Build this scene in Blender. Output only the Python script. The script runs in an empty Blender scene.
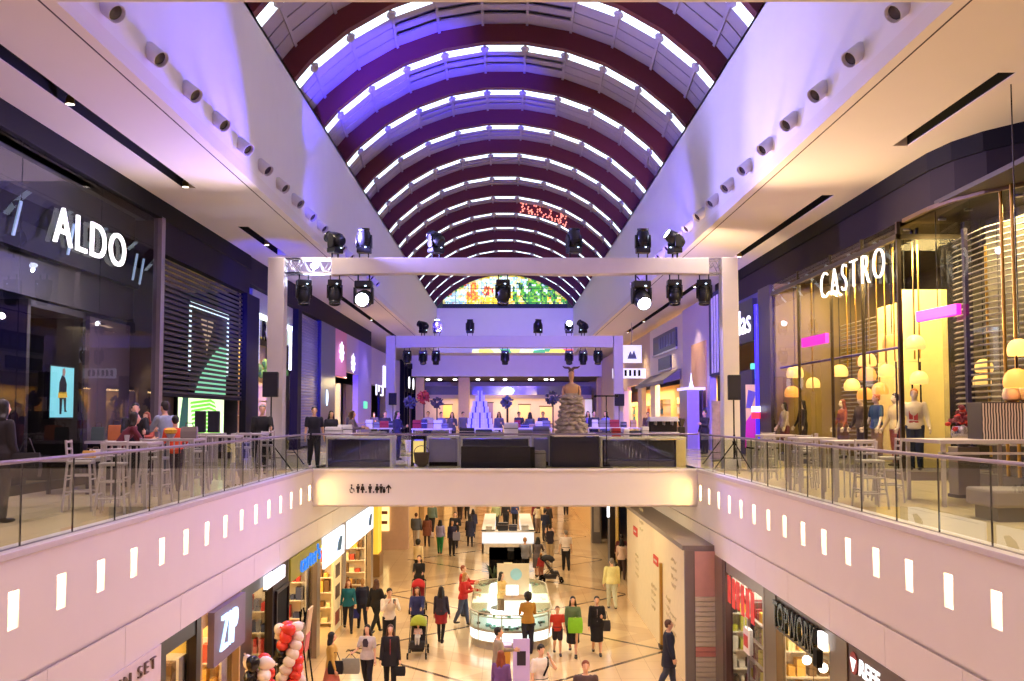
import bpy, bmesh, math, random
from math import sin, cos, pi, radians, sqrt, asin, atan2
from mathutils import Vector, Matrix
rnd = random.Random(7)
SC = bpy.context.scene
COL = SC.collection
V = Vector
# ---------------------------------------------------------------- camera maths (metres; x right, y into the mall, z up)
F, CX, CY, PITCH = 1000.0, 505.0, 356.6, radians(3.4)
CAM = V((0, 0, 6.8))
UP = 5.3            # upper storey floor
SOF = 12.6          # underside of the walkway ceilings

def ray(px, py):
    u = CY - py
    return V((px - CX, F * cos(PITCH) - u * sin(PITCH), F * sin(PITCH) + u * cos(PITCH)))
def at_y(px, py, y):
    d = ray(px, py); return CAM + d * (y / d.y)
def at_x(px, py, x):
    d = ray(px, py); return CAM + d * (x / d.x)
def at_z(px, py, z):
    d = ray(px, py); return CAM + d * ((z - CAM.z) / d.z)
ORD = 'nearest second third fourth fifth sixth seventh eighth ninth tenth eleventh twelfth thirteenth fourteenth fifteenth sixteenth seventeenth eighteenth nineteenth twentieth'.split()

# ---------------------------------------------------------------- materials
def lin(c):
    return tuple(((v / 255) / 12.92 if v / 255 <= 0.04045 else ((v / 255 + 0.055) / 1.055) ** 2.4) for v in c)
_M = {}
def M(name, rgb=None, rough=0.5, metal=0.0, emit=0.0, var=0.08, scale=6.0, spec=None, coat=0.0):
    """A procedural material: principled with a gentle noise variation of its own colour."""
    if name in _M: return _M[name]
    m = bpy.data.materials.new(name); m.use_nodes = True
    nt = m.node_tree; b = nt.nodes['Principled BSDF']
    c = lin(rgb)
    b.inputs['Roughness'].default_value = rough
    b.inputs['Metallic'].default_value = metal
    b.inputs['Base Color'].default_value = (*c, 1)
    if spec is not None: b.inputs['Specular IOR Level'].default_value = spec
    if coat: b.inputs['Coat Weight'].default_value = coat
    if emit:
        b.inputs['Emission Color'].default_value = (*c, 1)
        b.inputs['Emission Strength'].default_value = emit
    elif var:
        tc = nt.nodes.new('ShaderNodeTexCoord'); nz = nt.nodes.new('ShaderNodeTexNoise')
        nz.inputs['Scale'].default_value = scale; nz.inputs['Detail'].default_value = 3
        mx = nt.nodes.new('ShaderNodeMix'); mx.data_type = 'RGBA'
        mx.inputs[6].default_value = (*[v * (1 - var) for v in c], 1)
        mx.inputs[7].default_value = (*[min(1, v * (1 + var)) for v in c], 1)
        nt.links.new(tc.outputs['Object'], nz.inputs['Vector'])
        nt.links.new(nz.outputs['Fac'], mx.inputs[0]); nt.links.new(mx.outputs[2], b.inputs['Base Color'])
    _M[name] = m
    return m
def glass_mat(name, tint=(242, 247, 239), refl=0.9, base=0.0, rough=0.0):
    """Architectural glass: sees straight through, mirrors at grazing angles."""
    if name in _M: return _M[name]
    m = bpy.data.materials.new(name); m.use_nodes = True
    nt = m.node_tree; nt.nodes.clear()
    o = nt.nodes.new('ShaderNodeOutputMaterial'); mx = nt.nodes.new('ShaderNodeMixShader')
    t = nt.nodes.new('ShaderNodeBsdfTransparent'); g = nt.nodes.new('ShaderNodeBsdfGlossy')
    t.inputs['Color'].default_value = (*lin(tint), 1); g.inputs['Roughness'].default_value = rough
    g.inputs['Color'].default_value = (refl, refl, refl, 1)
    f = nt.nodes.new('ShaderNodeFresnel'); f.inputs['IOR'].default_value = 1.45
    a = nt.nodes.new('ShaderNodeMath'); a.operation = 'ADD'; a.inputs[1].default_value = base; a.use_clamp = True
    L = nt.links.new
    ge = nt.nodes.new('ShaderNodeNewGeometry'); k = nt.nodes.new('ShaderNodeMath'); k.operation = 'SUBTRACT'; k.inputs[0].default_value = 1.0
    p = nt.nodes.new('ShaderNodeMath'); p.operation = 'MULTIPLY'
    L(ge.outputs['Backfacing'], k.inputs[1]); L(a.outputs[0], p.inputs[0]); L(k.outputs[0], p.inputs[1])
    L(f.outputs[0], a.inputs[0]); L(p.outputs[0], mx.inputs[0]); L(t.outputs[0], mx.inputs[1]); L(g.outputs[0], mx.inputs[2]); L(mx.outputs[0], o.inputs[0])
    _M[name] = m
    return m
WHITE = M('white_paint', (232, 228, 226), 0.6, var=0.03, scale=1.5)
CEIL = M('ceiling_paint', (228, 222, 216), 0.75, var=0.02, scale=1)
BLACK = M('black_paint', (12, 11, 14), 0.7, spec=.15)
BLKMETAL = M('black_metal', (22, 21, 26), 0.35, 0.6)
BLKGLOSS = M('black_gloss_laminate', (88, 86, 124), 0.015, 1.0, var=0)
STEEL = M('brushed_steel', (170, 168, 172), 0.3, 0.9)
DKPURPLE = M('dark_purple_cladding', (30, 25, 38), 0.7, var=0.05, spec=.15)
GOLDM = M('brass', (205, 165, 80), 0.3, 0.9)
GREY = M('grey_panel', (88, 85, 92), 0.4, var=0.05)
BULB = M('lamp_glow', (255, 244, 225), emit=6)
BULBC = M('cool_lamp_glow', (215, 225, 255), emit=14)
SIGNW = M('lit_sign_white', (255, 255, 255), emit=1.15)
CLOTH = M('white_stretch_cloth', (214, 208, 214), 0.8, var=0.05, scale=3)
PANE = glass_mat('clear_glass')
PANE2 = glass_mat('shopfront_glass', (240, 242, 245), 0.42, 0.02)
# ---------------------------------------------------------------- mesh builder
LAST = [None]
SPLIT = {'clamps': 'clamp', 'posts': 'post', 'side_panel': 'side_panel', 'group_head': 'group_head', 'end_knobs': 'end_knob', 'leg': 'leg', 'light_bar': 'light_bar'}
class MB:
    def __init__(s): s.v = []; s.f = []; s.m = []
    def add(s, vs, fs, m=0):
        b = len(s.v); s.v += [V(v) for v in vs]
        s.f += [tuple(b + i for i in f) for f in fs]; s.m += [m] * len(fs); return s
    def box(s, x0, y0, z0, x1, y1, z1, m=0):
        x0, x1 = sorted((x0, x1)); y0, y1 = sorted((y0, y1)); z0, z1 = sorted((z0, z1))
        return s.add([(x0,y0,z0),(x1,y0,z0),(x1,y1,z0),(x0,y1,z0),(x0,y0,z1),(x1,y0,z1),(x1,y1,z1),(x0,y1,z1)],
                     [(0,3,2,1),(4,5,6,7),(0,1,5,4),(1,2,6,5),(2,3,7,6),(3,0,4,7)], m)
    def obox(s, c, size, mat=None, m=0):
        R = mat or Matrix(); hx, hy, hz = [q / 2 for q in size]; c = V(c); t = MB().box(-hx,-hy,-hz,hx,hy,hz)
        return s.add([c + R @ v for v in t.v], t.f, m)
    def loft(s, rings, m=0, cap=True, close=False):
        n = len(rings[0]); b = [p for r in rings for p in r]; fs = []
        k = len(rings)
        for i in range(k if close else k - 1):
            for j in range(n):
                fs.append((i*n+j, i*n+(j+1)%n, ((i+1)%k)*n+(j+1)%n, ((i+1)%k)*n+j))
        if cap and not close: fs += [tuple(reversed(range(n))), tuple(range((k-1)*n, k*n))]
        return s.add(b, fs, m)
    def tube(s, pts, r, n=8, m=0, ry=None):
        pts = [V(p) for p in pts]; rs = r if isinstance(r, (list, tuple)) else [r] * len(pts)
        rings = []; ref = None
        for i, p in enumerate(pts):
            t = (pts[min(i+1, len(pts)-1)] - pts[max(i-1, 0)]).normalized()
            if ref is None:
                ref = V((0, 0, 1)) if abs(t.z) < 0.9 else V((0, 1, 0))
            a = (ref - t * ref.dot(t)).normalized(); c = t.cross(a); ref = a
            q = rs[i]; q2 = ry[i] if ry else q
            rings.append([p + a * (cos(2*pi*j/n) * q) + c * (sin(2*pi*j/n) * q2) for j in range(n)])
        return s.loft(rings, m)
    def cyl(s, p0, p1, r0, r1=None, n=12, m=0):
        return s.tube([p0, p1], [r0, r0 if r1 is None else r1], n, m)
    def lathe(s, prof, c=(0,0,0), n=16, m=0, R=None):
        c = V(c); R = R or Matrix()
        rings = [[c + R @ V((max(r,1e-4)*cos(2*pi*j/n), max(r,1e-4)*sin(2*pi*j/n), z)) for j in range(n)] for r, z in prof]
        return s.loft(rings, m)
    def ell(s, c, r, R=None, nu=10, nv=6, m=0):
        if not isinstance(r, (list, tuple)): r = (r, r, r)
        R = R or Matrix(); c = V(c); rings = []
        for i in range(nv + 1):
            a = -pi/2 + pi * i / nv; k = max(cos(a), 1e-3)
            rings.append([c + R @ V((r[0]*k*cos(2*pi*j/nu), r[1]*k*sin(2*pi*j/nu), r[2]*sin(a))) for j in range(nu)])
        return s.loft(rings, m)
    def prism(s, poly, o, ux, uy, d, m=0):
        """Extrude a 2-D outline: o origin, ux / uy the axes of its plane, d the extrusion vector."""
        o, ux, uy, d = V(o), V(ux), V(uy), V(d); n = len(poly)
        a = [o + ux*x + uy*y for x, y in poly]
        return s.add(a + [p + d for p in a], [tuple(range(n)), tuple(reversed(range(n, 2*n)))] + [(i, i+n, (i+1)%n+n, (i+1)%n) for i in range(n)], m)
    def islands(s):
        up = list(range(len(s.v)))
        def find(i):
            while up[i] != i: up[i] = up[up[i]]; i = up[i]
            return i
        for f in s.f:
            for q in f[1:]: up[find(q)] = find(f[0])
        out = {}
        for f, m in zip(s.f, s.m): out.setdefault(find(f[0]), []).append((f, m))
        res = []
        for fs in out.values():
            o = MB(); ix = {}
            for f, m in fs:
                for q in f:
                    if q not in ix: ix[q] = len(o.v); o.v.append(s.v[q])
                o.f.append(tuple(ix[q] for q in f)); o.m.append(m)
            res.append(o)
        return res
    def build(s, name, mats, parent=None, smooth=False, bevel=0.0, origin=None, local=False):
        if parent is not None and name in SPLIT:
            isl = s.islands()
            if len(isl) > 1:
                for q in isl: o = q.build(SPLIT[name], mats, parent, smooth, bevel, origin, local)
                return o
            name = SPLIT[name]
        me = bpy.data.meshes.new(name)
        if not isinstance(mats, (list, tuple)): mats = [mats]
        vs = s.v; loc = V((0,0,0))
        if parent is not None and not local:
            inv = wmat(parent).inverted(); vs = [inv @ v for v in vs]
        elif parent is None and not local:
            if origin is not None: loc = V(origin)
            else:
                loc = V(((min(v.x for v in vs)+max(v.x for v in vs))/2, (min(v.y for v in vs)+max(v.y for v in vs))/2, min(v.z for v in vs)))
            vs = [v - loc for v in vs]
        me.from_pydata([tuple(v) for v in vs], [], s.f)
        for m in mats: me.materials.append(m)
        if len(mats) > 1: me.polygons.foreach_set('material_index', s.m)
        bm = bmesh.new(); bm.from_mesh(me); bmesh.ops.recalc_face_normals(bm, faces=bm.faces); bm.to_mesh(me); bm.free()
        o = bpy.data.objects.new(name, me); COL.objects.link(o); o.location = loc
        if smooth: shade(me)
        if bevel:
            b = o.modifiers.new('bevel', 'BEVEL'); b.width = bevel; b.segments = 2; b.limit_method = 'ANGLE'
        if parent is not None: o.parent = parent
        LAST[0] = o
        return o
def shade(me, ang=0.7):
    me.polygons.foreach_set('use_smooth', [True] * len(me.polygons))
    try: me.set_sharp_from_angle(angle=ang)
    except Exception: pass
def wmat(o):
    m = o.matrix_basis.copy()
    while o.parent: o = o.parent; m = o.matrix_basis @ m
    return m
def tag(o, label, cat=None, group=None, kind=None):
    o['label'] = label
    if cat: o['category'] = cat
    if group: o['group'] = group
    if kind: o['kind'] = kind
    return o
def thing(name, label, cat, loc=(0,0,0), rz=0.0, group=None):
    o = bpy.data.objects.new(name, None); COL.objects.link(o); o.empty_display_size = 0.1
    o.location = loc; o.rotation_euler = (0, 0, rz)
    return tag(o, label, cat, group)
def struct(name, mb, mats, label=None, cat=None, **k):
    o = mb.build(name, mats, **k); o['kind'] = 'structure'
    if label: o['label'] = label
    o['category'] = cat or name.split('_')[0]
    return o
def dup(o, label=None, parent=None):
    c = o.copy(); COL.objects.link(c)
    if parent is not None: c.parent = parent
    if label: c['label'] = label
    for ch in [q for q in bpy.data.objects if q.parent == o]: dup(ch, None, c)
    return c
def text(body, o, ux, uy, h, mat, parent=None, depth=0.05, width=None, name='lettering', bold=0.0, align='LEFT', shear=0.0, space=1.0):
    """Solid letters: o is the lower left (or centre) of the line, ux / uy its directions, h the cap height."""
    cu = bpy.data.curves.new(name, 'FONT'); cu.body = body; cu.size = 1.0; cu.extrude = 0.5; cu.offset = bold; cu.shear = shear; cu.space_character = space
    t = bpy.data.objects.new('tmp', cu); COL.objects.link(t)
    dg = bpy.context.evaluated_depsgraph_get()
    me = bpy.data.meshes.new_from_object(t.evaluated_get(dg)); bpy.data.objects.remove(t)
    xs = [v.co.x for v in me.vertices]; ys = [v.co.y for v in me.vertices]
    if not xs: return None
    x0, x1, y0, y1 = min(xs), max(xs), min(ys), max(ys)
    sy = h / max(y1 - y0, 1e-6); sx = sy if width is None else width / (x1 - x0)
    ux = V(ux).normalized(); uy = V(uy).normalized(); uz = ux.cross(uy); o = V(o)
    off = -(x1 - x0) * sx / 2 if align == 'CENTER' else 0
    inv = wmat(parent).inverted() if parent is not None else Matrix.Translation(-o)
    for v in me.vertices:
        v.co = inv @ (o + ux * ((v.co.x - x0) * sx + off) + uy * ((v.co.y - y0) * sy) + uz * (v.co.z + 0.5) * depth)
    me.materials.clear(); me.materials.append(mat)
    ob = bpy.data.objects.new(name, me); COL.objects.link(ob)
    if parent is not None: ob.parent = parent
    else: ob.location = o
    return ob
def light(kind, loc, power, col=(255,255,255), size=0.2, target=None, spot=60, blend=0.6, sy=None):
    l = bpy.data.lights.new(kind.lower() + '_lamp', kind); l.energy = power; l.color = lin(col)
    if kind == 'AREA':
        l.size = size
        if sy: l.shape = 'RECTANGLE'; l.size_y = sy
    else: l.shadow_soft_size = size
    if kind == 'SPOT': l.spot_size = radians(spot); l.spot_blend = blend
    o = bpy.data.objects.new(kind.lower() + '_lamp', l); COL.objects.link(o); o.location = loc
    d = (V(target) - V(loc)) if target is not None else V((0,0,-1))
    o.rotation_euler = d.to_track_quat('-Z', 'Y').to_euler()
    return o
CONE_FILL = 560
WASH = .72
SHOPP = .85
LSHOP = .55
UNDER = 165
EXPO = 0.42
FILL_SPOTS = []  # unseen ceiling spots added to brighten walkway floors and soffits
for y in (8, 13, 18, 23, 28, 34, 40, 48, 56, 66, 78):
    FILL_SPOTS += [(-7.75, y, 12.58, 800, (245, 216, 226) if y < 30 else (225, 205, 245)), (7.75, y, 12.58, 1500 if y < 30 else 1200, (255, 224, 165))]
FILL_SPOTS += [(0, 6, 12.58, 900, (255, 225, 205)), (-3.5, 11, 12.58, 600, (255, 225, 205)), (3.5, 11, 12.58, 600, (255, 225, 205))]
FILL_AREA = [(-6.9, 12, 12.5, 130, (245,205,240)), (6.9, 12, 12.5, 170, (240,195,225)), (0, 8, 12.5, 190, (250,215,215)), (-6.7, 21, 12.5, 70, (250,215,225)), (6.7, 21, 12.5, 90, (240,200,225))]  # unseen area fills added to lift the fascias and bridge
# ================================================================ SETTING
YN = 13.72            # near edge of the roof opening
XB, XW, XF = 5.3, 6.3, 9.3        # balcony edge, roof opening edge, shop fronts
Y0, Y1, YB, YE = -5.0, 112.0, 27.8, 92.0
def floor_mat(name, base, line, tint, lattice=True, rough=0.12):
    m = bpy.data.materials.new(name); m.use_nodes = True
    nt = m.node_tree; b = nt.nodes['Principled BSDF']; L = nt.links.new
    b.inputs['Roughness'].default_value = rough
    geo = nt.nodes.new('ShaderNodeNewGeometry'); sp = nt.nodes.new('ShaderNodeSeparateXYZ'); L(geo.outputs['Position'], sp.inputs[0])
    def mth(op, a, bb=None):
        n = nt.nodes.new('ShaderNodeMath'); n.operation = op
        for i, q in enumerate((a, bb)):
            if q is None: continue
            if isinstance(q, (int, float)): n.inputs[i].default_value = q
            else: L(q, n.inputs[i])
        return n.outputs[0]
    def mixc(f, a, bb):
        n = nt.nodes.new('ShaderNodeMix'); n.data_type = 'RGBA'
        L(f, n.inputs[0])
        for i, q in ((6, a), (7, bb)):
            if isinstance(q, tuple): n.inputs[i].default_value = (*lin(q), 1)
            else: L(q, n.inputs[i])
        return n.outputs[2]
    nz = nt.nodes.new('ShaderNodeTexNoise'); nz.inputs['Scale'].default_value = 0.9; nz.inputs['Detail'].default_value = 5; L(geo.outputs['Position'], nz.inputs['Vector'])
    c = mixc(nz.outputs['Fac'], base, tint)
    def band(axis, off, per, w):
        q = mth('DIVIDE', mth('SUBTRACT', axis, off), per)
        fr = mth('ABSOLUTE', mth('SUBTRACT', mth('FRACT', mth('ADD', q, 0.5)), 0.5))
        return mth('LESS_THAN', fr, w / per / 2)
    # tile joints
    for ax in (sp.outputs[0], sp.outputs[1]):
        c = mixc(mth('MULTIPLY', band(ax, 0.3, 0.9, 0.012), 0.35), c, line)
    if lattice:
        a = mth('ADD', sp.outputs[0], sp.outputs[1]); d = mth('SUBTRACT', sp.outputs[1], sp.outputs[0])
        inside = mth('LESS_THAN', mth('ABSOLUTE', sp.outputs[0]), 4.6)
        wide = mth('MAXIMUM', band(a, 27.3, 9.2, 1.1), band(d, 27.1, 9.2, 1.1))
        c = mixc(mth('MULTIPLY', mth('MULTIPLY', wide, inside), 0.22), c, (150, 110, 90))
        thin = mth('MAXIMUM', band(a, 25.0, 9.2, 0.2), band(d, 24.8, 9.2, 0.2))
        c = mixc(mth('MULTIPLY', mth('MULTIPLY', thin, inside), 0.9), c, line)
    L(c, b.inputs['Base Color'])
    return m
FLOORL = floor_mat('polished_marble_floor', (218, 190, 150), (70, 52, 44), (232, 206, 168))
FLOORU = floor_mat('polished_upper_floor', (204, 188, 150), (110, 96, 76), (218, 202, 166), False, 0.15)
struct('floor', MB().box(-13, Y0, -0.2, 13, Y1, 0), FLOORL, 'polished beige lower mall floor with a dark diamond lattice of lines')
fu = MB()
for s in (-1, 1):
    fu.box(s*(XB+0.28), Y0, 3.5, s*15, Y1, UP)
fu.box(-XB-0.28, Y0, 4.35, XB+0.28, 1.6, UP)
struct('floor_upper', fu, FLOORU, 'pale tiled upper walkway floors along both sides')
struct('floor_bridge', MB().box(-XB-0.28, YB+0.06, 4.4, XB+0.28, Y1, UP), FLOORU, 'upper plaza floor behind the bridge edge')
bf = MB().box(-XB, YB-0.12, 4.35, XB, YB+0.06, UP).box(-XB-0.02, YB-0.16, UP-0.02, XB+0.02, YB+0.06, UP+0.05).box(-XB-0.28, YB, 4.3, XB+0.28, Y1, 4.4)
struct('wall_bridge', bf, WHITE, 'plain white fascia of the bridge crossing the atrium', bevel=0.01)
# balcony fascias with recessed light slots
SLOT0, SLOTD, NSLOT = 10.93, 1.17, 15
SLOTZ0, SLOTZ1, SLOTW = 4.5, 4.92, 0.25
for s, nm in ((-1, 'left'), (1, 'right')):
    f = MB(); xa, xb = s*XB, s*(XB+0.28)
    f.box(xa, Y0, SLOTZ1, xb, YB+30, UP); f.box(xa, Y0, 3.92, xb, YB+30, SLOTZ0)
    ys = [SLOT0 + SLOTD*k for k in range(-6, NSLOT)]
    prev = Y0
    for y in ys:
        f.box(xa, prev, SLOTZ0, xb, y-SLOTW/2, SLOTZ1); prev = y+SLOTW/2
    f.box(xa, prev, SLOTZ0, xb, YB+30, SLOTZ1)
    f.box(s*(XB+0.05), Y0, 3.86, xb, YB+30, 3.92)
    y = Y0
    while y < YB+30:
        f.box(s*(XB+0.01), y+0.008, 3.3, xb, y+2.392, 3.86); y += 2.4
    f.box(s*(XB+0.04), Y0, 3.3, xb, YB+30, 3.86)
    struct('wall_fascia_'+nm, f, WHITE, nm+' balcony fascia, white band with a lower row of panels')
    t = MB().box(s*(XB-0.035), Y0, UP-0.03, s*(XB+0.3), YB-0.16, UP+0.05)
    struct('trim_'+('1' if s < 0 else '2'), t, M('ledge', (205, 198, 205), 0.4), nm+' balcony top ledge under the glass', bevel=0.008)
    for k, yy in enumerate(ys):
        if yy < 10.5: continue
        r = thing('recessed_wall_light', 'lit recessed slot light in the %s balcony fascia, %s from the near end' % (nm, ORD[k-6]), 'wall light', (xa, yy, SLOTZ0), 0, 'slot lights in the %s fascia' % nm)
        h = MB(); w = SLOTW/2
        h.box(s*(XB+0.2), yy-w, SLOTZ0, s*(XB+0.22), yy+w, SLOTZ1)
        h.box(s*(XB+0.003), yy-w, SLOTZ0, s*(XB+0.2), yy-w+0.006, SLOTZ1); h.box(s*(XB+0.003), yy+w-0.006, SLOTZ0, s*(XB+0.2), yy+w, SLOTZ1)
        h.box(s*(XB+0.003), yy-w, SLOTZ0, s*(XB+0.2), yy+w, SLOTZ0+0.006); h.box(s*(XB+0.003), yy-w, SLOTZ1-0.006, s*(XB+0.2), yy+w, SLOTZ1)
        h.build('housing', M('slot_white', (240, 236, 230), 0.6, var=0), r)
        MB().prism([(.06, -.02), (.19, -.02), (.195, -.24), (.185, -.24)], (s*XB, yy-w+.02, SLOTZ1), (s, 0, 0), (0, 0, 1), (0, SLOTW-.04, 0)).build('lamp', M('slot_glow', (255, 228, 190), emit=9) if k < len(ys)-1 else M('slot_glow_strong', (255, 206, 110), emit=120), r)
# walkway ceilings with dark track slots
SL = {-1: (8.05, 0.17, [(11.2, 25.2), (30.4, 35.8), (47, 77)]), 1: (8.5, 0.16, [(16.6, 21.2), (26, 36.8), (43, 70)])}
cm = MB(); cm.box(-15, Y0, SOF, 15, YN, SOF+0.3)
for s in (-1, 1):
    xc, w, segs = SL[s]
    cm.box(s*XW, YN, SOF, s*(xc-w), Y1, SOF+0.3); cm.box(s*(xc+w), YN, SOF, s*15, Y1, SOF+0.3)
    prev = YN
    for a, b in segs:
        if max(a, YN) > prev: cm.box(s*(xc-w), prev, SOF, s*(xc+w), max(a, YN), SOF+0.3)
        prev = b
    cm.box(s*(xc-w), prev, SOF, s*(xc+w), Y1, SOF+0.3)
cm.box(-XW, YE+0.3, SOF, XW, Y1, SOF+0.3)
struct('ceiling', cm, CEIL, 'white plaster ceilings over the upper walkways')
n = 2
for s, nm in ((-1, 'left'), (1, 'right')):
    xc, w, segs = SL[s]
    for i, (a, b) in enumerate(segs):
        a = max(a, YN); n += 1
        t = MB().box(s*(xc-w), a, SOF+0.22, s*(xc+w), b, SOF+0.25)
        t.box(s*(xc-w), a, SOF+0.02, s*(xc-w+0.01), b, SOF+0.22).box(s*(xc+w-0.01), a, SOF+0.02, s*(xc+w), b, SOF+0.22)
        struct('trim_%d' % n, t, BLACK, '%s ceiling black lighting slot, %s along' % (nm, ['nearest', 'middle', 'farthest'][i]))
    # thin shadow line round the roof opening
    n += 1
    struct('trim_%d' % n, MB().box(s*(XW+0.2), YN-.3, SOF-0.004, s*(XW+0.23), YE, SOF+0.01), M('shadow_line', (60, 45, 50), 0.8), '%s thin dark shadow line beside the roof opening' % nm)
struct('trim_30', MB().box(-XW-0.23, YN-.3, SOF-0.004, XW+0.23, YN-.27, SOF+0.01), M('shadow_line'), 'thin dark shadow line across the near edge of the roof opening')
for k, (s, y) in enumerate([(-1, 24.9), (-1, 18.2), (-1, 33.5), (-1, 60), (1, 36.0), (1, 44.5), (1, 61), (1, 69)]):
    xc = s*SL[s][0]
    r = thing('track_spotlight', 'small brass track spot in the %s ceiling slot, %s' % ('left' if s < 0 else 'right', ['by the shoe shop sign', 'nearest the camera', 'in the short middle slot', 'in the far slot', 'at the end of the middle slot', 'at the start of the far slot', 'midway along the far slot', 'at the end of the far slot'][k]), 'spotlight', (xc, y, SOF-0.05), 0, 'track spots in the ceiling slots')
    MB().lathe([(0.03, 0.2), (0.07, 0.16), (0.09, 0.02), (0.08, 0.02)], (xc, y, SOF-0.06), 12).build('can', GOLDM, r, True)
    MB().lathe([(0.0, 0.0), (0.075, 0.01), (0.0, 0.02)], (xc, y, SOF-0.05), 12).build('lens', BULB, r)
    MB().cyl((xc, y, SOF+0.13), (xc, y, SOF+0.22), 0.02).build('stem', BLKMETAL, r)
# outer shell
struct('wall_back', MB().box(-15, Y0-0.2, -0.2, 15, Y0, SOF+0.3), WHITE, 'wall behind the camera')
for s, nm in ((-1, 'left'), (1, 'right')):
    struct('wall_outer_'+nm, MB().box(s*15, Y0, -0.2, s*15.2, Y1, SOF+0.3), GREY, nm+' rear wall of the shops')
    struct('wall_'+nm, MB().box(s*XW, YN, SOF+.3, s*(XW+0.2), YE+0.4, SOF+4.25), WHITE, nm+' white clerestory wall under the arched roof')
    struct('wall_ledge_'+nm, MB().box(s*(XW), YN-.2, SOF+4.15, s*8.2, YE+0.4, SOF+4.25), WHITE, nm+' ledge behind the clerestory wall')
struct('wall_near', MB().box(-8, YN-.4, SOF+0.3, 8, YN-.2, SOF+8), WHITE, 'wall above the near edge of the roof opening')
struct('wall_far', MB().box(-15, Y1, -0.2, 15, Y1+0.2, SOF+0.3), M('far_wall', (222, 202, 190), 0.6), 'far end wall of the upper storey')
# ---------------------------------------------------------------- barrel roof
HC, RB, RS = 11.65, 8.2, 8.84      # centre height, rib radius, skin radius
A1 = asin(7.45 / RS)
MAROON = M('maroon_rib_paint', (92, 28, 32), 0.5, var=0.06)
PANELG = M('roof_panel_grey', (156, 149, 160), 0.55, var=0.05)
LOUVRE = M('roof_louvre_dark', (56, 66, 104), 0.5)
def arc(r, a, y): return V((r * sin(a), y, HC + r * cos(a)))
NS = 13
AN = [-A1 + 2*A1*i/NS for i in range(NS+1)]
A2 = asin(7.45 / RB)
BN = [-A2 + 2*A2*i/NS for i in range(NS+1)]
SKY = M('skylight_glazing', (218, 238, 248), emit=1.7)
ribs = [14.7 + 4.86*k for k in range(16)]
ribs = [y for y in ribs if y < YE]
for k, y in enumerate(ribs):
    rb = MB()
    rings = []
    for i in range(NS+1):
        a = -A2 + 2*A2*i/NS
        rings.append([arc(RB, a, y), arc(RB, a, y+0.32), arc(RS+0.1, a, y+0.32), arc(RS+0.1, a, y)])
    rb.loft(rings)
    struct('roof_rib', rb, MAROON, 'maroon arched roof rib, %s from the camera' % (ORD[k] if k else 'nearest'), 'roof rib')
    ya, yb, yc = y+0.32, y+0.98, y+4.86
    if yc > YE: yc = YE
    RG = RB + 0.03
    rad = lambda q: RB + .06 + (RS - RB - .06)*(q-yb)/(4.86-.98)
    if yb < YE:
        g = MB()
        for i in range(NS):
            g.add([arc(RG, BN[i], ya), arc(RG, BN[i+1], ya), arc(RG, BN[i+1], yb), arc(RG, BN[i], yb),
                   arc(RG+0.03, BN[i], ya), arc(RG+0.03, BN[i+1], ya), arc(RG+0.03, BN[i+1], yb), arc(RG+0.03, BN[i], yb)],
                  [(0,1,2,3), (7,6,5,4), (0,4,5,1), (1,5,6,2), (2,6,7,3), (3,7,4,0)])
        o = struct('window_%d' % (k+2), g, SKY, 'bright curved skylight strip behind the %s roof rib' % ORD[k], 'window')
        p = MB()
        for i in range(NS):
            mid = 4 <= i <= 7
            cuts = [yb, yb+0.8, yb+1.3, yb+2.0, yb+2.5, yc] if mid else [yb, yb+1.2, yb+1.32, yb+2.5, yb+2.62, yc]
            for j in range(5):
                if cuts[j+1] > yc + 1e-6: break
                dark = j in (1, 3)
                a0, a1, u, w = BN[i], BN[i+1], cuts[j], cuts[j+1]
                d = 0.12 if dark and mid else 0.06 if dark else 0.0
                ru, rw = rad(u)+d, rad(w)+d
                p.add([arc(ru, a0, u), arc(ru, a1, u), arc(rw, a1, w), arc(rw, a0, w), arc(ru+.05, a0, u), arc(ru+.05, a1, u), arc(rw+.05, a1, w), arc(rw+.05, a0, w)],
                      [(0,1,2,3), (7,6,5,4), (0,4,5,1), (1,5,6,2), (2,6,7,3), (3,7,4,0)], 1 if dark else 0)
        p.loft([[arc(rad(yb)+.14, a, yb), arc(rad(yc)+0.14, a, yc), arc(rad(yc)+0.2, a, yc), arc(rad(yb)+0.2, a, yb)] for a in BN])
        for a in BN[1:-1]:       # purlins crossing glazing and panels
            t = V((cos(a), 0, -sin(a))) * 0.045
            for q0, q1, r0, r1 in ((ya, yb, RG, RG), (yb, yc, rad(yb), rad(yc))):
                c0, c1, e0, e1 = arc(r0-.07, a, q0), arc(r1-.07, a, q1), arc(r0+.02, a, q0), arc(r1+.02, a, q1)
                p.add([c0-t, c0+t, c1+t, c1-t, e0-t, e0+t, e1+t, e1-t], [(0,1,2,3), (7,6,5,4), (0,4,5,1), (1,5,6,2), (2,6,7,3), (3,7,4,0)])
            p.ell(arc(RG-.03, a, yb-.3), (0.17, 0.3, 0.08), Matrix.Rotation(a, 4, 'Y'), 8, 4)
        struct('roof_panel', p, [PANELG, LOUVRE], 'grey panelled roof bay with purlins behind the %s rib' % ORD[k], 'roof panel')
# ---------------------------------------------------------------- far end of the atrium
ZW = 16.75
e = MB().box(-XW, YE, SOF+0.35, XW, YE+0.3, ZW)
a9 = [(-XW + 2*XW*i/24) for i in range(25)]
top = lambda x, r: HC + sqrt(r*r - x*x) if abs(x) < r else 0
struct('wall_end', e, WHITE, 'white end wall under the stained glass window')
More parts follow.
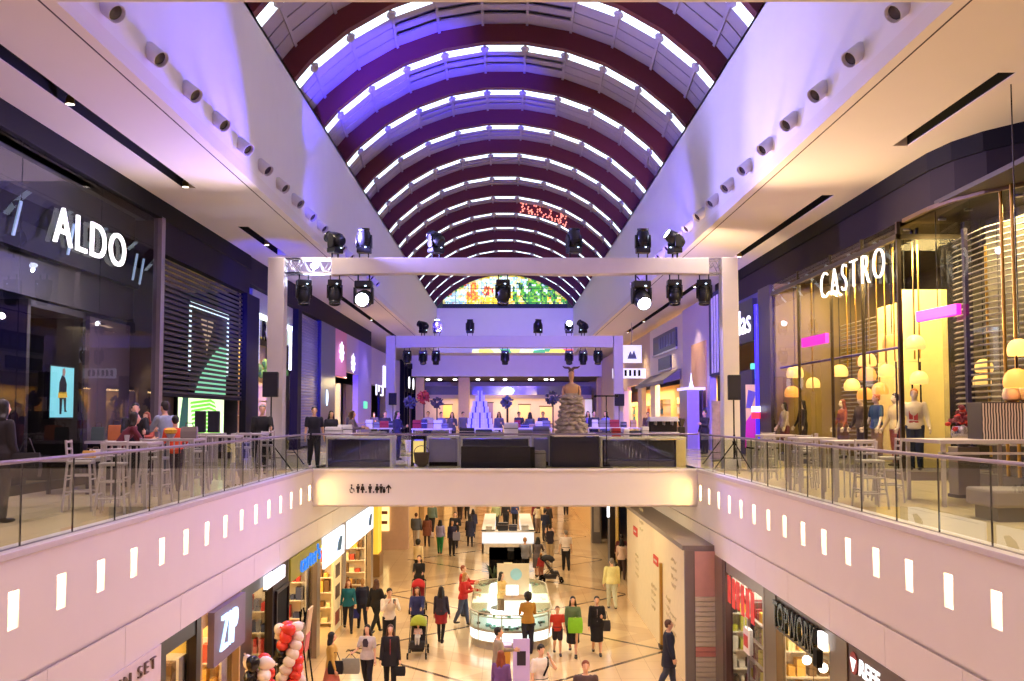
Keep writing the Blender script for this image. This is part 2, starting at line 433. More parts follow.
# lunette between the rib arc and the roof skin
poly = [(x, top(x, RB)) for x in a9] + [(x, top(x, RS+.1)) for x in reversed(a9)]
struct('wall_lunette', MB().prism(poly, (0, YE, 0), (1,0,0), (0,0,1), (0, 0.3, 0)), MAROON, 'maroon arch closing the far end of the roof')
def stained(name, scale, off, strength):
    m = bpy.data.materials.new(name); m.use_nodes = True; nt = m.node_tree; b = nt.nodes['Principled BSDF']; L = nt.links.new
    geo = nt.nodes.new('ShaderNodeNewGeometry'); mp = nt.nodes.new('ShaderNodeMapping'); mp.inputs['Location'].default_value = off
    L(geo.outputs['Position'], mp.inputs[0])
    nz = nt.nodes.new('ShaderNodeTexNoise'); nz.inputs['Scale'].default_value = 0.9*scale; nz.inputs['Detail'].default_value = 2.5; nz.inputs['Distortion'].default_value = 1.2
    vo = nt.nodes.new('ShaderNodeTexVoronoi'); vo.inputs['Scale'].default_value = 2.2*scale
    L(mp.outputs[0], vo.inputs['Vector']); L(vo.outputs['Position'], nz.inputs['Vector'])
    sp = nt.nodes.new('ShaderNodeSeparateXYZ'); L(vo.outputs['Position'], sp.inputs[0])
    rp = nt.nodes.new('ShaderNodeValToRGB'); r = rp.color_ramp; r.interpolation = 'CONSTANT'
    cols = [(0, (40, 60, 90)), (0.36, (190, 225, 225)), (0.44, (245, 235, 130)), (0.5, (235, 210, 40)), (0.545, (60, 160, 50)), (0.59, (130, 190, 50)), (0.63, (225, 95, 40)), (0.67, (240, 235, 190)), (0.72, (30, 90, 60))]
    while len(r.elements) < len(cols): r.elements.new(0.5)
    for el, (p, c) in zip(r.elements, cols): el.position = p; el.color = (*lin(c), 1)
    L(nz.outputs['Fac'], rp.inputs[0]); L(rp.outputs[0], b.inputs['Emission Color']); L(rp.outputs[0], b.inputs['Base Color'])
    b.inputs['Emission Strength'].default_value = strength; b.inputs['Roughness'].default_value = 0.3
    return m
xs = [-5.75 + 11.5*i/30 for i in range(31)]
outl = [(-5.75, ZW), (5.75, ZW)] + [(x, top(x, RB)) for x in reversed(xs)]
def pane_glow(nm, c, e=1.0): return M('stained_'+nm, c, .3, emit=e)
w1 = struct('window_1', MB().prism(outl, (0, YE+0.12, 0), (1,0,0), (0,0,1), (0, 0.05, 0)), stained('stained_glass', 1.3, (0.7, 0, 3.4), .5), 'arched stained glass window in yellow, green and red at the far end')
inarch = lambda x, z: abs(x) < 5.7 and ZW + .02 < z < top(x, RB) - .05
rq = random.Random(21); SGM = [pane_glow('pale', (206, 226, 222)), pane_glow('ice', (150, 190, 205)), pane_glow('yellow', (240, 216, 40)), pane_glow('gold', (222, 180, 40)), pane_glow('green', (60, 150, 50)), pane_glow('leaf', (128, 186, 50)), pane_glow('orange', (226, 110, 44)), pane_glow('red', (196, 60, 40)), pane_glow('navy', (24, 40, 74), .6), pane_glow('cream', (244, 232, 150)), pane_glow('deep', (20, 84, 60), .9)]
sgp = MB()
nx = 64
for ix in range(nx):
    for iz in range(18):
        x0, x1, z0, z1 = -5.7+11.4*ix/nx, -5.7+11.4*(ix+1)/nx, ZW+.02+.17*iz, ZW+.02+.17*(iz+1)
        q = [(x0, z0), (x1, z0), (x1, z1), (x0, z1)]
        if not all(inarch(a, b) for a, b in q): continue
        xm, zm = (x0+x1)/2, (z0+z1)/2 - ZW
        hill = .55 + .5*sin(xm*1.3+.6) + .35*sin(xm*2.9)
        def near(cx, cz, r): return (xm-cx)**2 + (zm-cz)**2*1.3 < r*r
        if zm < .32: c = 8 if xm > -5 and rq.random() < .8 else 1
        elif near(-3.0, 1.15, .6) or near(-2.85, 2.0, .42): c = rq.choice((6, 3, 6))
        elif near(-1.55, 1.6, .55): c = rq.choice((6, 7, 9))
        elif xm > .7 and abs((xm*1.7+zm*.6) % 1.5 - .7) < .42 and zm < 2.4: c = rq.choice((4, 4, 5, 10))
        elif xm > 3.6 and zm < 1.0: c = rq.choice((6, 9, 2))
        elif -3.6 < xm < 2.2 and zm < .9 + hill*.5: c = rq.choice((2, 2, 3, 9))
        elif xm > 2: c = rq.choice((4, 0, 5, 4))
        else: c = rq.choice((0, 0, 1, 9)) if xm > -4.4 else rq.choice((0, 1, 1))
        sgp.prism([(a+rq.uniform(-.05,.05) if .3 < zm else a, b) for a, b in q], (0, YE+.1, 0), (1,0,0), (0,0,1), (0,.02,0), c)
sgp.build('glass_panes', SGM, w1)
ld = MB()
for x in [-4.6, -3.4, -2.2, -1.1, 0, 1.1, 2.2, 3.4, 4.6]: ld.box(x-0.02, YE+0.08, ZW, x+0.02, YE+0.12, top(x, RB))
for z in (17.3, 17.9, 18.6): 
    xx = sqrt(max(0, RB*RB - (z-HC)**2)); ld.box(-min(xx,5.7), YE+0.08, z-0.02, min(xx,5.7), YE+0.12, z+0.02)
ld.tube([(-2.2, YE+.1, ZW), (-1.6, YE+.1, 18.4), (-1.8, YE+.1, 19.2)], 0.03, 6); ld.tube([(2.4, YE+.1, ZW), (1.4, YE+.1, 18.0), (1.7, YE+.1, 19.2)], 0.03, 6)
ld.box(-5.75, YE+0.05, ZW-0.1, 5.75, YE+0.15, ZW+0.42)
ld.build('leading', M('lead_came', (30, 40, 60), 0.6), w1)
fz = struct('window_40', MB().box(-3.0, YE-0.06, SOF+0.02, 6.25, YE+0.02, SOF+0.36), stained('stained_reflection', 0.5, (3, 5, 1), 0.95), 'long low glowing strip at the foot of the end wall, added for the stained glass reflection')  # glowing strip added for a reflection of the stained glass
struct('wall_end_foot', MB().box(-XW, YE, SOF, XW, YE+0.3, SOF+0.35), WHITE, 'foot of the white end wall')
struct('wall_bulkhead', MB().box(-9.3, 96, 10.6, 9.3, 96.4, SOF), WHITE, 'white bulkhead below the end wall')
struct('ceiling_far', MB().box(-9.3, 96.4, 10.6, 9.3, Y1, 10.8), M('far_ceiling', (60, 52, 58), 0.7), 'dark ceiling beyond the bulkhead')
for i, (px, w) in enumerate(((464, .55), (606, .9), (420, .4))):
    p = at_y(px, 400, 99)
    struct('pillar', MB().box(p.x-w, 98.6, UP, p.x+w, 99.4, 10.6), M('cream_column', (240, 205, 140), 0.5), ['cream column left of the white gift tower', 'yellow lit column right of the dress mannequin', 'cream column beside the dark far shop frame'][i], 'pillar', bevel=0.02)
# wall cone spotlights
CONEM = M('cone_light_white', (205, 198, 205), 0.45)
def cone_light(s, y, k):
    nm = 'left' if s < 0 else 'right'
    c = V((s*XW, y, SOF+0.52))
    r = thing('wall_cone_light', 'white cone downlight on the %s clerestory wall, %s from the near end' % (nm, 'nearest' if k == 0 else ORD[k]), 'wall light', c, 0, 'cone downlights on the %s wall' % nm)
    d = V((-s*0.6, -0.28, -0.5)).normalized(); p0 = c + V((s*0.02, 0, 0.16))
    R = d.to_track_quat('Z', 'Y').to_matrix().to_4x4()
    MB().lathe([(0.06, -0.06), (0.15, 0.0), (0.15, 0.4), (0.138, 0.4), (0.125, 0.32), (0.02, 0.3)], p0, 16, 0, R).build('cone', CONEM, r, True)
    MB().lathe([(0.0, 0.31), (0.122, 0.32), (0.122, 0.332), (0.0, 0.32)], p0, 16, 0, R).build('lens', M('dark_lens', (60, 52, 66), 0.1), r)
    MB().box(s*XW, y-0.05, c.z+0.06, s*(XW-0.06), y+0.05, c.z+0.26).build('bracket', CONEM, r)
    return p0 + d*0.5, d
for s in (-1, 1):
    for k in range(17):
        y = 15.35 + 2.0*k
        p, d = cone_light(s, y, k)
        if k % 2 == 0:
            light('SPOT', p, CONE_FILL, (255, 232, 200), 0.1, p + V((-s*0.35, 0.1, -1)), 75, 0.8)  # fill spots added at unlit cones to light the floor
# string of tiny red lights along one far rib
fl_ = MB(); rq = random.Random(4)
for k in range(70):
    a = rq.uniform(.12, .5); fl_.ell(arc(RB-.04, a, 63.2+.05) + V((0, -.12-rq.uniform(0,.1), rq.uniform(0,.75))), .055, None, 5, 4)
tag(fl_.build('string_lights', M('red_bulb', (255, 150, 130), emit=1.2)), 'cluster of tiny red string lights on one far maroon roof rib', 'string lights', kind='stuff')
# ================================================================ BALUSTRADES
RAILM = M('anodised_handrail', (126, 114, 134), 0.35, 0.5)
def balustrade(name, label, p0, p1, step, first=None):
    """Glass panes between p0 and p1 at floor level with a handrail and a base channel."""
    p0, p1 = V(p0), V(p1); L = (p1-p0).length; d = (p1-p0)/L; nrm = V((-d.y, d.x, 0))
    r = thing(name, label, 'glass railing', (p0+p1)/2)
    R = Matrix((d, nrm, V((0,0,1)))).transposed().to_4x4()
    t = first if first else step; cuts = [0.0]
    while t < L - 0.3: cuts.append(t); t += step
    cuts.append(L)
    for a, b in zip(cuts, cuts[1:]):
        MB().obox(p0 + d*((a+b)/2) + V((0,0,0.47)), (b-a-0.016, 0.016, 0.9), R).build('glass_pane', PANE, r)
        if a > 0: MB().obox(p0 + d*a + V((0,0,0.48)), (0.007, 0.022, 0.92), R).build('joint_strip', M('joint_dark', (52, 50, 50), 0.4), r)
    MB().tube([p0 + V((0,0,0.965)), p1 + V((0,0,0.965))], 0.025, 10).build('handrail', RAILM, r, True)
    MB().obox((p0+p1)/2 + V((0,0,0.012)), (L, 0.05, 0.024), R).build('base_channel', M('channel', (120, 112, 125), 0.4, 0.5), r)
balustrade('glass_balustrade', 'long glass balustrade with purple-grey handrail along the left balcony', (-XB+0.0-0.12, 7.0, UP+.03), (-XB-0.12, YB-0.05, UP+.03), 1.36, 1.55)
balustrade('glass_balustrade', 'long glass balustrade with thin handrail along the right balcony', (XB+0.12, 7.0, UP+.03), (XB+0.12, YB-0.05, UP+.03), 1.36, 1.50)
balustrade('glass_balustrade', 'glass balustrade along the front edge of the bridge', (-XB-0.05, YB+0.0, UP+.03), (XB+0.05, YB+0.0, UP+.03), 1.33)
# ================================================================ TRUSSES
def truss(y, xl, xr, h, w, label, lattice, bw=None):
    r = thing('lighting_truss', label, 'truss', (0, y, UP))
    for s, x in ((-1, xl), (1, xr)):
        rings = []
        for z, k in ((UP+.04, 1.04), (UP+.4, 1.0), (UP+2.2, .97), (UP+4.0, 1.0), (UP+h, .98)):
            q = w/2*k; rings.append([V((x-q, y-q, z)), V((x+q, y-q, z)), V((x+q, y+q, z)), V((x-q, y+q, z))])
        MB().loft(rings).build('leg', CLOTH, r, bevel=0.02)
        MB().box(x-w*.8, y-w*.8, UP, x+w*.8, y+w*.8, UP+.04).build('base_plate', STEEL, r)
        c = MB(); q = w/2
        for a in (-q+.03, q-.03):
            for b in (-q+.03, q-.03):
                c.tube([(x-s*q-s*.02, y+a, UP+h+b-q), (x-s*(q+.45), y+a, UP+h+b-q)], 0.025, 6)
            c.tube([(x-s*q, y+a, UP+h-w+.03), (x-s*(q+.2), y+a, UP+h-.03), (x-s*(q+.42), y+a, UP+h-w+.03)], 0.018, 6)
        for dx in (.05, .22, .4): c.tube([(x-s*(q+dx), y-q+.03, UP+h-q), (x-s*(q+dx), y+q-.03, UP+h-q)], 0.018, 6).tube([(x-s*(q+dx), y-q+.03, UP+h-w+.03), (x-s*(q+dx), y+q-.03, UP+h-w+.03)], .014, 6)
        c.build('corner_block', STEEL, r)
    xa = xl + w/2 + 0.05; xb = xr - w/2 - (0.35 if lattice else 0.05)
    if lattice:
        c = MB(); x0 = xa; x1 = xa + 1.25; q = w/2-.03
        for a in (-q, q):
            for z in (UP+h-w+.03, UP+h-.03): c.tube([(x0, y+a, z), (x1, y+a, z)], 0.025, 6)
            n = 6
            c.tube([(x0+(x1-x0)*i/n, y+a, UP+h-(w-.05 if i % 2 else .03)) for i in range(n+1)], 0.014, 6)
        c.build('lattice', M('white_tube', (225, 225, 235), .4), r)
        MB().ell((x0+.75, y, UP+h-.2), (.12, .1, .08)).build('lamp', BULBC, r)
        light('POINT', (x0+.75, y-.02, UP+h-.33), 60, (200, 215, 255), 0.05)
        xa = x1
    q = w/2 if bw is None else bw/2
    rings = []
    for i in range(9):
        x = xa + (xb-xa)*i/8; d = 0.012*((i*37) % 5 - 2)
        rings.append([V((x, y-q, UP+h-2*q+d)), V((x, y+q, UP+h-2*q+d)), V((x, y+q, UP+h-.01)), V((x, y-q, UP+h-.01))])
    MB().loft(rings).build('beam_cover', CLOTH, r, bevel=0.015)
    return r
TH, TW = 5.92, 0.46
truss(YB+.1, -6.38, 6.27, TH, TW, 'near lighting truss, tall white covered columns and beam over the bridge edge', True)
truss(54.3, -6.2, 6.15, 5.85, 0.5, 'far lighting truss, white covered goal frame behind the kiosks', False, 0.64)
HEADM = M('moving_head_black', (24, 24, 30), 0.35, 0.2)
def moving_head(p, up, yaw, tilt, lit, label, group, k=1.0, lens=None):
    """p: clamp point on the beam; up: stands on the beam, else hangs; the head tilts about its yoke."""
    r = thing('moving_head_light', label, 'stage light', p, radians(yaw), group)
    s = 1 if up else -1
    W = lambda x, y, z: (x*k, y*k, s*z*k)
    b = MB()
    for x in (-.13, .13): b.box(*W(x-.015, -.02, 0.0), *W(x+.015, .02, .17))
    b.build('clamps', BLKMETAL, r, local=True)
    MB().loft([[V(W(x*q, y*q2, z)) for x, y in ((-.2,-.14),(.2,-.14),(.2,.14),(-.2,.14))] for q, q2, z in ((.95,.95,.15),(1,1,.18),(1,1,.29),(.8,.8,.33))]).build('base', HEADM, r, local=True, bevel=0.01)
    for x in (-.2, .2):
        y = MB(); y.loft([[V(W(x-.025, -w, z)), V(W(x+.025, -w, z)), V(W(x+.025, w, z)), V(W(x-.025, w, z))] for w, z in ((.1,.3),(.11,.42),(.09,.6),(.04,.68))])
        y.build('yoke_arm', HEADM, r, local=True, bevel=0.01)
    T = Matrix.Rotation(radians(tilt), 4, 'X'); c = V(W(0, 0, .56)); a = (T @ V((0,0,1)))*1
    R = T
    prof = [(.03, -.3), (.13, -.29), (.18, -.2), (.2, -.05), (.195, .08), (.175, .18), (.15, .24), (.165, .26), (.165, .3), (.15, .31), (.145, .27)]
    MB().lathe([(q*k, z*k) for q, z in prof], c, 18, 0, R).build('head', HEADM, r, True, local=True); hd = LAST[0]
    fins = MB()
    for q in range(4): fins.lathe([(.19*k, (-.16+.05*q)*k), (.206*k, (-.15+.05*q)*k), (.19*k, (-.14+.05*q)*k)], c, 18, 0, R)
    fins.build('cooling_fins', BLKMETAL, hd, local=True)
    MB().lathe([(.001, .27*k), (.1*k, .287*k), (.146*k, .275*k), (.001, .262*k)], c, 18, 0, R).build('lens', lens or (BULBC if lit else M('lens_glass', (60, 62, 90), .05)), hd, True, local=True)
    MB().lathe([(.02*k, 0), (.03*k, .02*k), (.001, .03*k)], c + V((0.06*k, -.17*k, s*-.27*k)), 10).build('status_light', M('status', (200, 230, 255), emit=3), hd, local=True)
    q = wmat(r) @ (c + R @ V((0, 0, .34*k)))
    return q, (wmat(r).to_3x3() @ (R @ V((0,0,1)))).normalized()
TB = YB + .1
ZT, ZBt = UP+TH, UP+TH-TW
BLUE = (70, 60, 255); VIO = (120, 90, 255)
WLENS = M('lens_white_hot', (235, 235, 255), emit=25)
# px, stands on the beam?, yaw, tilt, lit, words
NEAR = [(335, 1, 60, -70, 0, 'turned sideways, upright above the left end'), (364, 1, 0, 15, 0, 'round head upright over the bright left one'), (436, 1, 40, -60, 1, 'small lit one upright left of the arched window'),
        (574, 1, 20, 5, 0, 'upright dark one right of the arched window'), (643, 1, 0, 10, 0, 'round head upright above the white lit right one'), (675, 1, -70, 60, 1, 'turned sideways, upright near the right column'),
        (304, 0, 25, 172, 0, 'hanging first beside the left column'), (335, 0, 10, 165, 0, 'hanging second from the left column, blue-lit'), (364, 0, 0, 100, 1, 'hanging third from the left column, shining brightly'),
        (503, 0, 0, 168, 0, 'hanging alone at mid beam in front of the arched window'), (641, 0, 8, 118, 1, 'hanging third from the right column, big white lens'), (674, 0, 0, 170, 0, 'hanging second from the right column'), (704, 0, -15, 172, 0, 'hanging first beside the right column')]
for px, up, yaw, tilt, lit, w in NEAR:
    x = at_y(px, 266, TB).x
    q, d = moving_head((x, TB, ZT if up else ZBt), up, yaw, tilt, lit, 'moving head on near truss, '+w, 'moving heads on the near truss', 1.22 if px in (364, 641) and not up else 0.98, WLENS if px in (364, 641) and not up else None)
FARL = [(423, 1, 60, -70, 0, 'upright first from the left'), (437, 1, 0, 25, 1, 'upright second from the left, lit on top'), (470, 1, 0, 5, 0, 'upright third from the left'), (538, 1, 30, 10, 0, 'upright third from the right'), (569, 1, 0, 75, 1, 'upright second from the right, glowing white'), (583, 1, -60, 60, 0, 'upright first from the right'),
        (407, 0, 20, 160, 0, 'hanging first from the left'), (423, 0, 10, 150, 0, 'hanging second from the left'), (436, 0, 0, 170, 0, 'hanging third from the left'), (505, 0, 0, 172, 0, 'hanging alone at mid beam'), (569, 0, 0, 150, 0, 'hanging third from the right'), (583, 0, 0, 170, 0, 'hanging second from the right'), (598, 0, -20, 165, 0, 'hanging first from the right')]
for px, up, yaw, tilt, lit, w in FARL:
    x = at_y(px, 345, 54.3).x
    moving_head((x, 54.3, UP+5.85 if up else UP+5.85-.64), up, yaw, tilt, lit, 'moving head on the far truss, '+w, 'moving heads on the far truss', 1.05, WLENS if px == 569 and up else None)
# beams of the moving heads: violet and blue washes, plus added soffit fills
def wash(px, py, Y, tgt, pw, col=BLUE, spot=40, blend=0.5): 
    light('SPOT', at_y(px, py, Y), pw, col, 0.08, tgt, spot, blend)
def onwall(s, y, z): return V((s*XW, y, z))
wash(364, 232, TB-.4, onwall(-1, 18.6, 15.2), 9500*WASH, (80, 62, 255), 44, .95)
wash(364, 232, TB+.4, onwall(-1, 33, 14.5), 1800*WASH, (90, 75, 255), 36, .9)
wash(364, 300, TB-.6, V((-8, 19, 12.6)), 3600*WASH, (130, 100, 255), 60, 1.0)
wash(364, 232, TB+.3, V((-3.0, 37, 19.0)), 30000*WASH, (60, 45, 255), 40, .5)
wash(335, 232, TB+.3, V((-4.6, 33, 18.2)), 16000*WASH, (70, 55, 255), 44, .6)
wash(574, 236, TB+.5, onwall(1, 38, 14.5), 6500*WASH, (95, 80, 255), 46, .9)
wash(574, 236, TB-.4, onwall(1, 20, 15.5), 3000*WASH, (150, 140, 255), 90, 1.0)
wash(335, 236, TB-.4, onwall(1, 27, 15.2), 7000*WASH, (160, 150, 255), 100, 1.0)
wash(574, 236, TB+.4, V((1.5, 62, 18.5)), 6000*WASH, (110, 80, 255), 55, .8)
wash(335, 300, TB+.4, V((-9.3, 46, 8.5)), 9000*WASH, (40, 30, 255), 45, .7)
wash(304, 300, TB+.4, V((-9.3, 37, 11.5)), 4000*WASH, (50, 40, 255), 45, .7)
wash(704, 300, TB+.4, V((9.3, 37, 9.5)), 9000*WASH, (40, 30, 255), 44, .7)
wash(674, 300, TB+.4, V((8.0, 50, 12.0)), 3000*WASH, (150, 120, 255), 50, .8)
wash(641, 300, TB-.4, V((5.3, 23, 4.3)), 2200*WASH, (140, 120, 255), 32, .9)
wash(641, 300, TB-.5, V((-5.3, 17, 4.2)), 3900*WASH, (205, 150, 255), 75, 1.0)
wash(364, 300, TB-.5, V((5.3, 17, 4.2)), 1500*WASH, (255, 190, 185), 75, 1.0)
wash(335, 300, TB-.4, V((-5.3, 23, 4.3)), 1200*WASH, (140, 120, 255), 40, 1.0)
wash(503, 300, TB+.4, V((0, 46, 5.5)), 12000*WASH, (70, 60, 255), 100, .9)
wash(437, 326, 53.4, V((-2, 92, 15)), 9000*WASH, (120, 100, 255), 50, .9)
wash(569, 324, 54.9, V((5.5, 92, 14.5)), 7000*WASH, (90, 70, 255), 26, .9)
wash(689, 316, TB-1.0, V((9.4, 17, 12.6)), 2000, (255, 216, 150), 88, 1.0)  # warm fill without a fixture, added to brighten the right soffit
wash(704, 300, TB+.5, V((7.6, 40, 12.6)), 2600, (255, 214, 170), 80, 1.0)  # another warm fill added for the far right soffit
wash(320, 316, TB-1.0, V((-9.4, 18, 12.6)), 1200, (250, 225, 225), 88, 1.0)  # pale fill added to brighten the left soffit
wash(436, 236, TB-.5, V((0, 12, 12.6)), 600, (255, 222, 205), 80, 1.0)  # fill added to lift the near ceiling
wash(505, 362, 55.2, V((0, 108, 8)), 16000*WASH, (125, 125, 255), 44, 1.0)
wash(505, 362, 54.9, V((0, 75, 5.3)), 16000*WASH, (60, 50, 255), 70, .8)
wash(423, 360, 54.6, V((-9.3, 70, 8)), 6000*WASH, (50, 40, 255), 50, .8)
# small round lamp high on the left side of the roof view, red string lights on a far rib
# ================================================================ UPPER SHOPS, LEFT
def side_x(px, s=-1, X=None):  return (X or XF) * 1000 / abs(px - CX)     # y of a facade point
NW = [1]
def wall(name, *b, m=GREY, label=None, **k):
    mb = MB()
    for q in (b[0] if isinstance(b[0], list) else b if isinstance(b[0], tuple) else [b]): mb.box(*q)
    return struct(name, mb, m, label, **k)
WIN = [60]
def window(x0, y0, z0, x1, y1, z1, label, mat=None):
    WIN[0] += 1
    return struct('window_%d' % WIN[0], MB().box(x0, y0, z0, x1, y1, z1), mat or PANE2, label, 'window')
TRIM = [100]
def trim(mb, mat, label, **k):
    TRIM[0] += 1; return struct('trim_%d' % TRIM[0], mb, mat, label, 'trim', **k)
# shoe shop: X=-9.3, y 14..26.6
DGREY = M('shop_dark_grey', (66, 64, 72), 0.35, var=0.04)
trim(MB().box(-9.75, 8, 12.1, -9.2, 36, SOF), BLACK, 'black band above the left shopfronts', bevel=0.01)
for a, b, w in ((9.0, 15.1, 'nearest pane'), (15.15, 19.0, 'second pane'), (19.05, 22.8, 'third pane, behind the white letters'), (22.85, 26.55, 'last pane')):
    window(-9.32, a, UP+.05, -9.3, b, 12.1, 'tall shoe shop glass, '+w)
trim(MB().box(-9.42, 26.58, UP, -9.2, 26.86, 12.15), M('lilac_metal_post', (150, 140, 158), .3, .6), 'metal corner post of the shoe shop')
trim(MB().box(-9.36, 8, UP, -9.24, 26.6, UP+.18), BLACK, 'black plinth of the shoe shop glass')
wall('wall_shoe_shop', (-14.2, 8, UP, -14, 27, 12.1), m=DGREY, label='dark rear wall of the shoe shop')
wall('wall_shoe_shop_side', (-14.2, 26.9, UP, -9.4, 27.1, 12.6), m=DGREY, label='side wall of the shoe shop')
wall('ceiling_shoe_shop', (-14.2, 8, 12.1, -9.3, 27, 12.25), m=DGREY, label='ceiling of the shoe shop')
wall('wall_shoe_shop_upper', (-10.1, 15.2, 9.3, -9.93, 26.6, 12.1), m=M('smoked_panel', (44, 43, 48), .5), label='grey panel wall above the shoe shop entrance')
wall('wall_shoe_shop_inner', (-10.2, 24.0, UP, -10.0, 26.6, 9.2), m=M('mauve_panel', (104, 92, 112), .35), label='mauve panel beside the dark entrance box')
bx = MB().box(-12.5, 20.75, UP, -9.95, 20.9, 9.25).box(-12.5, 23.5, UP, -9.95, 23.65, 9.25).box(-12.5, 20.75, 9.1, -9.95, 23.65, 9.25).box(-12.5, 20.75, UP, -12.4, 23.65, 9.25)
tag(bx.build('entrance_portal', M('portal_black', (14, 13, 15), .5), bevel=.01), 'tall black box portal inside the shoe shop glass', 'portal')
# curved black ribbon carrying the letters
rib = MB(); n = 24; ring = []
for i in range(n+1):
    y = 14.2 + 12.3*i/n; t = (y-14.2)/12.3; x = -9.75 + 0.3*sin(pi*t)**0.8
    zc = 10.66 + 0.02*t - .1*sin(pi*t)
    ring.append([V((x-.12, y, zc-.52)), V((x, y, zc-.5)), V((x, y, zc+.5)), V((x-.12, y, zc+.52))])
sg = thing('shop_sign', 'curved black ribbon sign with four big glowing white letters over the shoe shop', 'sign', (-9.0, 20.5, 10.1))
rib.loft(ring); rib.build('ribbon', M('ribbon_black', (10, 10, 14), .6, spec=.15), sg, True)
text('ALDO', (-9.2, 20.25, 10.36), (0, 1, 0), (0, 0, 1), 0.78, SIGNW, sg, -0.05, 3.85, bold=-.004, space=1.15)
SL_ = M('pale_light_bar', (150, 175, 205), emit=.6)
for y, x in ((18.9, -9.44), (21.2, -9.4), (25.2, -9.5), (26.0, -9.62)):
    MB().prism([(-.04, -.36), (.05, -.36), (.33, .36), (.24, .36)], (x+.07, y, 10.6), (0,1,0), (0,0,1), (-.03,0,0)).build('light_bar', SL_, sg)
# poster lightbox
pz = thing('lightbox_poster', 'tall turquoise lightbox poster of a woman in black jacket and yellow skirt', 'poster', (-9.7, 21.6, 6.78))
MB().box(-9.82, 21.3, 6.74, -9.7, 22.5, 7.9).build('frame', BLACK, pz)
MB().box(-9.7, 21.33, 6.77, -9.69, 22.47, 7.87).build('panel', M('poster_turquoise', (120, 205, 205), emit=.85), pz)
def flat(name, poly, o, mat, par, d=.006, ux=(0,1,0)): return MB().prism(poly, o, ux, (0,0,1), (d,0,0)).build(name, mat, par)
PK = M('poster_black', (20, 22, 26), .6); PS = M('poster_skin', (222, 178, 150), .6)
o = (-9.688, 21.88, 6.79)
flat('figure_jacket', [(-.16,.5),(.2,.5),(.22,.7),(.12,.86),(-.02,.9),(-.14,.74)], o, PK, pz)
flat('figure_skirt', [(-.2,.4),(.26,.42),(.22,.54),(-.17,.53)], o, M('poster_yellow', (235, 190, 50), .6, emit=.5), pz)
flat('figure_legs', [(-.1,.05),(-.02,.05),(.02,.38),(.08,.38),(.14,.1),(.26,.1),(.2,.15),(.2,.41),(-.12,.41)], o, PK, pz)
flat('figure_head', [(.0,.9),(.1,.88),(.14,.98),(.1,1.06),(.0,1.04)], o, PS, pz)
# rear painted with its blue light, near venetian display, exit sign for a reflection
wall('wall_shoe_shop_blue', (-11.2, 17.3, 6.9, -11, 20.2, 11.6), m=M('blue_lit_panel', (64, 58, 190), .5), label='panel deep in the shoe shop with blue light put in its colour')  # blue light is put into this panel's colour
vb = MB()
for i in range(22): vb.obox((-9.75, 17.2, 5.75 + .135*i), (.07, 3.4, .03), Matrix.Rotation(.5, 4, 'Y'))
tag(vb.build('venetian_blind', M('blind_slat', (150, 135, 110), .4)), 'long low venetian blind behind the near shoe shop glass', 'blind')
ex = thing('exit_sign', 'green Hebrew exit sign behind the near shoe shop glass, added for a reflection', 'sign', (-9.8, 18.8, 8.3))  # sign added behind the glass in place of a reflection
MB().box(-9.86, 18.35, 8.25, -9.8, 19.15, 8.62).build('panel', M('exit_dark_green', (20, 60, 40), .4), ex)
text('\u05d4\u05d0\u05d9\u05e6\u05d9', (-9.79, 18.42, 8.31), (0,1,0), (0,0,1), .24, M('exit_green', (150, 255, 170), emit=1.6), ex, -.01, .64)
light('AREA', (-11.5, 20, 11.9), 120, (150, 150, 200), 3, sy=6)
light('AREA', (-10.9, 18.8, 11.0), 160, (90, 80, 255), .8, V((-11.1, 18.8, 8)))
light('AREA', (-9.75, 23.2, 8.9), 20, (255, 220, 170), 1.2)
# dark shop with perforated roller shutter, y 27..36
ya, yb = 27.1, 35.6
trim(MB().box(-9.5, 26.86, 11.2, -9.25, 36, 12.1), DKPURPLE, 'dark purple fascia above the roller shutter')
trim(MB().box(-9.45, 35.6, UP, -9.22, 37.4, 11.2), DKPURPLE, 'dark purple pier beside the roller shutter')
trim(MB().box(-9.45, 26.86, UP, -9.3, 27.1, 11.2), DKPURPLE, 'narrow dark jamb beside the shoe shop post')
sh = thing('roller_shutter', 'half lowered dark slatted shutter with pale pictures glowing through its slats', 'shutter', (-9.4, 31.3, 7.1))
m_ = MB(); z = 7.42
while z < 11.15: m_.box(-9.42, ya, z, -9.38, yb, z+.085); z += .15
m_.build('slats', M('shutter_slat_dark', (40, 34, 50), .5, .1), sh)
MB().box(-9.43, ya, 7.34, -9.36, yb, 7.44).build('bottom_bar', DKPURPLE, sh)
wall('wall_shutter_shop', [(-11.4, ya, UP, -11.2, yb, 11.2), (-11.4, yb-.1, UP, -9.5, yb, 11.2), (-11.4, ya, UP, -9.5, ya+.05, 11.2)], m=M('dark_shop', (48, 40, 52), .6), label='dark room behind the roller shutter')
wall('wall_shutter_shop_low', (-9.9, ya, UP, -9.8, 29.9, 7.34), m=M('brown_low_panel', (86, 68, 60), .5), label='brown panel under the shutter')
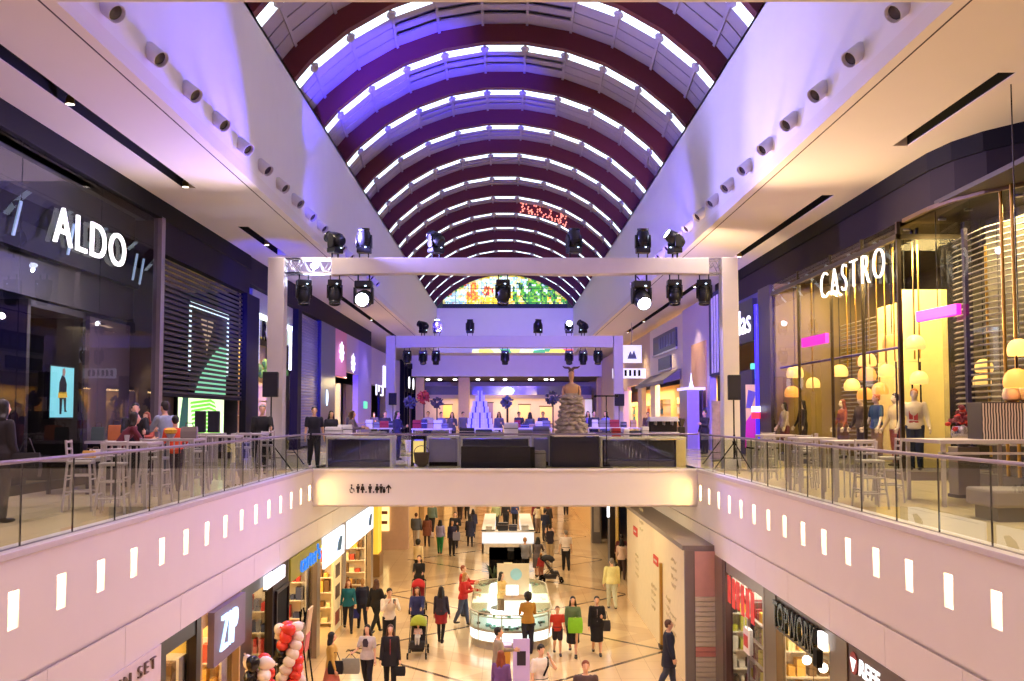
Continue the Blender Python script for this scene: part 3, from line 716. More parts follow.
# lit picture behind the slats
PX_ = -9.75
dp = thing('light_frame_display', 'white light frame with a pale heart behind the shutter slats', 'display', (PX_, 31.5, 7.5))
FL = M('cool_tube', (205, 230, 235), emit=1.2)
fr = MB()
for y in (30.8, 35.0): fr.box(PX_, y-.06, 8.2, PX_+.04, y+.06, 10.3)
fr.box(PX_, 30.8, 10.2, PX_+.04, 35.0, 10.34); fr.build('tube_frame', FL, dp)
MB().box(PX_-.05, 30.9, 7.6, PX_-.03, 35.0, 10.25).build('backing', M('dark_shop'), dp)
hp = [(0,-.75)] + [(.75*sin(a)**3*.9, .1+.5*cos(a)-.22*cos(2*a)) for a in [0.5+(2*pi-1.0)*i/20 for i in range(21)]][::-1]
flat('heart', hp, (PX_+.01, 32.6, 9.55), M('heart_glow', (190, 170, 140), emit=.55), dp)
flat('figure_panel', [(-1.3,-1.9),(2.3,-1.9),(2.3,-.1),(1.5,-.15),(.6,-.5),(-.6,-1.2)], (PX_, 32.6, 9.3), M('green_glow', (130, 205, 165), emit=.8), dp)
sc = thing('video_screen', 'bright green and white screen under the shutter of the dark shop', 'screen', (-9.7, 31.6, 6.3))
MB().box(-9.8, 29.6, 6.1, -9.7, 34.6, 7.5).build('frame', BLACK, sc)
MB().box(-9.7, 29.7, 6.15, -9.69, 34.5, 7.42).build('panel', M('screen_pale', (214, 240, 190), emit=1.1), sc)
for i in range(9):
    yy = 30.6 + .5*i
    flat('green_wave', [(-.9-.1*i,-.06),(.4,.05),(2.2-.15*i,-.03),(2.1-.15*i,.04),(.4,.13),(-.8-.1*i,.02)], (-9.688, 32.0+.06*i, 6.22+.125*i), M('screen_green', (110, 200, 60), emit=1.0), sc)
flat('dark_wave', [(-1.9,-.6),(-1.0,-.6),(-1.0,.55),(-1.5,.55)], (-9.688, 31.6, 6.85), M('screen_teal', (30, 90, 80), emit=.5), sc)
# bar-shop with white tube frame, y 36.. 44.5
wall('wall_bar_shop', (-9.75, 37.4, 9.9, -9.5, 44.6, 12.1), m=M('pale_green_wall', (170, 175, 140), .6), label='pale green wall above the frame sign shop')
wall('wall_bar_shop_low', (-10.9, 37.4, UP, -10.7, 44.6, 9.9), m=M('warm_shop', (226, 196, 130), .6), label='warm rear wall of the frame sign shop')
trim(MB().box(-9.55, 36, 11.6, -9.25, 69, SOF), DKPURPLE, 'purple band above the middle left shops')
fs = thing('frame_sign', 'open white tube frame sign with dark letters R AR beside the truss column', 'sign', (-9.4, 40.8, 8.7))
q = MB(); yl, yr = at_x(257, 340, -9.4).y, at_x(291, 340, -9.4).y
zt, zb = at_x(280, 322, -9.4).z, at_x(280, 368, -9.4).z
q.box(-9.44, yl, zb, -9.36, yl+.2, zt).box(-9.44, yr-.2, zb, -9.36, yr, zt).box(-9.44, yl, zt-.18, -9.36, yr, zt).build('tube_frame', M('white_tube_glow', (235, 245, 255), emit=1.7), fs)
text('R', (-9.4, yl+1.0, zb+.95), (0,1,0), (0,0,1), .75, BLACK, fs, -.05); text('AR', (-9.4, yr-2.2, zb+.75), (0,1,0), (0,0,1), .65, BLACK, fs, -.05)
q = MB(); 
for i in range(16): q.ell((-9.66+rnd.uniform(-.1,.1), yl+.2+6.2*i/16, zb-.1+rnd.uniform(-.25,.3)), (.12,.4,.2), None, 7, 5)
tag(q.build('leaf_garland', M('leaf_green', (90, 150, 60), .6)), 'green leaf garland under the frame sign', 'garland')
light('AREA', (-9.9, 41, 9.8), 220, (255, 215, 140), 1.5, V((-10.4, 41, 6)), sy=5)
for i, y in enumerate((38.3, 40.6, 43.2)):
    rk = thing('shelf_rack', 'tall pale display rack in the frame sign shop, %s' % ['nearest the shutter', 'at the middle', 'behind the truss column'][i], 'shelf', (-10.3, y, UP), 0, 'racks in the frame sign shop')
    q = MB()
    for z in (.3, .9, 1.5, 2.1, 2.7): q.box(-10.5, y-.6, UP+z, -10.1, y+.6, UP+z+.04)
    q.build('shelf', M('rack_cream', (225, 205, 160), .5), rk)
    q = MB()
    for yy in (-.6, .57): q.box(-10.5, y+yy, UP, -10.1, y+yy+.03, UP+2.9)
    q.build('side_panel', M('rack_cream'), rk)
# blue roller shutter, y 45..54
wall('wall_blue_shutter_pier', (-9.6, 44.6, UP, -9.25, 45.4, 11.6), m=DKPURPLE, label='dark pier before the closed shutter')
sh = thing('roller_shutter', 'fully closed slatted shutter washed in blue stage light', 'shutter', (-9.4, 47.8, UP))
m_ = MB(); z = UP+.05; prof = []
while z < 11.5:
    m_.prism([(0,0),(.035,.02),(.035,.11),(0,.13)], (-9.45, 45.4, z), (1,0,0), (0,0,1), (0, 4.8, 0)); z += .135
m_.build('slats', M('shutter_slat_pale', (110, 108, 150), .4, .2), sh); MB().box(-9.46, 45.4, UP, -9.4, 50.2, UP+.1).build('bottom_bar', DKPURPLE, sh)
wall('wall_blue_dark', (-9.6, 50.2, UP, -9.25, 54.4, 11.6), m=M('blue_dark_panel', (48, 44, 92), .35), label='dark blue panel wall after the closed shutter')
ov = thing('oval_wall_lamp', 'small oval white lamp on the dark blue wall', 'lamp', (-9.2, 51.8, 7.5))
MB().ell((-9.22, 51.8, 7.75), (.06, .2, .42), None, 12, 8).build('diffuser', M('oval_glow', (215, 240, 255), emit=2), ov, True); MB().ell((-9.24, 51.8, 7.75), (.03, .23, .45), None, 12, 8).build('rim', STEEL, ov, True)
# pink and yellow shops
def petal_sign(y, z, r, label):
    t = thing('flower_logo_sign', label, 'sign', (-9.2, y, z-r))
    for k in range(8):
        a = 2*pi*k/8
        MB().ell((-9.2, y+r*.62*cos(a)*1.6, z+r*.62*sin(a)), (.03, r*.5, r*.2), Matrix.Rotation(a, 4, 'X'), 8, 5).build('petal', SIGNW, t)
wall('wall_pink_shop', (-9.5, 54.4, 9.0, -9.25, 58.3, 11.6), m=M('pink_panel', (205, 130, 180), .5), label='pink sign panel wall')
petal_sign(56.3, 10.4, .55, 'white flower logo on the pink shop panel')
wall('wall_yellow_shop', (-9.5, 58.3, 9.4, -9.25, 63, 11.6), m=M('lilac_panel', (168, 150, 200), .5), label='lilac sign panel above the yellow shop')
petal_sign(60.6, 10.0, .55, 'white flower logo on the lilac panel')
wall('wall_pink_shop_low', (-11.2, 54.4, UP, -11, 63, 9.4), m=M('glow_shop', (250, 226, 160), .6), label='bright rear wall of the pink and yellow shops')
light('AREA', (-9.9, 58.5, 9.2), 700, (255, 225, 160), 1.2, V((-10.6, 58.5, 6)), sy=7)
for y in (55.2, 56.6, 59.5, 61.5):
    tag(MB().box(-10.4, y-.1, UP, -10.1, y+.1, 8.8).build('display_board', M('panel_silver', (190, 190, 180), .3, .4)), 'slim silver board in the bright left shops, %s' % {55.2:'nearest',56.6:'second',59.5:'third',61.5:'farthest'}[y], 'panel', 'slim boards in the bright shops')
wall('wall_purple_pier', (-9.6, 63, UP, -9.25, 69.2, 11.6), m=M('purple_pier', (128, 112, 190), .4), label='broad purple pier on the left')
es = thing('exit_sign', 'small green sign on the purple pier', 'sign', (-9.2, 66, 7.4)); MB().box(-9.24, 65.4, 7.3, -9.18, 66.8, 7.75).build('panel', M('exit_green2', (90, 220, 150), emit=.9), es)
wall('wall_far_left_shop', [(-9.6, 69.2, 9.0, -9.25, 80.5, 11.6), (-9.6, 80.5, UP, -9.25, 88, 11.6)], m=M('far_lilac', (176, 164, 196), .5), label='lilac fronts at the far left')
wall('wall_far_left_inner', (-11.2, 69.2, UP, -11, 80.5, 9.0), m=M('glow_shop2', (190, 160, 180), .6), label='dim rear wall of the far left shop')
ls = thing('shop_sign', 'white lit Hebrew lettering over the far left shop', 'sign', (-9.2, 75, 9.2)); text('\u05d5\u05d9\u05e0', (-9.2, 71.5, 8.3), (0,1,0), (0,0,1), .75, SIGNW, ls, -.05, 4.2)
MB().box(-9.24, 75.6, 9.0, -9.18, 77.2, 10.6).build('lit_panel', SIGNW, ls)
# black framed portal at the far left
pf = thing('framed_portal', 'tall black framed shopfront at the far left corner', 'shopfront', (-9.2, 97, UP))
for y in (88.5, 91.5, 95, 99.5, 104.5, 111): MB().box(-9.3, y-.25, UP, -8.9, y+.25, 11.6).build('post', BLACK, pf)
MB().box(-9.3, 88.3, 11.3, -8.9, 111.2, 11.8).build('header', BLACK, pf); MB().box(-9.3, 88.3, 9.0, -9.0, 111.2, 9.25).build('rail', BLACK, pf)
wall('wall_black_front', (-11.2, 88, UP, -11, Y1, 11.6), m=M('lilac_back', (170, 150, 205), .6), label='lilac wall behind the black frames')
for y, w in ((92.8, 'nearer'), (97, 'farther')):
    t = thing('round_sign', 'small white round sign on the black frames, '+w, 'sign', (-8.9, y, 9.3)); MB().lathe([(.001,0),(.55,.02),(.55,.1),(.001,.12)], (-8.95, y, 9.9), 20, 0, Matrix.Rotation(pi/2, 4, 'Y')).build('disc', SIGNW, t)
# ================================================================ UPPER SHOPS, RIGHT
yr_ = lambda px: XF*1000/(px-CX)
# big fashion shop: glass box y 23.5..36, then the curved front
PURP = M('fashion_header', (36, 29, 36), .7, var=.04, spec=.15)
HDR = [(9.3, 44), (9.3, 23.2), (9.32, 21.8), (9.45, 20.9), (9.75, 20.1), (10.3, 19.3), (11.2, 18.4), (12.6, 17.6), (14.8, 17)]
def ribbon(pts, z0, z1, t, mat, name, label):
    m = MB(); r = []
    for i, (x, y) in enumerate(pts):
        a = V(pts[max(i-1,0)]); b = V(pts[min(i+1,len(pts)-1)]); d = (b-a).normalized(); nx = V((-d.y, d.x))*1.0
        if nx.x < 0: nx = -nx
        if i >= len(pts)-1: nx = V((.5,.86))
        r.append([V((x,y,z0)), V((x+nx.x*t, y+nx.y*t, z0)), V((x+nx.x*t, y+nx.y*t, z1)), V((x,y,z1))])
    m.loft(r); return trim(m, mat, label)
ribbon(HDR, 12.2, SOF, .4, BLACK, 'x', 'black curved band right under the right ceiling')
ribbon([(x+.06, y) for x, y in HDR], 11.4, 12.2, .3, PURP, 'x', 'dark curved header over the big fashion shop')
ribbon([(x+.02, y+.05) for x, y in HDR[1:]], 11.33, 11.42, .1, M('bronze_edge', (120, 98, 70), .3, .6), 'x', 'bronze lower edge of the curved header')
pil = yr_(774), yr_(760)
wall('wall_fashion_pier', (9.25, 34.8, UP, 9.9, 36.4, 11.4), m=M('fashion_pier', (50, 42, 46), .4), label='dark pier at the far end of the big fashion shop')
WARM = M('fashion_warm_wall', (150, 128, 74), .6); YEL = M('fashion_yellow_panel', (252, 228, 160), .55)
wall('wall_fashion_back', (13.4, 17, UP, 13.6, 36, 11.4), m=M('fashion_dark_back', (40, 32, 26), .6), label='dark rear wall of the fashion shop')
wall('wall_fashion_side', (9.4, 34.6, UP, 13.5, 34.8, 11.4), m=WARM, label='side wall of the fashion shop')
wall('ceiling_fashion', (9.4, 17.5, 11.4, 13.6, 34.8, 11.5), m=M('fashion_ceiling', (38, 30, 22), .6), label='ceiling of the fashion shop')
# projecting plinth and glass box
wall('wall_fashion_plinth', (9.3, 23.4, UP, 11.3, 34.8, UP+.2), m=M('plinth_grey', (96, 88, 84), .4), label='grey plinth under the display window')
cuts = [34.7, 31.6, 28.4, 25.9, 23.5]
for i, (a, b) in enumerate(zip(cuts, cuts[1:])):
    window(9.3, b+.03, UP+.2, 9.32, a-.03, 11.35, 'fashion shop display glass, %s pane from the camera' % ['fourth', 'third', 'second', 'nearest'][i])
window(9.32, 23.48, UP+.2, 10.9, 23.5, 11.35, 'glass return of the display box facing the camera')
BR = M('bronze_frame', (62, 52, 40), .3, .5)
for i, y in enumerate(cuts[1:]): trim(MB().box(9.27, y-(.05 if i == 3 else .015), UP+.2, 9.36, y+(.05 if i == 3 else .015), 11.4), BR, 'bronze mullion of the display window, '+['farthest', 'third', 'second', 'corner one'][i])
trim(MB().box(9.24, 23.45, 10.98, 10.95, 23.55, 11.1).box(9.25, 23.5, 10.98, 9.37, 34.7, 11.1), BR, 'bronze head rail of the display box')
trim(MB().box(10.85, 23.4, UP, 11.0, 23.6, 11.4), M('dark_jamb', (36, 32, 32), .4), 'dark jamb where the display box meets the blinds')
hb = thing('banner_rail', 'thin purple rail running along the inside of the display window', 'rail', (9.5, 29, 8.5)); MB().tube([(9.5, 34.4, 8.45), (9.5, 23.9, 8.45)], .035, 8).build('tube', M('rail_purple', (90, 70, 140), .4), hb, True)
for y in (32, 29, 26): MB().cyl((9.5, y, 8.45), (9.5, y, 11.0), .008).build('hanger_wire', STEEL, hb)
# back display panels
tag(MB().box(10.06, 25.2, UP+.2, 11.2, 25.32, 10.0).build('display_board', YEL, bevel=.01), 'tall yellow display board at the corner of the fashion window', 'board')
tag(MB().box(10.9, 27.4, UP+.2, 11.02, 29.2, 9.95).build('display_board', YEL, bevel=.01), 'tall yellow display board behind the blue shirt mannequin', 'board')
# venetian blinds
def blind(label, pts, z0, z1, step, ang=.5, col=M('venetian', (148, 138, 122), .4)):
    r = thing('venetian_blind', label, 'blind', (pts[0][0], pts[0][1], z1)); m = MB(); z = z0
    while z < z1:
        for (xa, ya_), (xb, yb_) in zip(pts, pts[1:]):
            d = V((xb-xa, yb_-ya_, 0)); L = d.length; d /= L; R = Matrix((d, V((-d.y, d.x, 0)), V((0,0,1)))).transposed().to_4x4() @ Matrix.Rotation(ang, 4, 'X')
            m.obox(((xa+xb)/2, (ya_+yb_)/2, z), (L, .08, .02), R)
        z += step
    m.build('slats', col, r)
    c = MB()
    for (xa, ya_), (xb, yb_) in zip(pts, pts[1:]): c.cyl((xa*.7+xb*.3, ya_*.7+yb_*.3, z0), (xa*.7+xb*.3, ya_*.7+yb_*.3, z1), .008, n=5)
    c.build('cord', M('cord_brown', (60, 50, 45), .6), r)
blind('wide venetian blind behind the display window lamps', [(11.4, 33.8), (11.4, 28.3)], 6.2, 9.9, .13)
CP = [(10.35, 22.9), (10.25, 21.2), (10.5, 19.9), (11.1, 18.9), (12.2, 18.1)]
blind('tall curved venetian blind in the nearest right shop window', CP, 6.2, 10.9, .125)
g = MB()
for (xa, ya_), (xb, yb_) in zip(CP, CP[1:]):
    d = V((xb-xa, yb_-ya_, 0)); L = d.length; d /= L
    g.obox(((xa+xb)/2-.35, (ya_+yb_)/2-.12, 8.4), (L, .014, 6.0), Matrix((d, V((-d.y, d.x, 0)), V((0,0,1)))).transposed().to_4x4())
WIN[0] += 1; struct('window_%d' % WIN[0], g, PANE2, 'curved glass of the nearest right shop window', 'window')
ribbon([(x-.3, y-.1) for x, y in CP], UP, UP+.3, .2, M('plinth_grey'), 'x', 'curved grey plinth of the nearest right window')
wall('wall_blind_shop', [(11.3, 20.9, UP, 11.4, 23.3, 11.4), (11.8, 19.8, UP, 13.4, 20.9, 11.4)], m=M('blind_back', (92, 84, 74), .5), label='brownish wall behind the curved blind')
for i, (px, dx) in enumerate(((1002, 0), (1013, 0))):
    p = at_x(px, 250, 10.05); tag(MB().cyl((10.05, p.y, UP+.3), (10.05, p.y, 11.4), .035, n=10).build('brass_pole', GOLDM, smooth=True), ['slim brass pole left of the pair in the curved window', 'slim brass pole right of the pair in the curved window'][i], 'pole')
tag(MB().box(10.02, 21.65, UP+.3, 10.1, 21.77, 10.9).build('mullion_post', M('purple_post', (70, 60, 92), .4)), 'slim purple post before the curved blind', 'post')
tag(MB().cyl((10.75, 22.2, 5.9), (10.75, 22.2, 10.6), .03).build('brass_pole', GOLDM), 'brass pole behind the curved blind', 'pole')
# hanging brass curtain rods
for i, px in enumerate((811, 855, 862, 868, 876, 884, 893, 914, 918, 846)):
    yy = {914: 24.6, 918: 24.3}.get(px); p = V((10.1, yy, 0)) if yy else at_x(px, 280, 9.9)
    r = thing('hanging_rod', 'thin brass rod hanging in the fashion window, %s from the left' % ['nearest to the far pier', 'third', 'fourth', 'fifth', 'sixth', 'seventh', 'eighth', 'ninth', 'tenth', 'second'][i], 'rod', (p.x, p.y, 8.0), 0, 'brass rods in the fashion window')
    MB().cyl((p.x, p.y, 8.2 if i else 7.6), (p.x, p.y, 11.2), .022, n=8).build('rod', GOLDM, r, True); MB().cyl((p.x, p.y, 11.1), (p.x, p.y, 11.4), .04, n=8).build('cap', BLKMETAL, r)
# sign letters
cs = thing('shop_sign', 'glowing white six letter sign over the big fashion window', 'sign', (9.05, 27, 10))
yc0, yc1 = at_x(820, 280, 9.05).y, at_x(883, 260, 9.05).y
text('CASTRO', (9.05, yc0, 10.12), (0,-1,0), (0,0,1), .74, SIGNW, cs, -.05, yc0-yc1, bold=-.03, space=1.35)
for y in (yc0-.4, yc1+.4): MB().cyl((9.1, y, 10.5), (9.3, y, 10.5), .02).build('bracket', BLKMETAL, cs)
PINK = M('neon_pink', (235, 40, 190), emit=1.1)
def pink_bar(pa, pb, hgt, label):
    r = thing('pink_sign_bar', label, 'sign', (pa+pb)/2); d = (pb-pa); L = d.length; d.normalize(); c = (pa+pb)/2
    R = Matrix((d, V((0,0,1)).cross(d).normalized(), V((0,0,1)))).transposed().to_4x4()
    MB().obox(c, (L, .12, hgt), R).build('bar', PINK, r, bevel=.01)
    MB().cyl(c + V((0,0,hgt/2)), c + V((0,0,2.4)), .01).build('hanger_wire', BLKMETAL, r)
pink_bar(at_y(918, 317, 23.0), at_y(959, 309, 21.6), .24, 'slanting neon pink bar hung at the corner of the fashion window')
pink_bar(at_x(803, 343, 9.7), at_x(827, 338, 9.7), .3, 'neon pink bar hung in the far part of the fashion window')
# dome pendants
SH1 = M('dome_cream', (255, 206, 116), .5, emit=.95); SH2 = M('dome_orange', (240, 160, 74), .5, emit=.9)
def pendant(p, d, k, orange=False, ztop=11.35):
    r = thing('dome_pendant_lamp', 'glowing %s dome pendant in the fashion window, %s' % ('orange' if orange else 'cream', k), 'pendant lamp', p, 0, 'dome pendants in the fashion shop')
    R_ = d/2
    MB().lathe([(.04, .4*d), (R_*.3, .385*d), (R_*.58, .33*d), (R_*.8, .22*d), (R_*.94, .07*d), (R_, -.1*d), (R_*.98, -.24*d), (R_*.9, -.34*d), (R_*.85, -.34*d), (R_*.9, -.1*d), (R_*.5, .28*d)], p, 18).build('shade', SH2 if orange else SH1, r, True)
    MB().ell(p + V((0,0,-.05*d)), .16*d).build('bulb', BULB, r, True)
    MB().cyl(p + V((0,0,.4*d)), V((p.x, p.y, ztop)), .012, n=6).build('cord', BLKMETAL, r)
PEN = [(795, 372, 17, 9.85, 'leftmost, at the top', 0), (792, 392, 15, 9.75, 'leftmost, lower one', 1), (813, 383, 14, 10.3, 'by itself right of the leftmost pair', 0), (867, 360, 18, 10.0, 'upper one of the stacked pair', 0), (867, 374, 18, 10.0, 'lower one of the stacked pair', 1),
       (852, 385, 16, 10.3, 'left of and below the stacked pair', 0), (865, 394, 16, 10.1, 'lowest, over the mannequins', 1), (887, 371, 17, 10.2, 'right of the stacked pair', 0), (880, 389, 16, 10.1, 'low, pinkish over the blue shirt', 1), (919, 378, 18, 10.0, 'low one at the window corner', 0), (906, 361, 18, 10.3, 'middle of the corner group', 0), (892, 342, 20, 10.2, 'cut by the rail above the yellow panel', 1), (915, 343, 20, 10.0, 'highest of the corner group', 0), (840, 371, 16, 11.0, 'faint one before the blind', 0)]
hung = []
for px, py, w, X, k, o in sorted(PEN, key=lambda q: q[1]):
    p = at_x(px, py, X); zt = 11.35
    for c0, d0 in hung:
        if abs(c0.x-p.x) < d0*.65 and abs(c0.y-p.y) < d0*.65 and c0.z > p.z: zt = min(zt, c0.z-.33*d0)
    hung.append((p, w*p.y/1000)); pendant(p, w*p.y/1000, k, bool(o), zt)
for px, py, w, k, o in ((1019, 348, 23, 'upper one at the right picture edge', 0), (1017, 379, 26, 'lower one at the right picture edge', 1)):
    p = at_y(px, py, 17.2); pendant(p, w*.0172, k, bool(o), at_y(1019, 348, 17.2).z-.13 if o else 12.6)
for px, py, k in ((984, 366, 'upper one behind the curved blind, added for a reflection'), (982, 380, 'lower one behind the curved blind, added for a reflection')):  # two pendants added where lamps are only reflected
    p = at_y(px, py, 22.7); pendant(p, .4, k, False, 11.3 if 'upper' in k else at_y(984, 366, 22.7).z-.14)
light('AREA', (10.6, 29, 11.2), 820*SHOPP, (255, 220, 140), 1.6, sy=10)
light('AREA', (11.0, 21.5, 11.2), 320*SHOPP, (255, 220, 140), 1.5, sy=2)
light('AREA', (9.7, 24.0, 10.8), 420*SHOPP, (255, 215, 130), .5, V((10.6, 25.6, 7.6)), sy=.8)
for i, (x, y) in enumerate(((10.2, 23.1), (10.3, 22), (10.7, 20.6), (9.9, 24.4), (9.9, 26), (9.9, 28), (9.9, 30.5), (9.9, 33), (10.9, 19.9))):
    r = thing('recessed_downlight', 'tiny round downlight in the fashion shop ceiling, %s' % ['before the jamb', 'at the blind top', 'third over the blind', 'at the box corner', 'second over the box', 'third over the box', 'fourth over the box', 'fifth over the box', 'rightmost over the blind'][i], 'downlight', (x, y, 11.36), 0, 'downlights in the fashion shop')
    MB().lathe([(.001, 0), (.06, 0), (.06, .03), (.001, .03)], (x, y, 11.365), 12).build('lens', BULB, r); MB().lathe([(.06, -.01), (.09, -.005), (.09, .04), (.06, .04)], (x, y, 11.365), 12).build('trim_ring', STEEL, r)
# frame stand in the window
fs = thing('frame_stand', 'tall thin black metal frame stand in the fashion window', 'stand', (10.05, 24.9, UP+.2))
q = MB(); 
for a, b in (((10.2,24.6),(10.2,25.8)),):
    q.tube([(9.75,24.9,UP+.2),(9.75,24.9,8.15),(10.35,24.9,8.15),(10.35,24.9,UP+.2)], .022, 6); q.tube([(10.1,24.8,UP+.2),(10.1,24.8,7.75),(10.35,24.8,7.75),(10.35,24.9,7.75)], .022, 6)
q.build('frame', BLKMETAL, fs)
# sportswear shop beyond: y 36.4..44
wall('wall_sport', [(12, 36.4, UP, 12.2, 45, 11.4), (9.4, 36.4, 11.0, 12, 44, 11.4)], m=M('sport_back', (72, 66, 120), .5), label='inner wall of the sportswear shop with blue light put in its colour')  # blue light of the interior put into the wall colour
wall('wall_sport_low', (9.5, 38.4, UP, 9.6, 41.2, 8.6), m=M('sport_dark', (40, 34, 52), .5), label='dark panel in the sportswear front')
ss = thing('shop_sign', 'dark sign with white lowercase letters beside the right truss column', 'sign', (9.2, 39.5, 9.6))
p0 = at_x(753, 335, 9.2); MB().box(9.22, 37.1, 9.6, 9.4, 42.4, 11.2).build('panel', M('sign_navy', (24, 20, 40), .4), ss)
text('adidas', (9.2, 42.1, 9.95), (0,-1,0), (0,0,1), .95, SIGNW, ss, -.05, 4.7)
bn = thing('striped_banner', 'tall navy banner with three white vertical stripes', 'banner', (9.2, 44, 7.4))
ya_, yb_ = 42.8, 45.35; MB().box(9.28, ya_, 8.6, 9.35, yb_, 12.3).build('cloth', M('banner_navy', (30, 28, 92), .6), bn)
for k in range(3):
    y = ya_ + (yb_-ya_)*(.28+.22*k); MB().box(9.26, y-.17, 8.7, 9.28, y+.17, 12.1).build('stripe', M('stripe_white', (225, 222, 240), .6), bn)
ex = thing('exit_sign', 'green running man exit sign hanging in the sportswear shop', 'sign', (10.0, 39.2, 8.4))
MB().box(9.6, 39.0, 8.25, 10.6, 39.08, 8.85).build('panel', M('exit_green2'), ex)
flat2 = lambda name, poly, o, mat, par: MB().prism(poly, o, (1,0,0), (0,0,1), (0,-.01,0)).build(name, mat, par)
flat2('pictogram', [(-.1,-.2),(0,-.05),(.15,-.2),(.2,-.15),(.07,.02),(.15,.1),(.05,.2),(-.1,.1),(-.05,0)], (10.1, 38.99, 8.53), SIGNW, ex)
MB().cyl((10.1, 39.04, 8.85), (10.1, 39.04, 11.0), .015).build('rod', BLKMETAL, ex)
po = thing('sports_poster', 'tall poster in ochre and magenta inside the sportswear shop', 'poster', (9.8, 38.2, UP)); xx0, xx1 = at_y(746, 400, 38.2).x, at_y(761, 400, 38.2).x
MB().box(xx0, 38.2, UP, xx1, 38.26, 8.0).build('panel', M('poster_ochre', (215, 175, 110), .5, emit=.4), po)
flat2('figure', [(-.35,-.9),(.3,-.9),(.3,.3),(0,.5),(-.3,.1)], ((xx0+xx1)/2, 38.19, 6.5), M('poster_magenta', (200, 50, 140), .5, emit=.3), po)
flat2('shade_shape', [(-.3,.4),(-.1,.4),(.1,1.0),(-.2,1.1)], ((xx0+xx1)/2, 38.19, 6.7), M('poster_grey', (120, 110, 150), .5), po)
nb = thing('pier_glow', 'vertical glowing blue tube added for the blue light on the pier', 'added glow', (9.3, 36.6, UP)); MB().cyl((9.28, 36.7, UP+.1), (9.28, 36.7, 10.9), .1).build('tube', M('pier_glow_blue', (50, 40, 235), emit=1.0), nb, True)  # glowing tube added where blue light falls on the pier
MB().box(9.22, 36.58, UP, 9.4, 36.82, UP+.1).build('base', BLACK, nb)
tg = thing('price_tag_sign', 'small white and red sign by the glowing blue tube', 'sign', (9.2, 36.5, 6.8)); MB().box(9.1, 35.9, 6.95, 9.16, 37.0, 7.15).build('white_panel', SIGNW, tg); MB().box(9.1, 35.9, 6.7, 9.16, 37.0, 6.93).build('red_panel', M('tag_red', (220, 50, 70), emit=.6), tg)
# lilac wall with beige panel, y 45.4..52
wall('wall_lilac_right', (9.3, 45.4, UP, 9.6, 52.2, 12.3), m=M('lilac_right', (186, 172, 205), .5), label='lilac wall with a tall beige panel')
wall('wall_beige_panel', (9.25, 46.0, 7.2, 9.32, 49.6, 10.3), m=M('beige_tall', (190, 150, 125), .6), label='tall beige panel on the lilac wall')
gb = thing('glass_booth', 'lilac glass display case with glowing top edge before the lilac wall', 'display case', (8.6, 47, UP)); xb0 = at_y(687, 400, 46).x; xb1 = 9.1
MB().box(xb0, 46, UP, xb0+.04, 48, 8.0).box(xb1-.04, 46, UP, xb1, 48, 8.0).box(xb0, 47.96, UP, xb1, 48, 8.0).build('side_panel', M('booth_mauve', (96, 72, 100), .3), gb)
MB().box(xb0, 45.95, UP, xb0+.55, 46, 8.0).build('front_panel', M('booth_lilac', (180, 160, 215), .4), gb)
MB().box(xb0-.1, 45.9, 8.0, xb1+.1, 48.05, 8.12).build('top', M('booth_glow', (215, 205, 255), emit=.8), gb)
MB().lathe([(.12,0),(.05,.3),(.01,.7)], (xb0+.35, 46.8, 8.12), 10).build('finial', M('finial_white', (230,240,255), emit=1.0), gb)
# white portal shop with two dark signs, y 52.2..64
wp = [(9.3, 52.2, 8.9, 9.6, 64, 12.2), (9.3, 62.0, UP, 9.6, 64, 8.9), (9.3, 52.2, UP, 9.6, 53.2, 8.9)]
wall('wall_white_portal', wp, m=M('portal_white', (226, 214, 205), .5), label='white portal front on the right')
s1 = thing('portal_sign', 'large dark sign panel with pale letters on the white portal', 'sign', (9.2, 57.5, 10.4))
ya_, yb_ = yr_(678), yr_(655); MB().box(9.2, ya_, 10.55, 9.3, yb_, 11.6).build('panel', M('sign_dark_blue', (36, 38, 66), .4), s1)
for k in range(6): MB().box(9.17, ya_+.5+.95*k, 10.75, 9.2, ya_+1.1+.95*k, 11.4).build('letter_block', M('sign_pale', (86, 92, 130), .5), s1)
MB().box(9.18, ya_-.2, 10.4, 9.25, yb_+.2, 10.52).build('ledge', STEEL, s1)
s2 = thing('portal_sign', 'smaller dark sign panel below the large one on the white portal', 'sign', (9.2, 57.5, 9.6)); ya_, yb_ = yr_(672), yr_(660); MB().box(9.2, ya_, 9.5, 9.3, yb_, 10.2).build('panel', M('sign_dark_blue'), s2); MB().box(9.18, ya_, 9.4, 9.25, yb_, 9.48).build('ledge', STEEL, s2)
aw = MB().prism([(0,0),(-.9,-.25),(-.9,-.05),(0,.55)], (9.22, 52.5, 8.75), (1,0,0), (0,0,1), (0, 11.3, 0)); tag(aw.build('awning', M('awning_grey', (104, 98, 116), .5)), 'grey sloping awning over the white portal', 'awning')
wall('wall_portal_back', (11.5, 52.2, UP, 11.7, 96, 8.9), m=M('portal_glow', (236, 200, 130), .6), label='warm rear wall of the portal shops')
light('AREA', (10.2, 58, 8.7), 600*SHOPP, (255, 215, 150), 1.5, sy=10); light('AREA', (10.2, 76, 8.7), 900*SHOPP, (255, 215, 150), 1.5, sy=16)
wall('wall_far_right', [(9.3, 64, 9.0, 9.6, 96, 12.2), (9.3, 68, UP, 9.6, 70, 9), (9.3, 76, UP, 9.6, 78, 9), (9.3, 86, UP, 9.6, 96, 9)], m=M('far_beige', (200, 176, 160), .5), label='beige fronts at the far right')
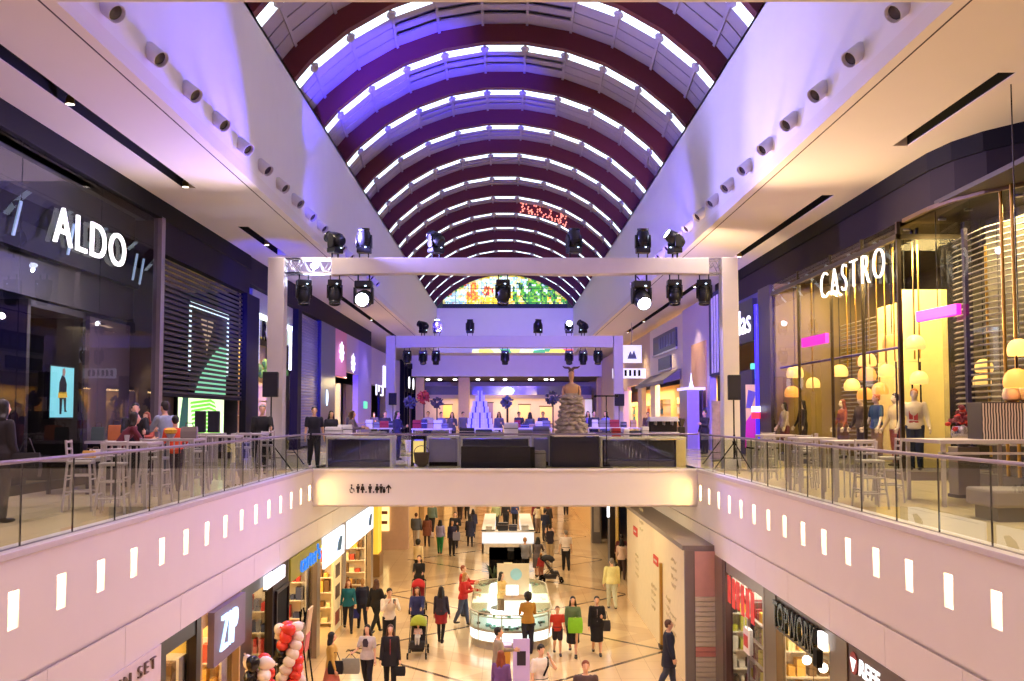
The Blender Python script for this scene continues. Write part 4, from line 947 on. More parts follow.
for i, y in enumerate((54.6, 56.8, 59.2, 66, 72, 74.5, 80, 83)):
    r = thing('goods_rack', 'tall rack of small goods in the right shops, %s' % (ORD[i]+' from the camera'), 'shelf', (10.6, y, UP), 0, 'racks in the far right shops')
    q = MB()
    for z in (.4, 1.0, 1.6, 2.2): q.box(10.3, y-.8, UP+z, 10.8, y+.8, UP+z+.05)
    q.box(10.3, y-.8, UP, 10.8, y-.75, UP+2.6).box(10.3, y+.75, UP, 10.8, y+.8, UP+2.6).build('shelf', M('rack_cream'), r)
    q = MB()
    for z in (.45, 1.05, 1.65): 
        for j in range(4): q.box(10.32, y-.65+.35*j, UP+z, 10.55, y-.42+.35*j, UP+z+rnd.uniform(.2,.4))
    q.build('goods', M(['goods_teal','goods_red','goods_white'][i%3], [(90,150,170),(170,80,70),(230,225,215)][i%3], .6), r)['kind'] = 'stuff'
hs = thing('hanging_sign', 'white lit square sign hung from the right ceiling beyond the far truss', 'sign', (8.4, 66, 9.6)); p = at_y(632, 354, 62)
MB().box(p.x-.55, 62, p.z-.55, p.x+.6, 62.15, p.z+.55).build('panel', M('sign_glow_soft', (225, 225, 250), emit=.7), hs); MB().cyl((p.x, 62.08, p.z+.55), (p.x, 62.08, SOF), .03).build('rod', STEEL, hs)
flat2('emblem', [(-.3,-.3),(-.1,.2),(0,-.05),(.12,.25),(.3,-.3)], (p.x, 61.99, p.z), M('emblem_blue', (110,120,190), .5), hs)
gs = thing('hanging_sign', 'white lit sign with dark letters over the far right passage', 'sign', (8.6, 70, 8.4)); p = at_y(629, 373, 66); MB().box(p.x-1.1, 66, p.z-.35, p.x+1.1, 66.1, p.z+.3).build('panel', M('sign_glow_soft'), gs)
for k in range(6): MB().box(p.x-.9+.3*k, 65.96, p.z-.2, p.x-.75+.3*k, 66, p.z+.2).build('letter_block', BLACK, gs)
wall('wall_passage', [(9.3-1.2, 72, UP, 8.9, 72.4, 8.6)], m=M('passage_lilac', (200, 180, 200), .5), label='lilac pier in the far right passage')
# ================================================================ FAR END SHOPS
ff = MB().box(-9, 108, UP, 9, 108.2, 8.9)
struct('wall_far_shops', ff, M('far_shop_wall', (232, 205, 178), .6), 'pale fronts of the far end shops')
for i, (px0, px1, z0, z1, col, lab) in enumerate(((443, 452, 6.6, 8.0, (255, 200, 90), 'small lit yellow window in the far end shops'), (487, 493, UP, 8.2, (120, 90, 120), 'narrow dim doorway in the far end shops'), (519, 530, 6.0, 8.0, (235, 190, 120), 'pale amber window in the far end shops'), (540, 552, 6.0, 7.8, (235, 190, 120), 'amber window left of the dress mannequin'), (585, 592, UP, 8.6, (215, 200, 215), 'pale tall window right of the dress mannequin'))):
    a, b = at_y(px0, 400, 107.9).x, at_y(px1, 400, 107.9).x
    r = thing('shop_window_display', lab, 'window display', ((a+b)/2, 107.8, z0)); MB().box(a, 107.85, z0, b, 107.95, z1).build('panel', M('far_display_%d' % i, col, emit=.5), r); MB().box(a-.1, 107.8, z0-.1, b+.1, 107.85, z0).box(a-.1, 107.8, z1, b+.1, 107.85, z1+.1).build('frame', DKPURPLE, r)
gl = thing('glass_balustrade', 'far gallery glass balustrade high under the bulkhead', 'glass railing', (0, 104, 8.9)); MB().box(-9, 104, 9.0, 9, 104.1, 9.9).build('glass_pane', M('gallery_glass', (96, 92, 110), .1), gl); MB().box(-9, 103.9, 8.6, 9, 104.2, 9.0).build('base_channel', M('far_beige'), gl)
for i, px in enumerate((428, 440, 455, 478, 492, 505, 530, 546, 552)):
    p = at_y(px, 379, 103); r = thing('far_ceiling_lamp', 'small bright lamp in the dark far ceiling, %s from the left' % ('first' if i == 0 else ORD[i]), 'ceiling lamp', p, 0, 'lamps under the far ceiling'); MB().ell(p, (.22, .2, .16), None, 8, 5).build('globe', BULB, r); MB().cyl(p+V((0,0,.1)), V((p.x, p.y, 10.6)), .03, n=6).build('rod', BLKMETAL, r)
bl = thing('stage_flood_lamp', 'glaring cool white flood lamp far off on the plaza', 'stage light', at_y(508, 391, 84)); p = at_y(508, 391, 84)
MB().lathe([(.001,0),(.34,.02),(.36,.2),(.1,.5)], p, 14, 0, Matrix.Rotation(-pi/2, 4, 'X')).build('housing', HEADM, bl); MB().ell(p+V((0,-.02,0)), (.5,.05,.3), None, 12, 6).build('lens', M('flood_glow', (150, 210, 255), emit=12), bl)
MB().cyl(p+V((0,.2,0)), V((p.x, p.y+.2, UP)), .04).build('stand', BLKMETAL, bl)
light('AREA', (0, 100, 10.4), 500*SHOPP, (255, 220, 185), 3, sy=14)
light('AREA', (0, 106.5, 8.5), 260*SHOPP, (255, 220, 185), 16, V((0, 107.6, 5.5)), sy=.5)
light('AREA', (9.9, 28.4, 10.6), 300*SHOPP, (255, 215, 130), .5, V((10.9, 28.3, 8)), sy=2)
# ================================================================ PLAZA ON THE BRIDGE
KTOP = M('kiosk_top_white', (214, 208, 206), .3); KPAN = M('kiosk_panel_lilac', (140, 136, 174), .4); MIRR = BLKGLOSS
KDK = M('kiosk_panel_dark', (60, 56, 78), .3)
def counter(px0, px1, Y, depth, front, label, h=.9, frame=True, kick=True, group=None):
    a, b = at_y(px0, 440, Y).x, at_y(px1, 440, Y).x
    r = thing('kiosk_counter', label, 'counter', ((a+b)/2, Y+depth/2, UP), 0, group)
    MB().box(a, Y-.05, UP+h-.07, b, Y+depth, UP+h).build('worktop', KTOP, r, bevel=.01)
    fp = MB().box(a+.06, Y, UP+(.12 if kick else .02), b-.06, Y+.04, UP+h-.09)
    if front is MIRR:
        fp = MB().box(a+.06, Y, UP+.01, b-.06, Y+.04, UP+h-.09)
        for v in fp.v: v.y -= (v.z-UP)*.021
    fp.build('front_panel', front, r)
    MB().box(a, Y+.0, UP, a+.06, Y+depth-.05, UP+h-.07).build('side_panel', KTOP if frame else front, r)
    MB().box(b-.06, Y+.0, UP, b, Y+depth-.05, UP+h-.07).build('side_panel', KTOP if frame else front, r)
    MB().box(a+.06, Y+.08, UP, b-.06, Y+.12, UP+.12).build('kickboard', BLACK, r)
    return r
counter(326, 392, 29.6, 1.2, MIRR, 'long dark glossy counter with white top at the left of the bridge')
counter(427, 459.5, 30.2, 1.1, KPAN, 'pale lilac counter left of the central black box')
counter(460.5, 530.5, 30.0, .8, M('kiosk_panel_slate', (46, 46, 74), .6), 'wide dark counter with white top at the centre of the bridge')
fb = thing('black_box_counter', 'low wide black box standing in front of the central counter', 'box', (0, 29.2, UP)); a, b = at_y(461, 450, 29.0).x, at_y(530, 450, 29.0).x
MB().box(a, 29.0, UP, b, 29.6, UP+.62).build('front_panel', M('box_navy', (26, 26, 44), .6, spec=.2), fb, bevel=.01); MB().box(b+.01, 29.1, UP, b+.14, 29.6, UP+.6).build('side_panel', BLACK, fb)
MB().box(a+.02, 28.98, UP+.3, b-.02, 29.0, UP+.31).build('seam', BLACK, fb)
counter(531.5, 550.5, 30.4, 1.1, KPAN, 'short pale lilac counter between the black box and the dress mannequin')
counter(551.5, 599, 29.4, 1.5, M('kiosk_panel_plum', (38, 35, 58), .6, spec=.2), 'black counter carrying the dress mannequin', .98, False, False)
counter(600.5, 686, 29.8, 1.4, MIRR, 'long dark glossy counter at the right of the bridge', .88)
tag(MB().box(at_y(676,450,29.7).x, 29.64, UP, at_y(685,450,29.7).x, 29.72, UP+.8).build('light_board', M('yellow_panel', (225, 205, 150), .4)), 'pale yellow upright board at the end of the right dark counter', 'board')
st = thing('round_stool', 'low grey cylindrical pouf beside the black box', 'pouf', (at_y(538.5,460,29.3).x, 29.3, UP)); MB().lathe([(.2,.0),(.22,.03),(.22,.44),(.19,.5),(.001,.51)], (at_y(538.5,460,29.3).x, 29.3, UP), 20).build('body', M('pouf_grey', (110, 104, 112), .8), st, True)
MB().lathe([(.223,.4),(.226,.41),(.223,.42)], (at_y(538.5,460,29.3).x, 29.3, UP), 20).build('piping', BLACK, st)
# open stand between counters with a small lit basket
ob = thing('display_stand', 'small open stand with a warm lit shelf left of the lilac counter', 'stand', (at_y(418, 450, 30).x, 30.2, UP)); a, b = at_y(411, 450, 30).x, at_y(425, 450, 30).x
MB().box(a, 30, UP, a+.04, 30.6, UP+.88).box(b-.04, 30, UP, b, 30.6, UP+.88).build('leg', BLACK, ob); MB().box(a, 30, UP+.8, b, 30.6, UP+.9).build('top', BLACK, ob); MB().box(a, 30.3, UP+.1, b, 30.5, UP+.75).build('light_panel', M('warm_box', (245, 205, 130), emit=.9), ob)
bk = thing('round_basket', 'dark round basket leaning under the open stand', 'basket', ((a+b)/2+.1, 29.85, UP)); MB().lathe([(.1,0),(.2,.1),(.24,.42),(.21,.42),(.17,.1)], ((a+b)/2+.12, 29.85, UP), 14).build('body', M('basket_brown', (80, 66, 60), .8), bk, True)
MB().tube([((a+b)/2+.12+.22*cos(t), 29.85, UP+.42+.2*sin(t)) for t in [pi*i/10 for i in range(11)]], .012, 6).build('handle', M('basket_brown'), bk)
# second row of kiosks
row2 = [(330, 352, 40, 'white counter far left behind the dark glossy one'), (356, 398, 38, 'white display counter behind the dark glossy one'), (412, 450, 36, 'white glass display counter left of the gift tower'), (464, 502, 36.5, 'white glass display counter below the gift tower'), (512, 552, 38, 'white glass display counter at mid plaza'), (588, 640, 40, 'white glass display counter right of the dress mannequin')]
for px0, px1, Y, lab in row2:
    a, b = at_y(px0, 430, Y).x, at_y(px1, 430, Y).x
    r = thing('glass_display_counter', lab, 'counter', ((a+b)/2, Y, UP))
    MB().box(a, Y, UP, b, Y+1.0, UP+.72).build('body', KPAN, r, bevel=.01); MB().box(a-.03, Y-.03, UP+1.0, b+.03, Y+1.03, UP+1.05).build('top', KTOP, r)
    MB().box(a+.02, Y+.01, UP+.72, b-.02, Y+.03, UP+1.0).build('glass_front', PANE, r)
    q = MB()
    for x in (a, b-.04): q.box(x, Y, UP+.72, x+.04, Y+.04, UP+1.0).box(x, Y+.96, UP+.72, x+.04, Y+1, UP+1.0)
    q.build('posts', KTOP, r); MB().box(a+.1, Y+.3, UP+.72, b-.1, Y+.7, UP+.86).build('goods', M('goods_mixed', (130, 112, 120), .6, var=.5, scale=14), r)['kind'] = 'stuff'
nit = 0
NITM = [M('item_white', (225, 222, 225), .5), M('item_navy', (40, 42, 70), .5), M('item_grey', (120, 116, 128), .6), M('item_tan', (170, 140, 110), .6), M('item_red', (150, 30, 36), .5)]
def case(px, Y, z, w, h, mi, label):
    x = at_y(px, 430, Y).x; r = thing('display_box', label, 'box', (x, Y, z)); MB().loft([[V((x+sx*w/2*k, Y+sy*.16*k, zz)) for sx, sy in ((-1,-1),(1,-1),(1,1),(-1,1))] for zz, k in ((z,1),(z+h*.85,1),(z+h,.93))]).build('body', NITM[mi], r, bevel=.006)
    MB().box(x-w/2-.006, Y-.165, z+h*.55, x+w/2+.006, Y+.165, z+h*.6).build('band', BLACK if mi != 1 else KTOP, r)
K1 = UP+.9
for a in ((334, 29.9, K1, .5, .28, 0, 'white box at the left end of the dark glossy counter'), (345, 30.2, K1, .4, .34, 0, 'tall white box on the dark glossy counter'), (365, 30.2, K1, .6, .1, 3, 'flat tan tray on the dark glossy counter'), (378, 30.0, K1, .5, .14, 2, 'grey tray on the dark glossy counter'),
          (440, 30.5, K1, .5, .16, 2, 'grey box on the lilac counter'), (467, 30.4, K1, .45, .24, 1, 'navy box at the left of the central counter'), (484, 30.4, K1, .5, .2, 1, 'second navy box on the central counter'), (497, 30.3, K1, .4, .12, 2, 'grey case on the central counter'), (511, 30.3, K1, .42, .4, 0, 'pale upright card box on the central counter'), (525, 30.4, K1, .45, .2, 2, 'grey box at the right of the central counter'), (541, 30.6, K1, .5, .3, 2, 'long grey case on the short lilac counter'),
          (616, 30.3, UP+.88, .26, .26, 4, 'dark red box on the right dark counter'), (626, 30.3, UP+.88, .16, .24, 0, 'slim white box beside the dark red one'), (634, 30.4, UP+.88, .4, .18, 1, 'dark case on the right dark counter'), (645, 30.4, UP+.88, .2, .3, 0, 'white box right of the dark case')):
    case(*a)
rq = random.Random(77); kinds = ['white box', 'navy box', 'grey case', 'tan tray', 'red box']
for (pa, pb, Y, nm) in ((358, 396, 38.4, 'counter behind the dark glossy one'), (414, 448, 36.4, 'counter left of the gift tower'), (514, 550, 38.4, 'counter at mid plaza'), (590, 638, 40.4, 'counter right of the dress mannequin')):
    for i in range(5):
        mi = (i*2+int(pa)) % 5; case(pa+(pb-pa)*(i+.5)/5, Y, UP+1.05, rq.uniform(.2,.45), rq.uniform(.12,.34), mi, '%s, %s on the white %s' % (kinds[mi], ['first', 'second', 'third', 'fourth', 'fifth'][i], nm))
# cash register style machine at the right end
em = thing('coffee_machine', 'wide steel espresso machine at the right end of the dark counter', 'coffee machine', (at_y(663, 430, 30.6).x, 30.6, UP+.88)); x = at_y(663, 430, 30.6).x; z = UP+.88
MB().box(x-.45, 30.3, z, x+.45, 30.9, z+.14).build('base', STEEL, em, bevel=.02); MB().box(x-.43, 30.55, z+.14, x+.43, 30.9, z+.5).build('body', M('machine_dark', (60, 56, 62), .3, .5), em, bevel=.03)
MB().loft([[V((x-.46,30.3,z+.46)),V((x+.46,30.3,z+.46)),V((x+.46,30.9,z+.46)),V((x-.46,30.9,z+.46))],[V((x-.4,30.36,z+.6)),V((x+.4,30.36,z+.6)),V((x+.4,30.88,z+.6)),V((x-.4,30.88,z+.6))]]).build('top', STEEL, em)
for dx in (-.25, 0, .25): MB().cyl((x+dx, 30.45, z+.46), (x+dx, 30.45, z+.36), .05).cyl((x+dx, 30.45, z+.37), (x+dx, 30.28, z+.35), .015).build('group_head', STEEL, em)
gr = thing('coffee_grinder', 'dark coffee grinder beside the espresso machine', 'grinder', (x+.56, 30.6, z)); MB().box(x+.46, 30.5, z, x+.66, 30.75, z+.3).build('body', M('machine_dark'), gr, bevel=.02); MB().lathe([(.06,.3),(.12,.5),(.11,.55),(.001,.56)], (x+.56, 30.62, z), 12).build('hopper', M('hopper_smoke', (70, 62, 60), .2), gr, True)
hk = thing('hook_rack', 'thin black T shaped stand rising right of the dress mannequin', 'stand', (at_y(606.5, 440, 29.3).x, 29.3, UP)); x = at_y(606.5, 440, 29.3).x
MB().cyl((x, 29.3, UP), (x, 29.3, at_y(600, 396, 29.3).z), .016).build('pole', BLKMETAL, hk); zt = at_y(600, 396, 29.3).z; MB().box(x-.32, 29.27, zt-.02, x+.32, 29.33, zt+.02).build('crossbar', BLKMETAL, hk)
MB().ell((x-.32, 29.3, zt+.0), (.05,.05,.05)).ell((x+.32, 29.3, zt), (.05,.05,.05)).build('end_knobs', BLKMETAL, hk); MB().lathe([(.2,0),(.2,.02),(.03,.03)], (x, 29.3, UP), 14).build('base', BLKMETAL, hk)
# gift tower
bx_, Yg = at_y(480, 420, 41).x, 41.0
BOXW = M('gift_white', (226, 226, 242), .5); RIBB = M('gift_ribbon', (70, 66, 150), .5)
cnt = 0; z = UP+.9
tt = thing('display_plinth', 'low white plinth under the tower of white gift boxes', 'plinth', (bx_, Yg, UP)); MB().box(bx_-.7, Yg-.5, UP, bx_+.7, Yg+.5, UP+.84).build('body', KPAN, tt, bevel=.02); MB().box(bx_-.75, Yg-.55, UP+.84, bx_+.75, Yg+.55, UP+.9).build('top', KTOP, tt)
for lev, (n, w, h) in enumerate(((3, .34, .26), (3, .32, .24), (3, .28, .24), (2, .34, .24), (2, .28, .22), (1, .36, .24), (1, .2, .2))):
    for i in range(n):
        x = bx_ + (i-(n-1)/2)*(w+.015); g = thing('gift_box', 'white ribboned gift box in the tower, level %s from the bottom%s' % (['one','two','three','four','five','six','seven'][lev], '' if n == 1 else ', '+(['left','right'] if n == 2 else ['left','middle','right'])[i]), 'gift box', (x, Yg, z), 0, 'white gift boxes in the tower')
        MB().box(x-w/2, Yg-w/2, z, x+w/2, Yg+w/2, z+h*.78).build('box', BOXW, g, bevel=.006); MB().box(x-w/2-.006, Yg-w/2-.006, z+h*.78, x+w/2+.006, Yg+w/2+.006, z+h).build('lid', BOXW, g); MB().box(x-.03, Yg-w/2-.012, z, x+.03, Yg-w/2+.1, z+h+.004).build('ribbon', RIBB, g)
    z += h
# dress mannequin
mx, my = at_y(571.5, 430, 30.1).x, 30.1; mz = UP+.98
dm = thing('dress_mannequin', 'life size bare shouldered mannequin in a tall dress of grey beige ruffles', 'mannequin', (mx, my, mz))
sk = M('mannequin_skin', (196, 150, 112), .5)
q = MB(); H0 = mz+1.05
q.loft([[V((mx+rx*cos(2*pi*j/16), my+ry*sin(2*pi*j/16), H0+zz)) for j in range(16)] for rx, ry, zz in ((.17,.12,0),(.19,.14,.14),(.2,.15,.24),(.22,.12,.36),(.2,.1,.41),(.09,.08,.45),(.055,.055,.48),(.05,.05,.56),(.07,.08,.6),(.085,.1,.68),(.085,.1,.76),(.05,.06,.82),(.005,.005,.84))])
for s in (-1, 1): q.tube([(mx+s*.2, my, H0+.37), (mx+s*.25, my+.02, H0+.2), (mx+s*.24, my-.05, H0+.0)], [.055,.045,.035], 8)
q.build('body', sk, dm, True)
hr = MB()
for s in (-1, 1): hr.tube([(mx+s*.01, my, H0+.84), (mx+s*.08, my, H0+.92), (mx+s*.2, my, H0+.93), (mx+s*.26, my, H0+.97)], [.05,.04,.03,.01], 8)
hr.ell((mx, my+.03, H0+.79), (.09,.1,.09)); hr.build('headpiece', M('headpiece_brown', (84, 62, 54), .6), dm, True)
rf = MB(); rq = random.Random(3)
RUF = M('ruffle_beige', (172, 160, 152), .75, var=.25, scale=9)
for lev in range(9):
    zz = mz + .06 + lev*.125; rr = .44 - .025*lev + (.05 if lev in (1, 2) else 0)
    n = 9
    for j in range(n):
        a = 2*pi*(j+.5*(lev%2))/n + rq.uniform(-.15,.15)
        c = V((mx+cos(a)*rr*.8, my+sin(a)*rr*.6, zz+rq.uniform(-.03,.03)))
        R = Matrix.Rotation(a, 4, 'Z') @ Matrix.Rotation(rq.uniform(.1,.6), 4, 'Y')
        rf.lathe([(.02,-.03),(.1,-.05),(.16,.0),(.15,.06),(.11,.04),(.07,.07),(.03,.03)], c, 10, 0, R)
rf.loft([[V((mx+k*rx*cos(2*pi*j/14), my+k*ry*sin(2*pi*j/14), mz+zz)) for j in range(14)] for rx, ry, zz, k in ((.4,.32,0,1),(.38,.3,.3,1),(.3,.22,.7,1),(.2,.15,1.05,1),(.19,.15,1.2,1))])
rf.build('ruffle_dress', RUF, dm, True)
# planters with ball trees and red flowers, far plaza
def ball_plant(px, py, Y, r_, col, label):
    p = at_y(px, py, Y); t = thing('potted_plant', label, 'plant', (p.x, p.y, UP)); q = MB(); rq = random.Random(int(px))
    for _ in range(60):
        u = V((rq.gauss(0,1), rq.gauss(0,1), rq.gauss(0,1))).normalized(); q.ell(p+u*r_*rq.uniform(.6,1), (r_*.3, r_*.12, r_*.2), Matrix.Rotation(rq.uniform(0,6), 4, u), 6, 4)
    q.build('foliage', M('plant_'+'_'.join(map(str,col)), col, .7), t); MB().cyl((p.x,p.y,UP+.5), (p.x,p.y,p.z), .03).build('stem', M('stem_brown', (80,60,50), .7), t); MB().lathe([(.16,0),(.22,.5),(.2,.5),(.15,.4),(.001,.4)], (p.x,p.y,UP), 14).build('pot', KTOP, t, True)
ball_plant(437, 403, 44, .26, (70, 60, 92), 'dark round topiary on the plaza left of the gift tower')
ball_plant(424, 397, 46, .3, (170, 50, 60), 'red leaved plant left of the round topiary'); ball_plant(410, 402, 42, .26, (60, 56, 96), 'dark plant at the left rim of the plaza')
ball_plant(507, 402, 48, .3, (86, 86, 140), 'bluish plant below the glaring flood lamp'); ball_plant(553, 398, 44, .3, (60, 60, 80), 'dark plant just left of the dress mannequin')
# speakers on stands
SPK = M('speaker_black', (26, 24, 36), .6); GRL = M('speaker_grille', (34, 32, 46), .7, .2)
def speaker(px0, px1, py0, py1, Y, label, tripod=True, stand_label=None):
    a = at_y(px0, py0, Y); b = at_y(px1, py1, Y); w = b.x-a.x; x = (a.x+b.x)/2
    r = thing('loudspeaker', label, 'loudspeaker', (x, Y, b.z)); q = [(-.5,-.5),(.5,-.5),(.38,.5),(-.38,.5)]
    MB().prism([(u*w, v_*w*.85) for u, v_ in q], (x, Y, b.z), (1,0,0), (0,1,0), (0,0,a.z-b.z)).build('cabinet', SPK, r, bevel=.015)
    MB().box(x-w*.45, Y-w*.425-.012, b.z+.04, x+w*.45, Y-w*.425, a.z-.04).build('grille', GRL, r)
    if tripod:
        t = thing('speaker_stand', stand_label, 'stand', (x, Y, UP)); MB().cyl((x, Y, UP+.5), (x, Y, b.z), .02).cyl((x, Y, UP+.35), (x, Y, UP+1.0), .028).build('pole', BLKMETAL, t)
        MB().lathe([(.05,0),(.05,.08)], (x, Y, UP+.75), 10).build('collar', BLKMETAL, t)
        for k in range(3):
            an = 2*pi*k/3 + .5; e = V((x+cos(an)*.6, Y+sin(an)*.6, UP+.02)); MB().tube([(x, Y, UP+.8), e], .016, 6).tube([(x, Y, UP+.38), V((x,Y,UP+.8)).lerp(e, .55)], .01, 6).build('leg', BLKMETAL, t); lg = LAST[0]
            MB().ell(e, (.03,.03,.02)).build('rubber_foot', BLACK, lg)
speaker(264, 279, 372, 397, 26.95, 'black loudspeaker on a tripod in front of the left truss column', True, 'black tripod stand below the speaker at the left truss column')
speaker(281, 290, 376, 400, 31, 'narrower black loudspeaker just right of the left truss column', True, 'black tripod stand right of the left truss column')
speaker(389, 397, 393, 405, 53, 'small far black loudspeaker at the left foot of the far truss', True, 'far thin stand under the left far speaker')
speaker(614, 624, 394, 406, 52, 'small far black loudspeaker at the right foot of the far truss', True, 'far thin stand under the right far speaker')
speaker(727, 740, 375, 400, 26.8, 'black loudspeaker on a tripod in front of the right truss column', True, 'black tripod stand below the speaker at the right truss column')
speaker(717, 725, 376, 401, 31, 'narrower black loudspeaker just left of the right truss column', True, 'black stand left of the right truss column')
speaker(196, 206, 411, 432.4, 24.5, 'left one of two squat black speakers before the video screen', False); speaker(209, 220, 411, 432.4, 24.5, 'right one of two squat black speakers before the video screen', False)
# ================================================================ WALKWAY FURNITURE
FW = M('furniture_white', (166, 160, 162), .45)
def bar_table(x, y, label, w=.75, h=1.08, rz=0):
    r = thing('bar_table', label, 'table', (x, y, UP), rz); MB().box(-w/2, -w/2, h-.05, w/2, w/2, h).build('tabletop', FW, r, local=True, bevel=.008)
    for a in (-1, 1):
        for b in (-1, 1): MB().box(a*(w/2-.03)-.025, b*(w/2-.03)-.025, 0, a*(w/2-.03)+.025, b*(w/2-.03)+.025, h-.05).build('leg', FW, r, local=True)
    q = MB()
    for i in range(7): q.box(-w/2+.08+i*(w-.16)/6-.012, -w/2+.02, .12, -w/2+.08+i*(w-.16)/6+.012, -w/2+.035, h-.06)
    q.build('slat_front', FW, r, local=True); return r
def bar_stool(x, y, rz, label):
    r = thing('bar_stool', label, 'bar stool', (x, y, UP), radians(rz), 'white bar stools along the balconies')
    MB().loft([[V((sx*.18*k, sy*.18*k, z)) for sx, sy in ((-1,-1),(1,-1),(1,1),(-1,1))] for z, k in ((.74,1),(.78,1.02),(.79,.95))]).build('seat', FW, r, local=True, bevel=.006)
    for sx in (-1, 1):
        MB().tube([(sx*.22, -.22, 0), (sx*.16, -.16, .75)], .02, 6).build('leg', FW, r, local=True); MB().tube([(sx*.22, .22, 0), (sx*.16, .17, .75), (sx*.16, .2, 1.12)], .02, 6).build('leg', FW, r, local=True)
    q = MB()
    for z, k in ((.25, .2), (.5, .185)):
        for s in (-1, 1): q.tube([(-k, s*k, z), (k, s*k, z)], .014, 6).tube([(s*k, -k, z+.06), (s*k, k, z+.06)], .014, 6)
    q.build('rungs', FW, r, local=True)
    q = MB()
    for z in (.88, .98, 1.09): q.tube([(-.16, .19, z), (0, .215, z), (.16, .19, z)], .018, 6)
    q.build('backrest', FW, r, local=True)
for x, y, l in ((-6.05, 16.3, 'white bar table on the left walkway nearest the camera'), (-6.15, 19.0, 'white slatted bar table behind the orange shirted child'), (-6.2, 22.0, 'white bar table before the two squat speakers'), (-6.25, 24.6, 'white bar table by the shutter shop'), (-7.28, 24.5, 'white bar table carrying the two squat speakers'), (6.1, 22.6, 'white bar table at the far end of the right walkway'), (5.95, 17.4, 'white bar table with vertical slats before the mannequins'), (6.0, 19.6, 'white bar table in the middle of the right walkway')): bar_table(x, y, l)
for i, (x, y, rz, l) in enumerate(((-6.75, 16.0, 100, 'white bar stool left of the nearest left bar table'), (-6.0, 15.4, 10, 'white ladder-back bar stool in front of the nearest left bar table'), (-6.1, 17.5, 170, 'white bar stool between the first two left bar tables'), (-6.3, 20.6, 20, 'white bar stool between the second and third left bar tables'), (-6.85, 22.2, 95, 'white bar stool before the video screen'), (-6.1, 23.3, 5, 'white bar stool beyond the third left bar table'), (-6.0, 25.2, 0, 'white bar stool nearest the left truss column'), (6.1, 23.6, 190, 'white bar stool at the far right bar table'), (6.75, 22.4, 260, 'white bar stool facing the far right bar table'), (5.95, 16.4, 0, 'white ladder-back bar stool in front of the slatted right bar table'), (6.7, 17.6, 265, 'white bar stool beside the slatted right bar table'), (6.1, 20.6, 175, 'white bar stool behind the middle right bar table'))): bar_stool(x, y, rz, l)
def small(name, label, cat, x, y, z, prof, mat, top=None):
    r = thing(name, label, cat, (x, y, z)); MB().lathe(prof, (x, y, z), 14).build('body', mat, r, True)
    if top: MB().lathe(top[0], (x, y, z), 12).build(top[1], top[2], r, True)
TZ = UP+1.08
small('paper_cup', 'white paper cup on the left bar tables, nearest', 'cup', -6.2, 16.45, TZ, [(.03,0),(.045,.11),(.04,.11),(.03,.01)], FW); small('paper_cup', 'white paper cup on the left slatted table', 'cup', -6.1, 19.1, TZ, [(.03,0),(.045,.11),(.04,.11),(.03,.01)], FW)
small('flower_bowl', 'small bowl of yellow flowers on the left slatted table', 'flowers', -6.3, 18.9, TZ, [(.05,0),(.09,.08),(.08,.08),(.04,.02)], FW, ([(.001,.07),(.11,.1),(.12,.16),(.06,.2),(.001,.2)], 'flowers', M('flower_yellow', (225, 170, 50), .7, var=.5, scale=30)))
def bag_box(x, y, z, w, h, col, label, name='shopping_bag'):
    r = thing(name, label, 'bag', (x, y, z)); MB().loft([[V((x+sx*w/2*k, y+sy*w*.22*k2, zz)) for sx, sy in ((-1,-1),(1,-1),(1,1),(-1,1))] for zz, k, k2 in ((z,1,1),(z+h*.6,1.02,.9),(z+h,.98,.6))]).build('body', M('bag_%d_%d_%d' % col, col, .6), r, bevel=.01)
    MB().tube([(x-w*.25, y, z+h*.95), (x-w*.2, y, z+h*1.3), (x+w*.2, y, z+h*1.3), (x+w*.25, y, z+h*.95)], .01, 6).build('handle', M('bag_handle', (90, 70, 60), .6), r)
bag_box(-5.95, 18.9, TZ, .3, .22, (120, 110, 108), 'grey paper bag on the left slatted table')
# shoe shop display in front of the glass
dt = thing('display_table', 'low black display table with white top at the shoe shop front', 'table', (-8.4, 20.2, UP)); MB().box(-8.9, 19.2, UP+.62, -7.9, 21.4, UP+.68).build('tabletop', FW, dt); MB().box(-8.8, 19.3, UP+.5, -8.0, 21.3, UP+.62).build('drawer', BLACK, dt)
for a in (-8.8, -8.05):
    for b in (19.3, 21.2): MB().box(a, b, UP, a+.06, b+.06, UP+.62).build('leg', BLACK, dt)
dt2 = thing('display_table', 'taller white display table behind the low black one', 'table', (-8.7, 22.2, UP)); MB().box(-9.1, 21.7, UP+.9, -8.2, 23.0, UP+.96).build('tabletop', FW, dt2); MB().box(-9.05, 21.75, UP, -8.25, 22.95, UP+.9).build('body', BLACK, dt2)
bag_box(-8.6, 22.2, UP+.96, .34, .34, (190, 110, 60), 'orange brown leather handbag on the white display table', 'handbag'); bag_box(-8.9, 21.95, UP+.96, .28, .3, (70, 84, 80), 'dark green handbag behind the orange brown one', 'handbag'); bag_box(-8.35, 22.75, UP+.96, .26, .16, (225, 210, 190), 'cream clutch bag on the white display table', 'handbag')
bag_box(-8.2, 19.8, UP+.68, .24, .14, (215, 170, 80), 'golden clutch on the low black display table', 'handbag'); bag_box(-8.4, 20.6, UP+.68, .24, .14, (220, 215, 205), 'white purse on the low black display table', 'handbag')
pl = thing('display_plinth', 'white display plinth right of the orange handbag', 'plinth', (-7.7, 22.6, UP)); MB().box(-8.0, 22.2, UP, -7.4, 23.0, UP+.72).build('body', FW, pl, bevel=.01); MB().box(-8.03, 22.17, UP+.72, -7.37, 23.03, UP+.76).build('top', M('plinth_glow', (240, 225, 190), .4), pl)
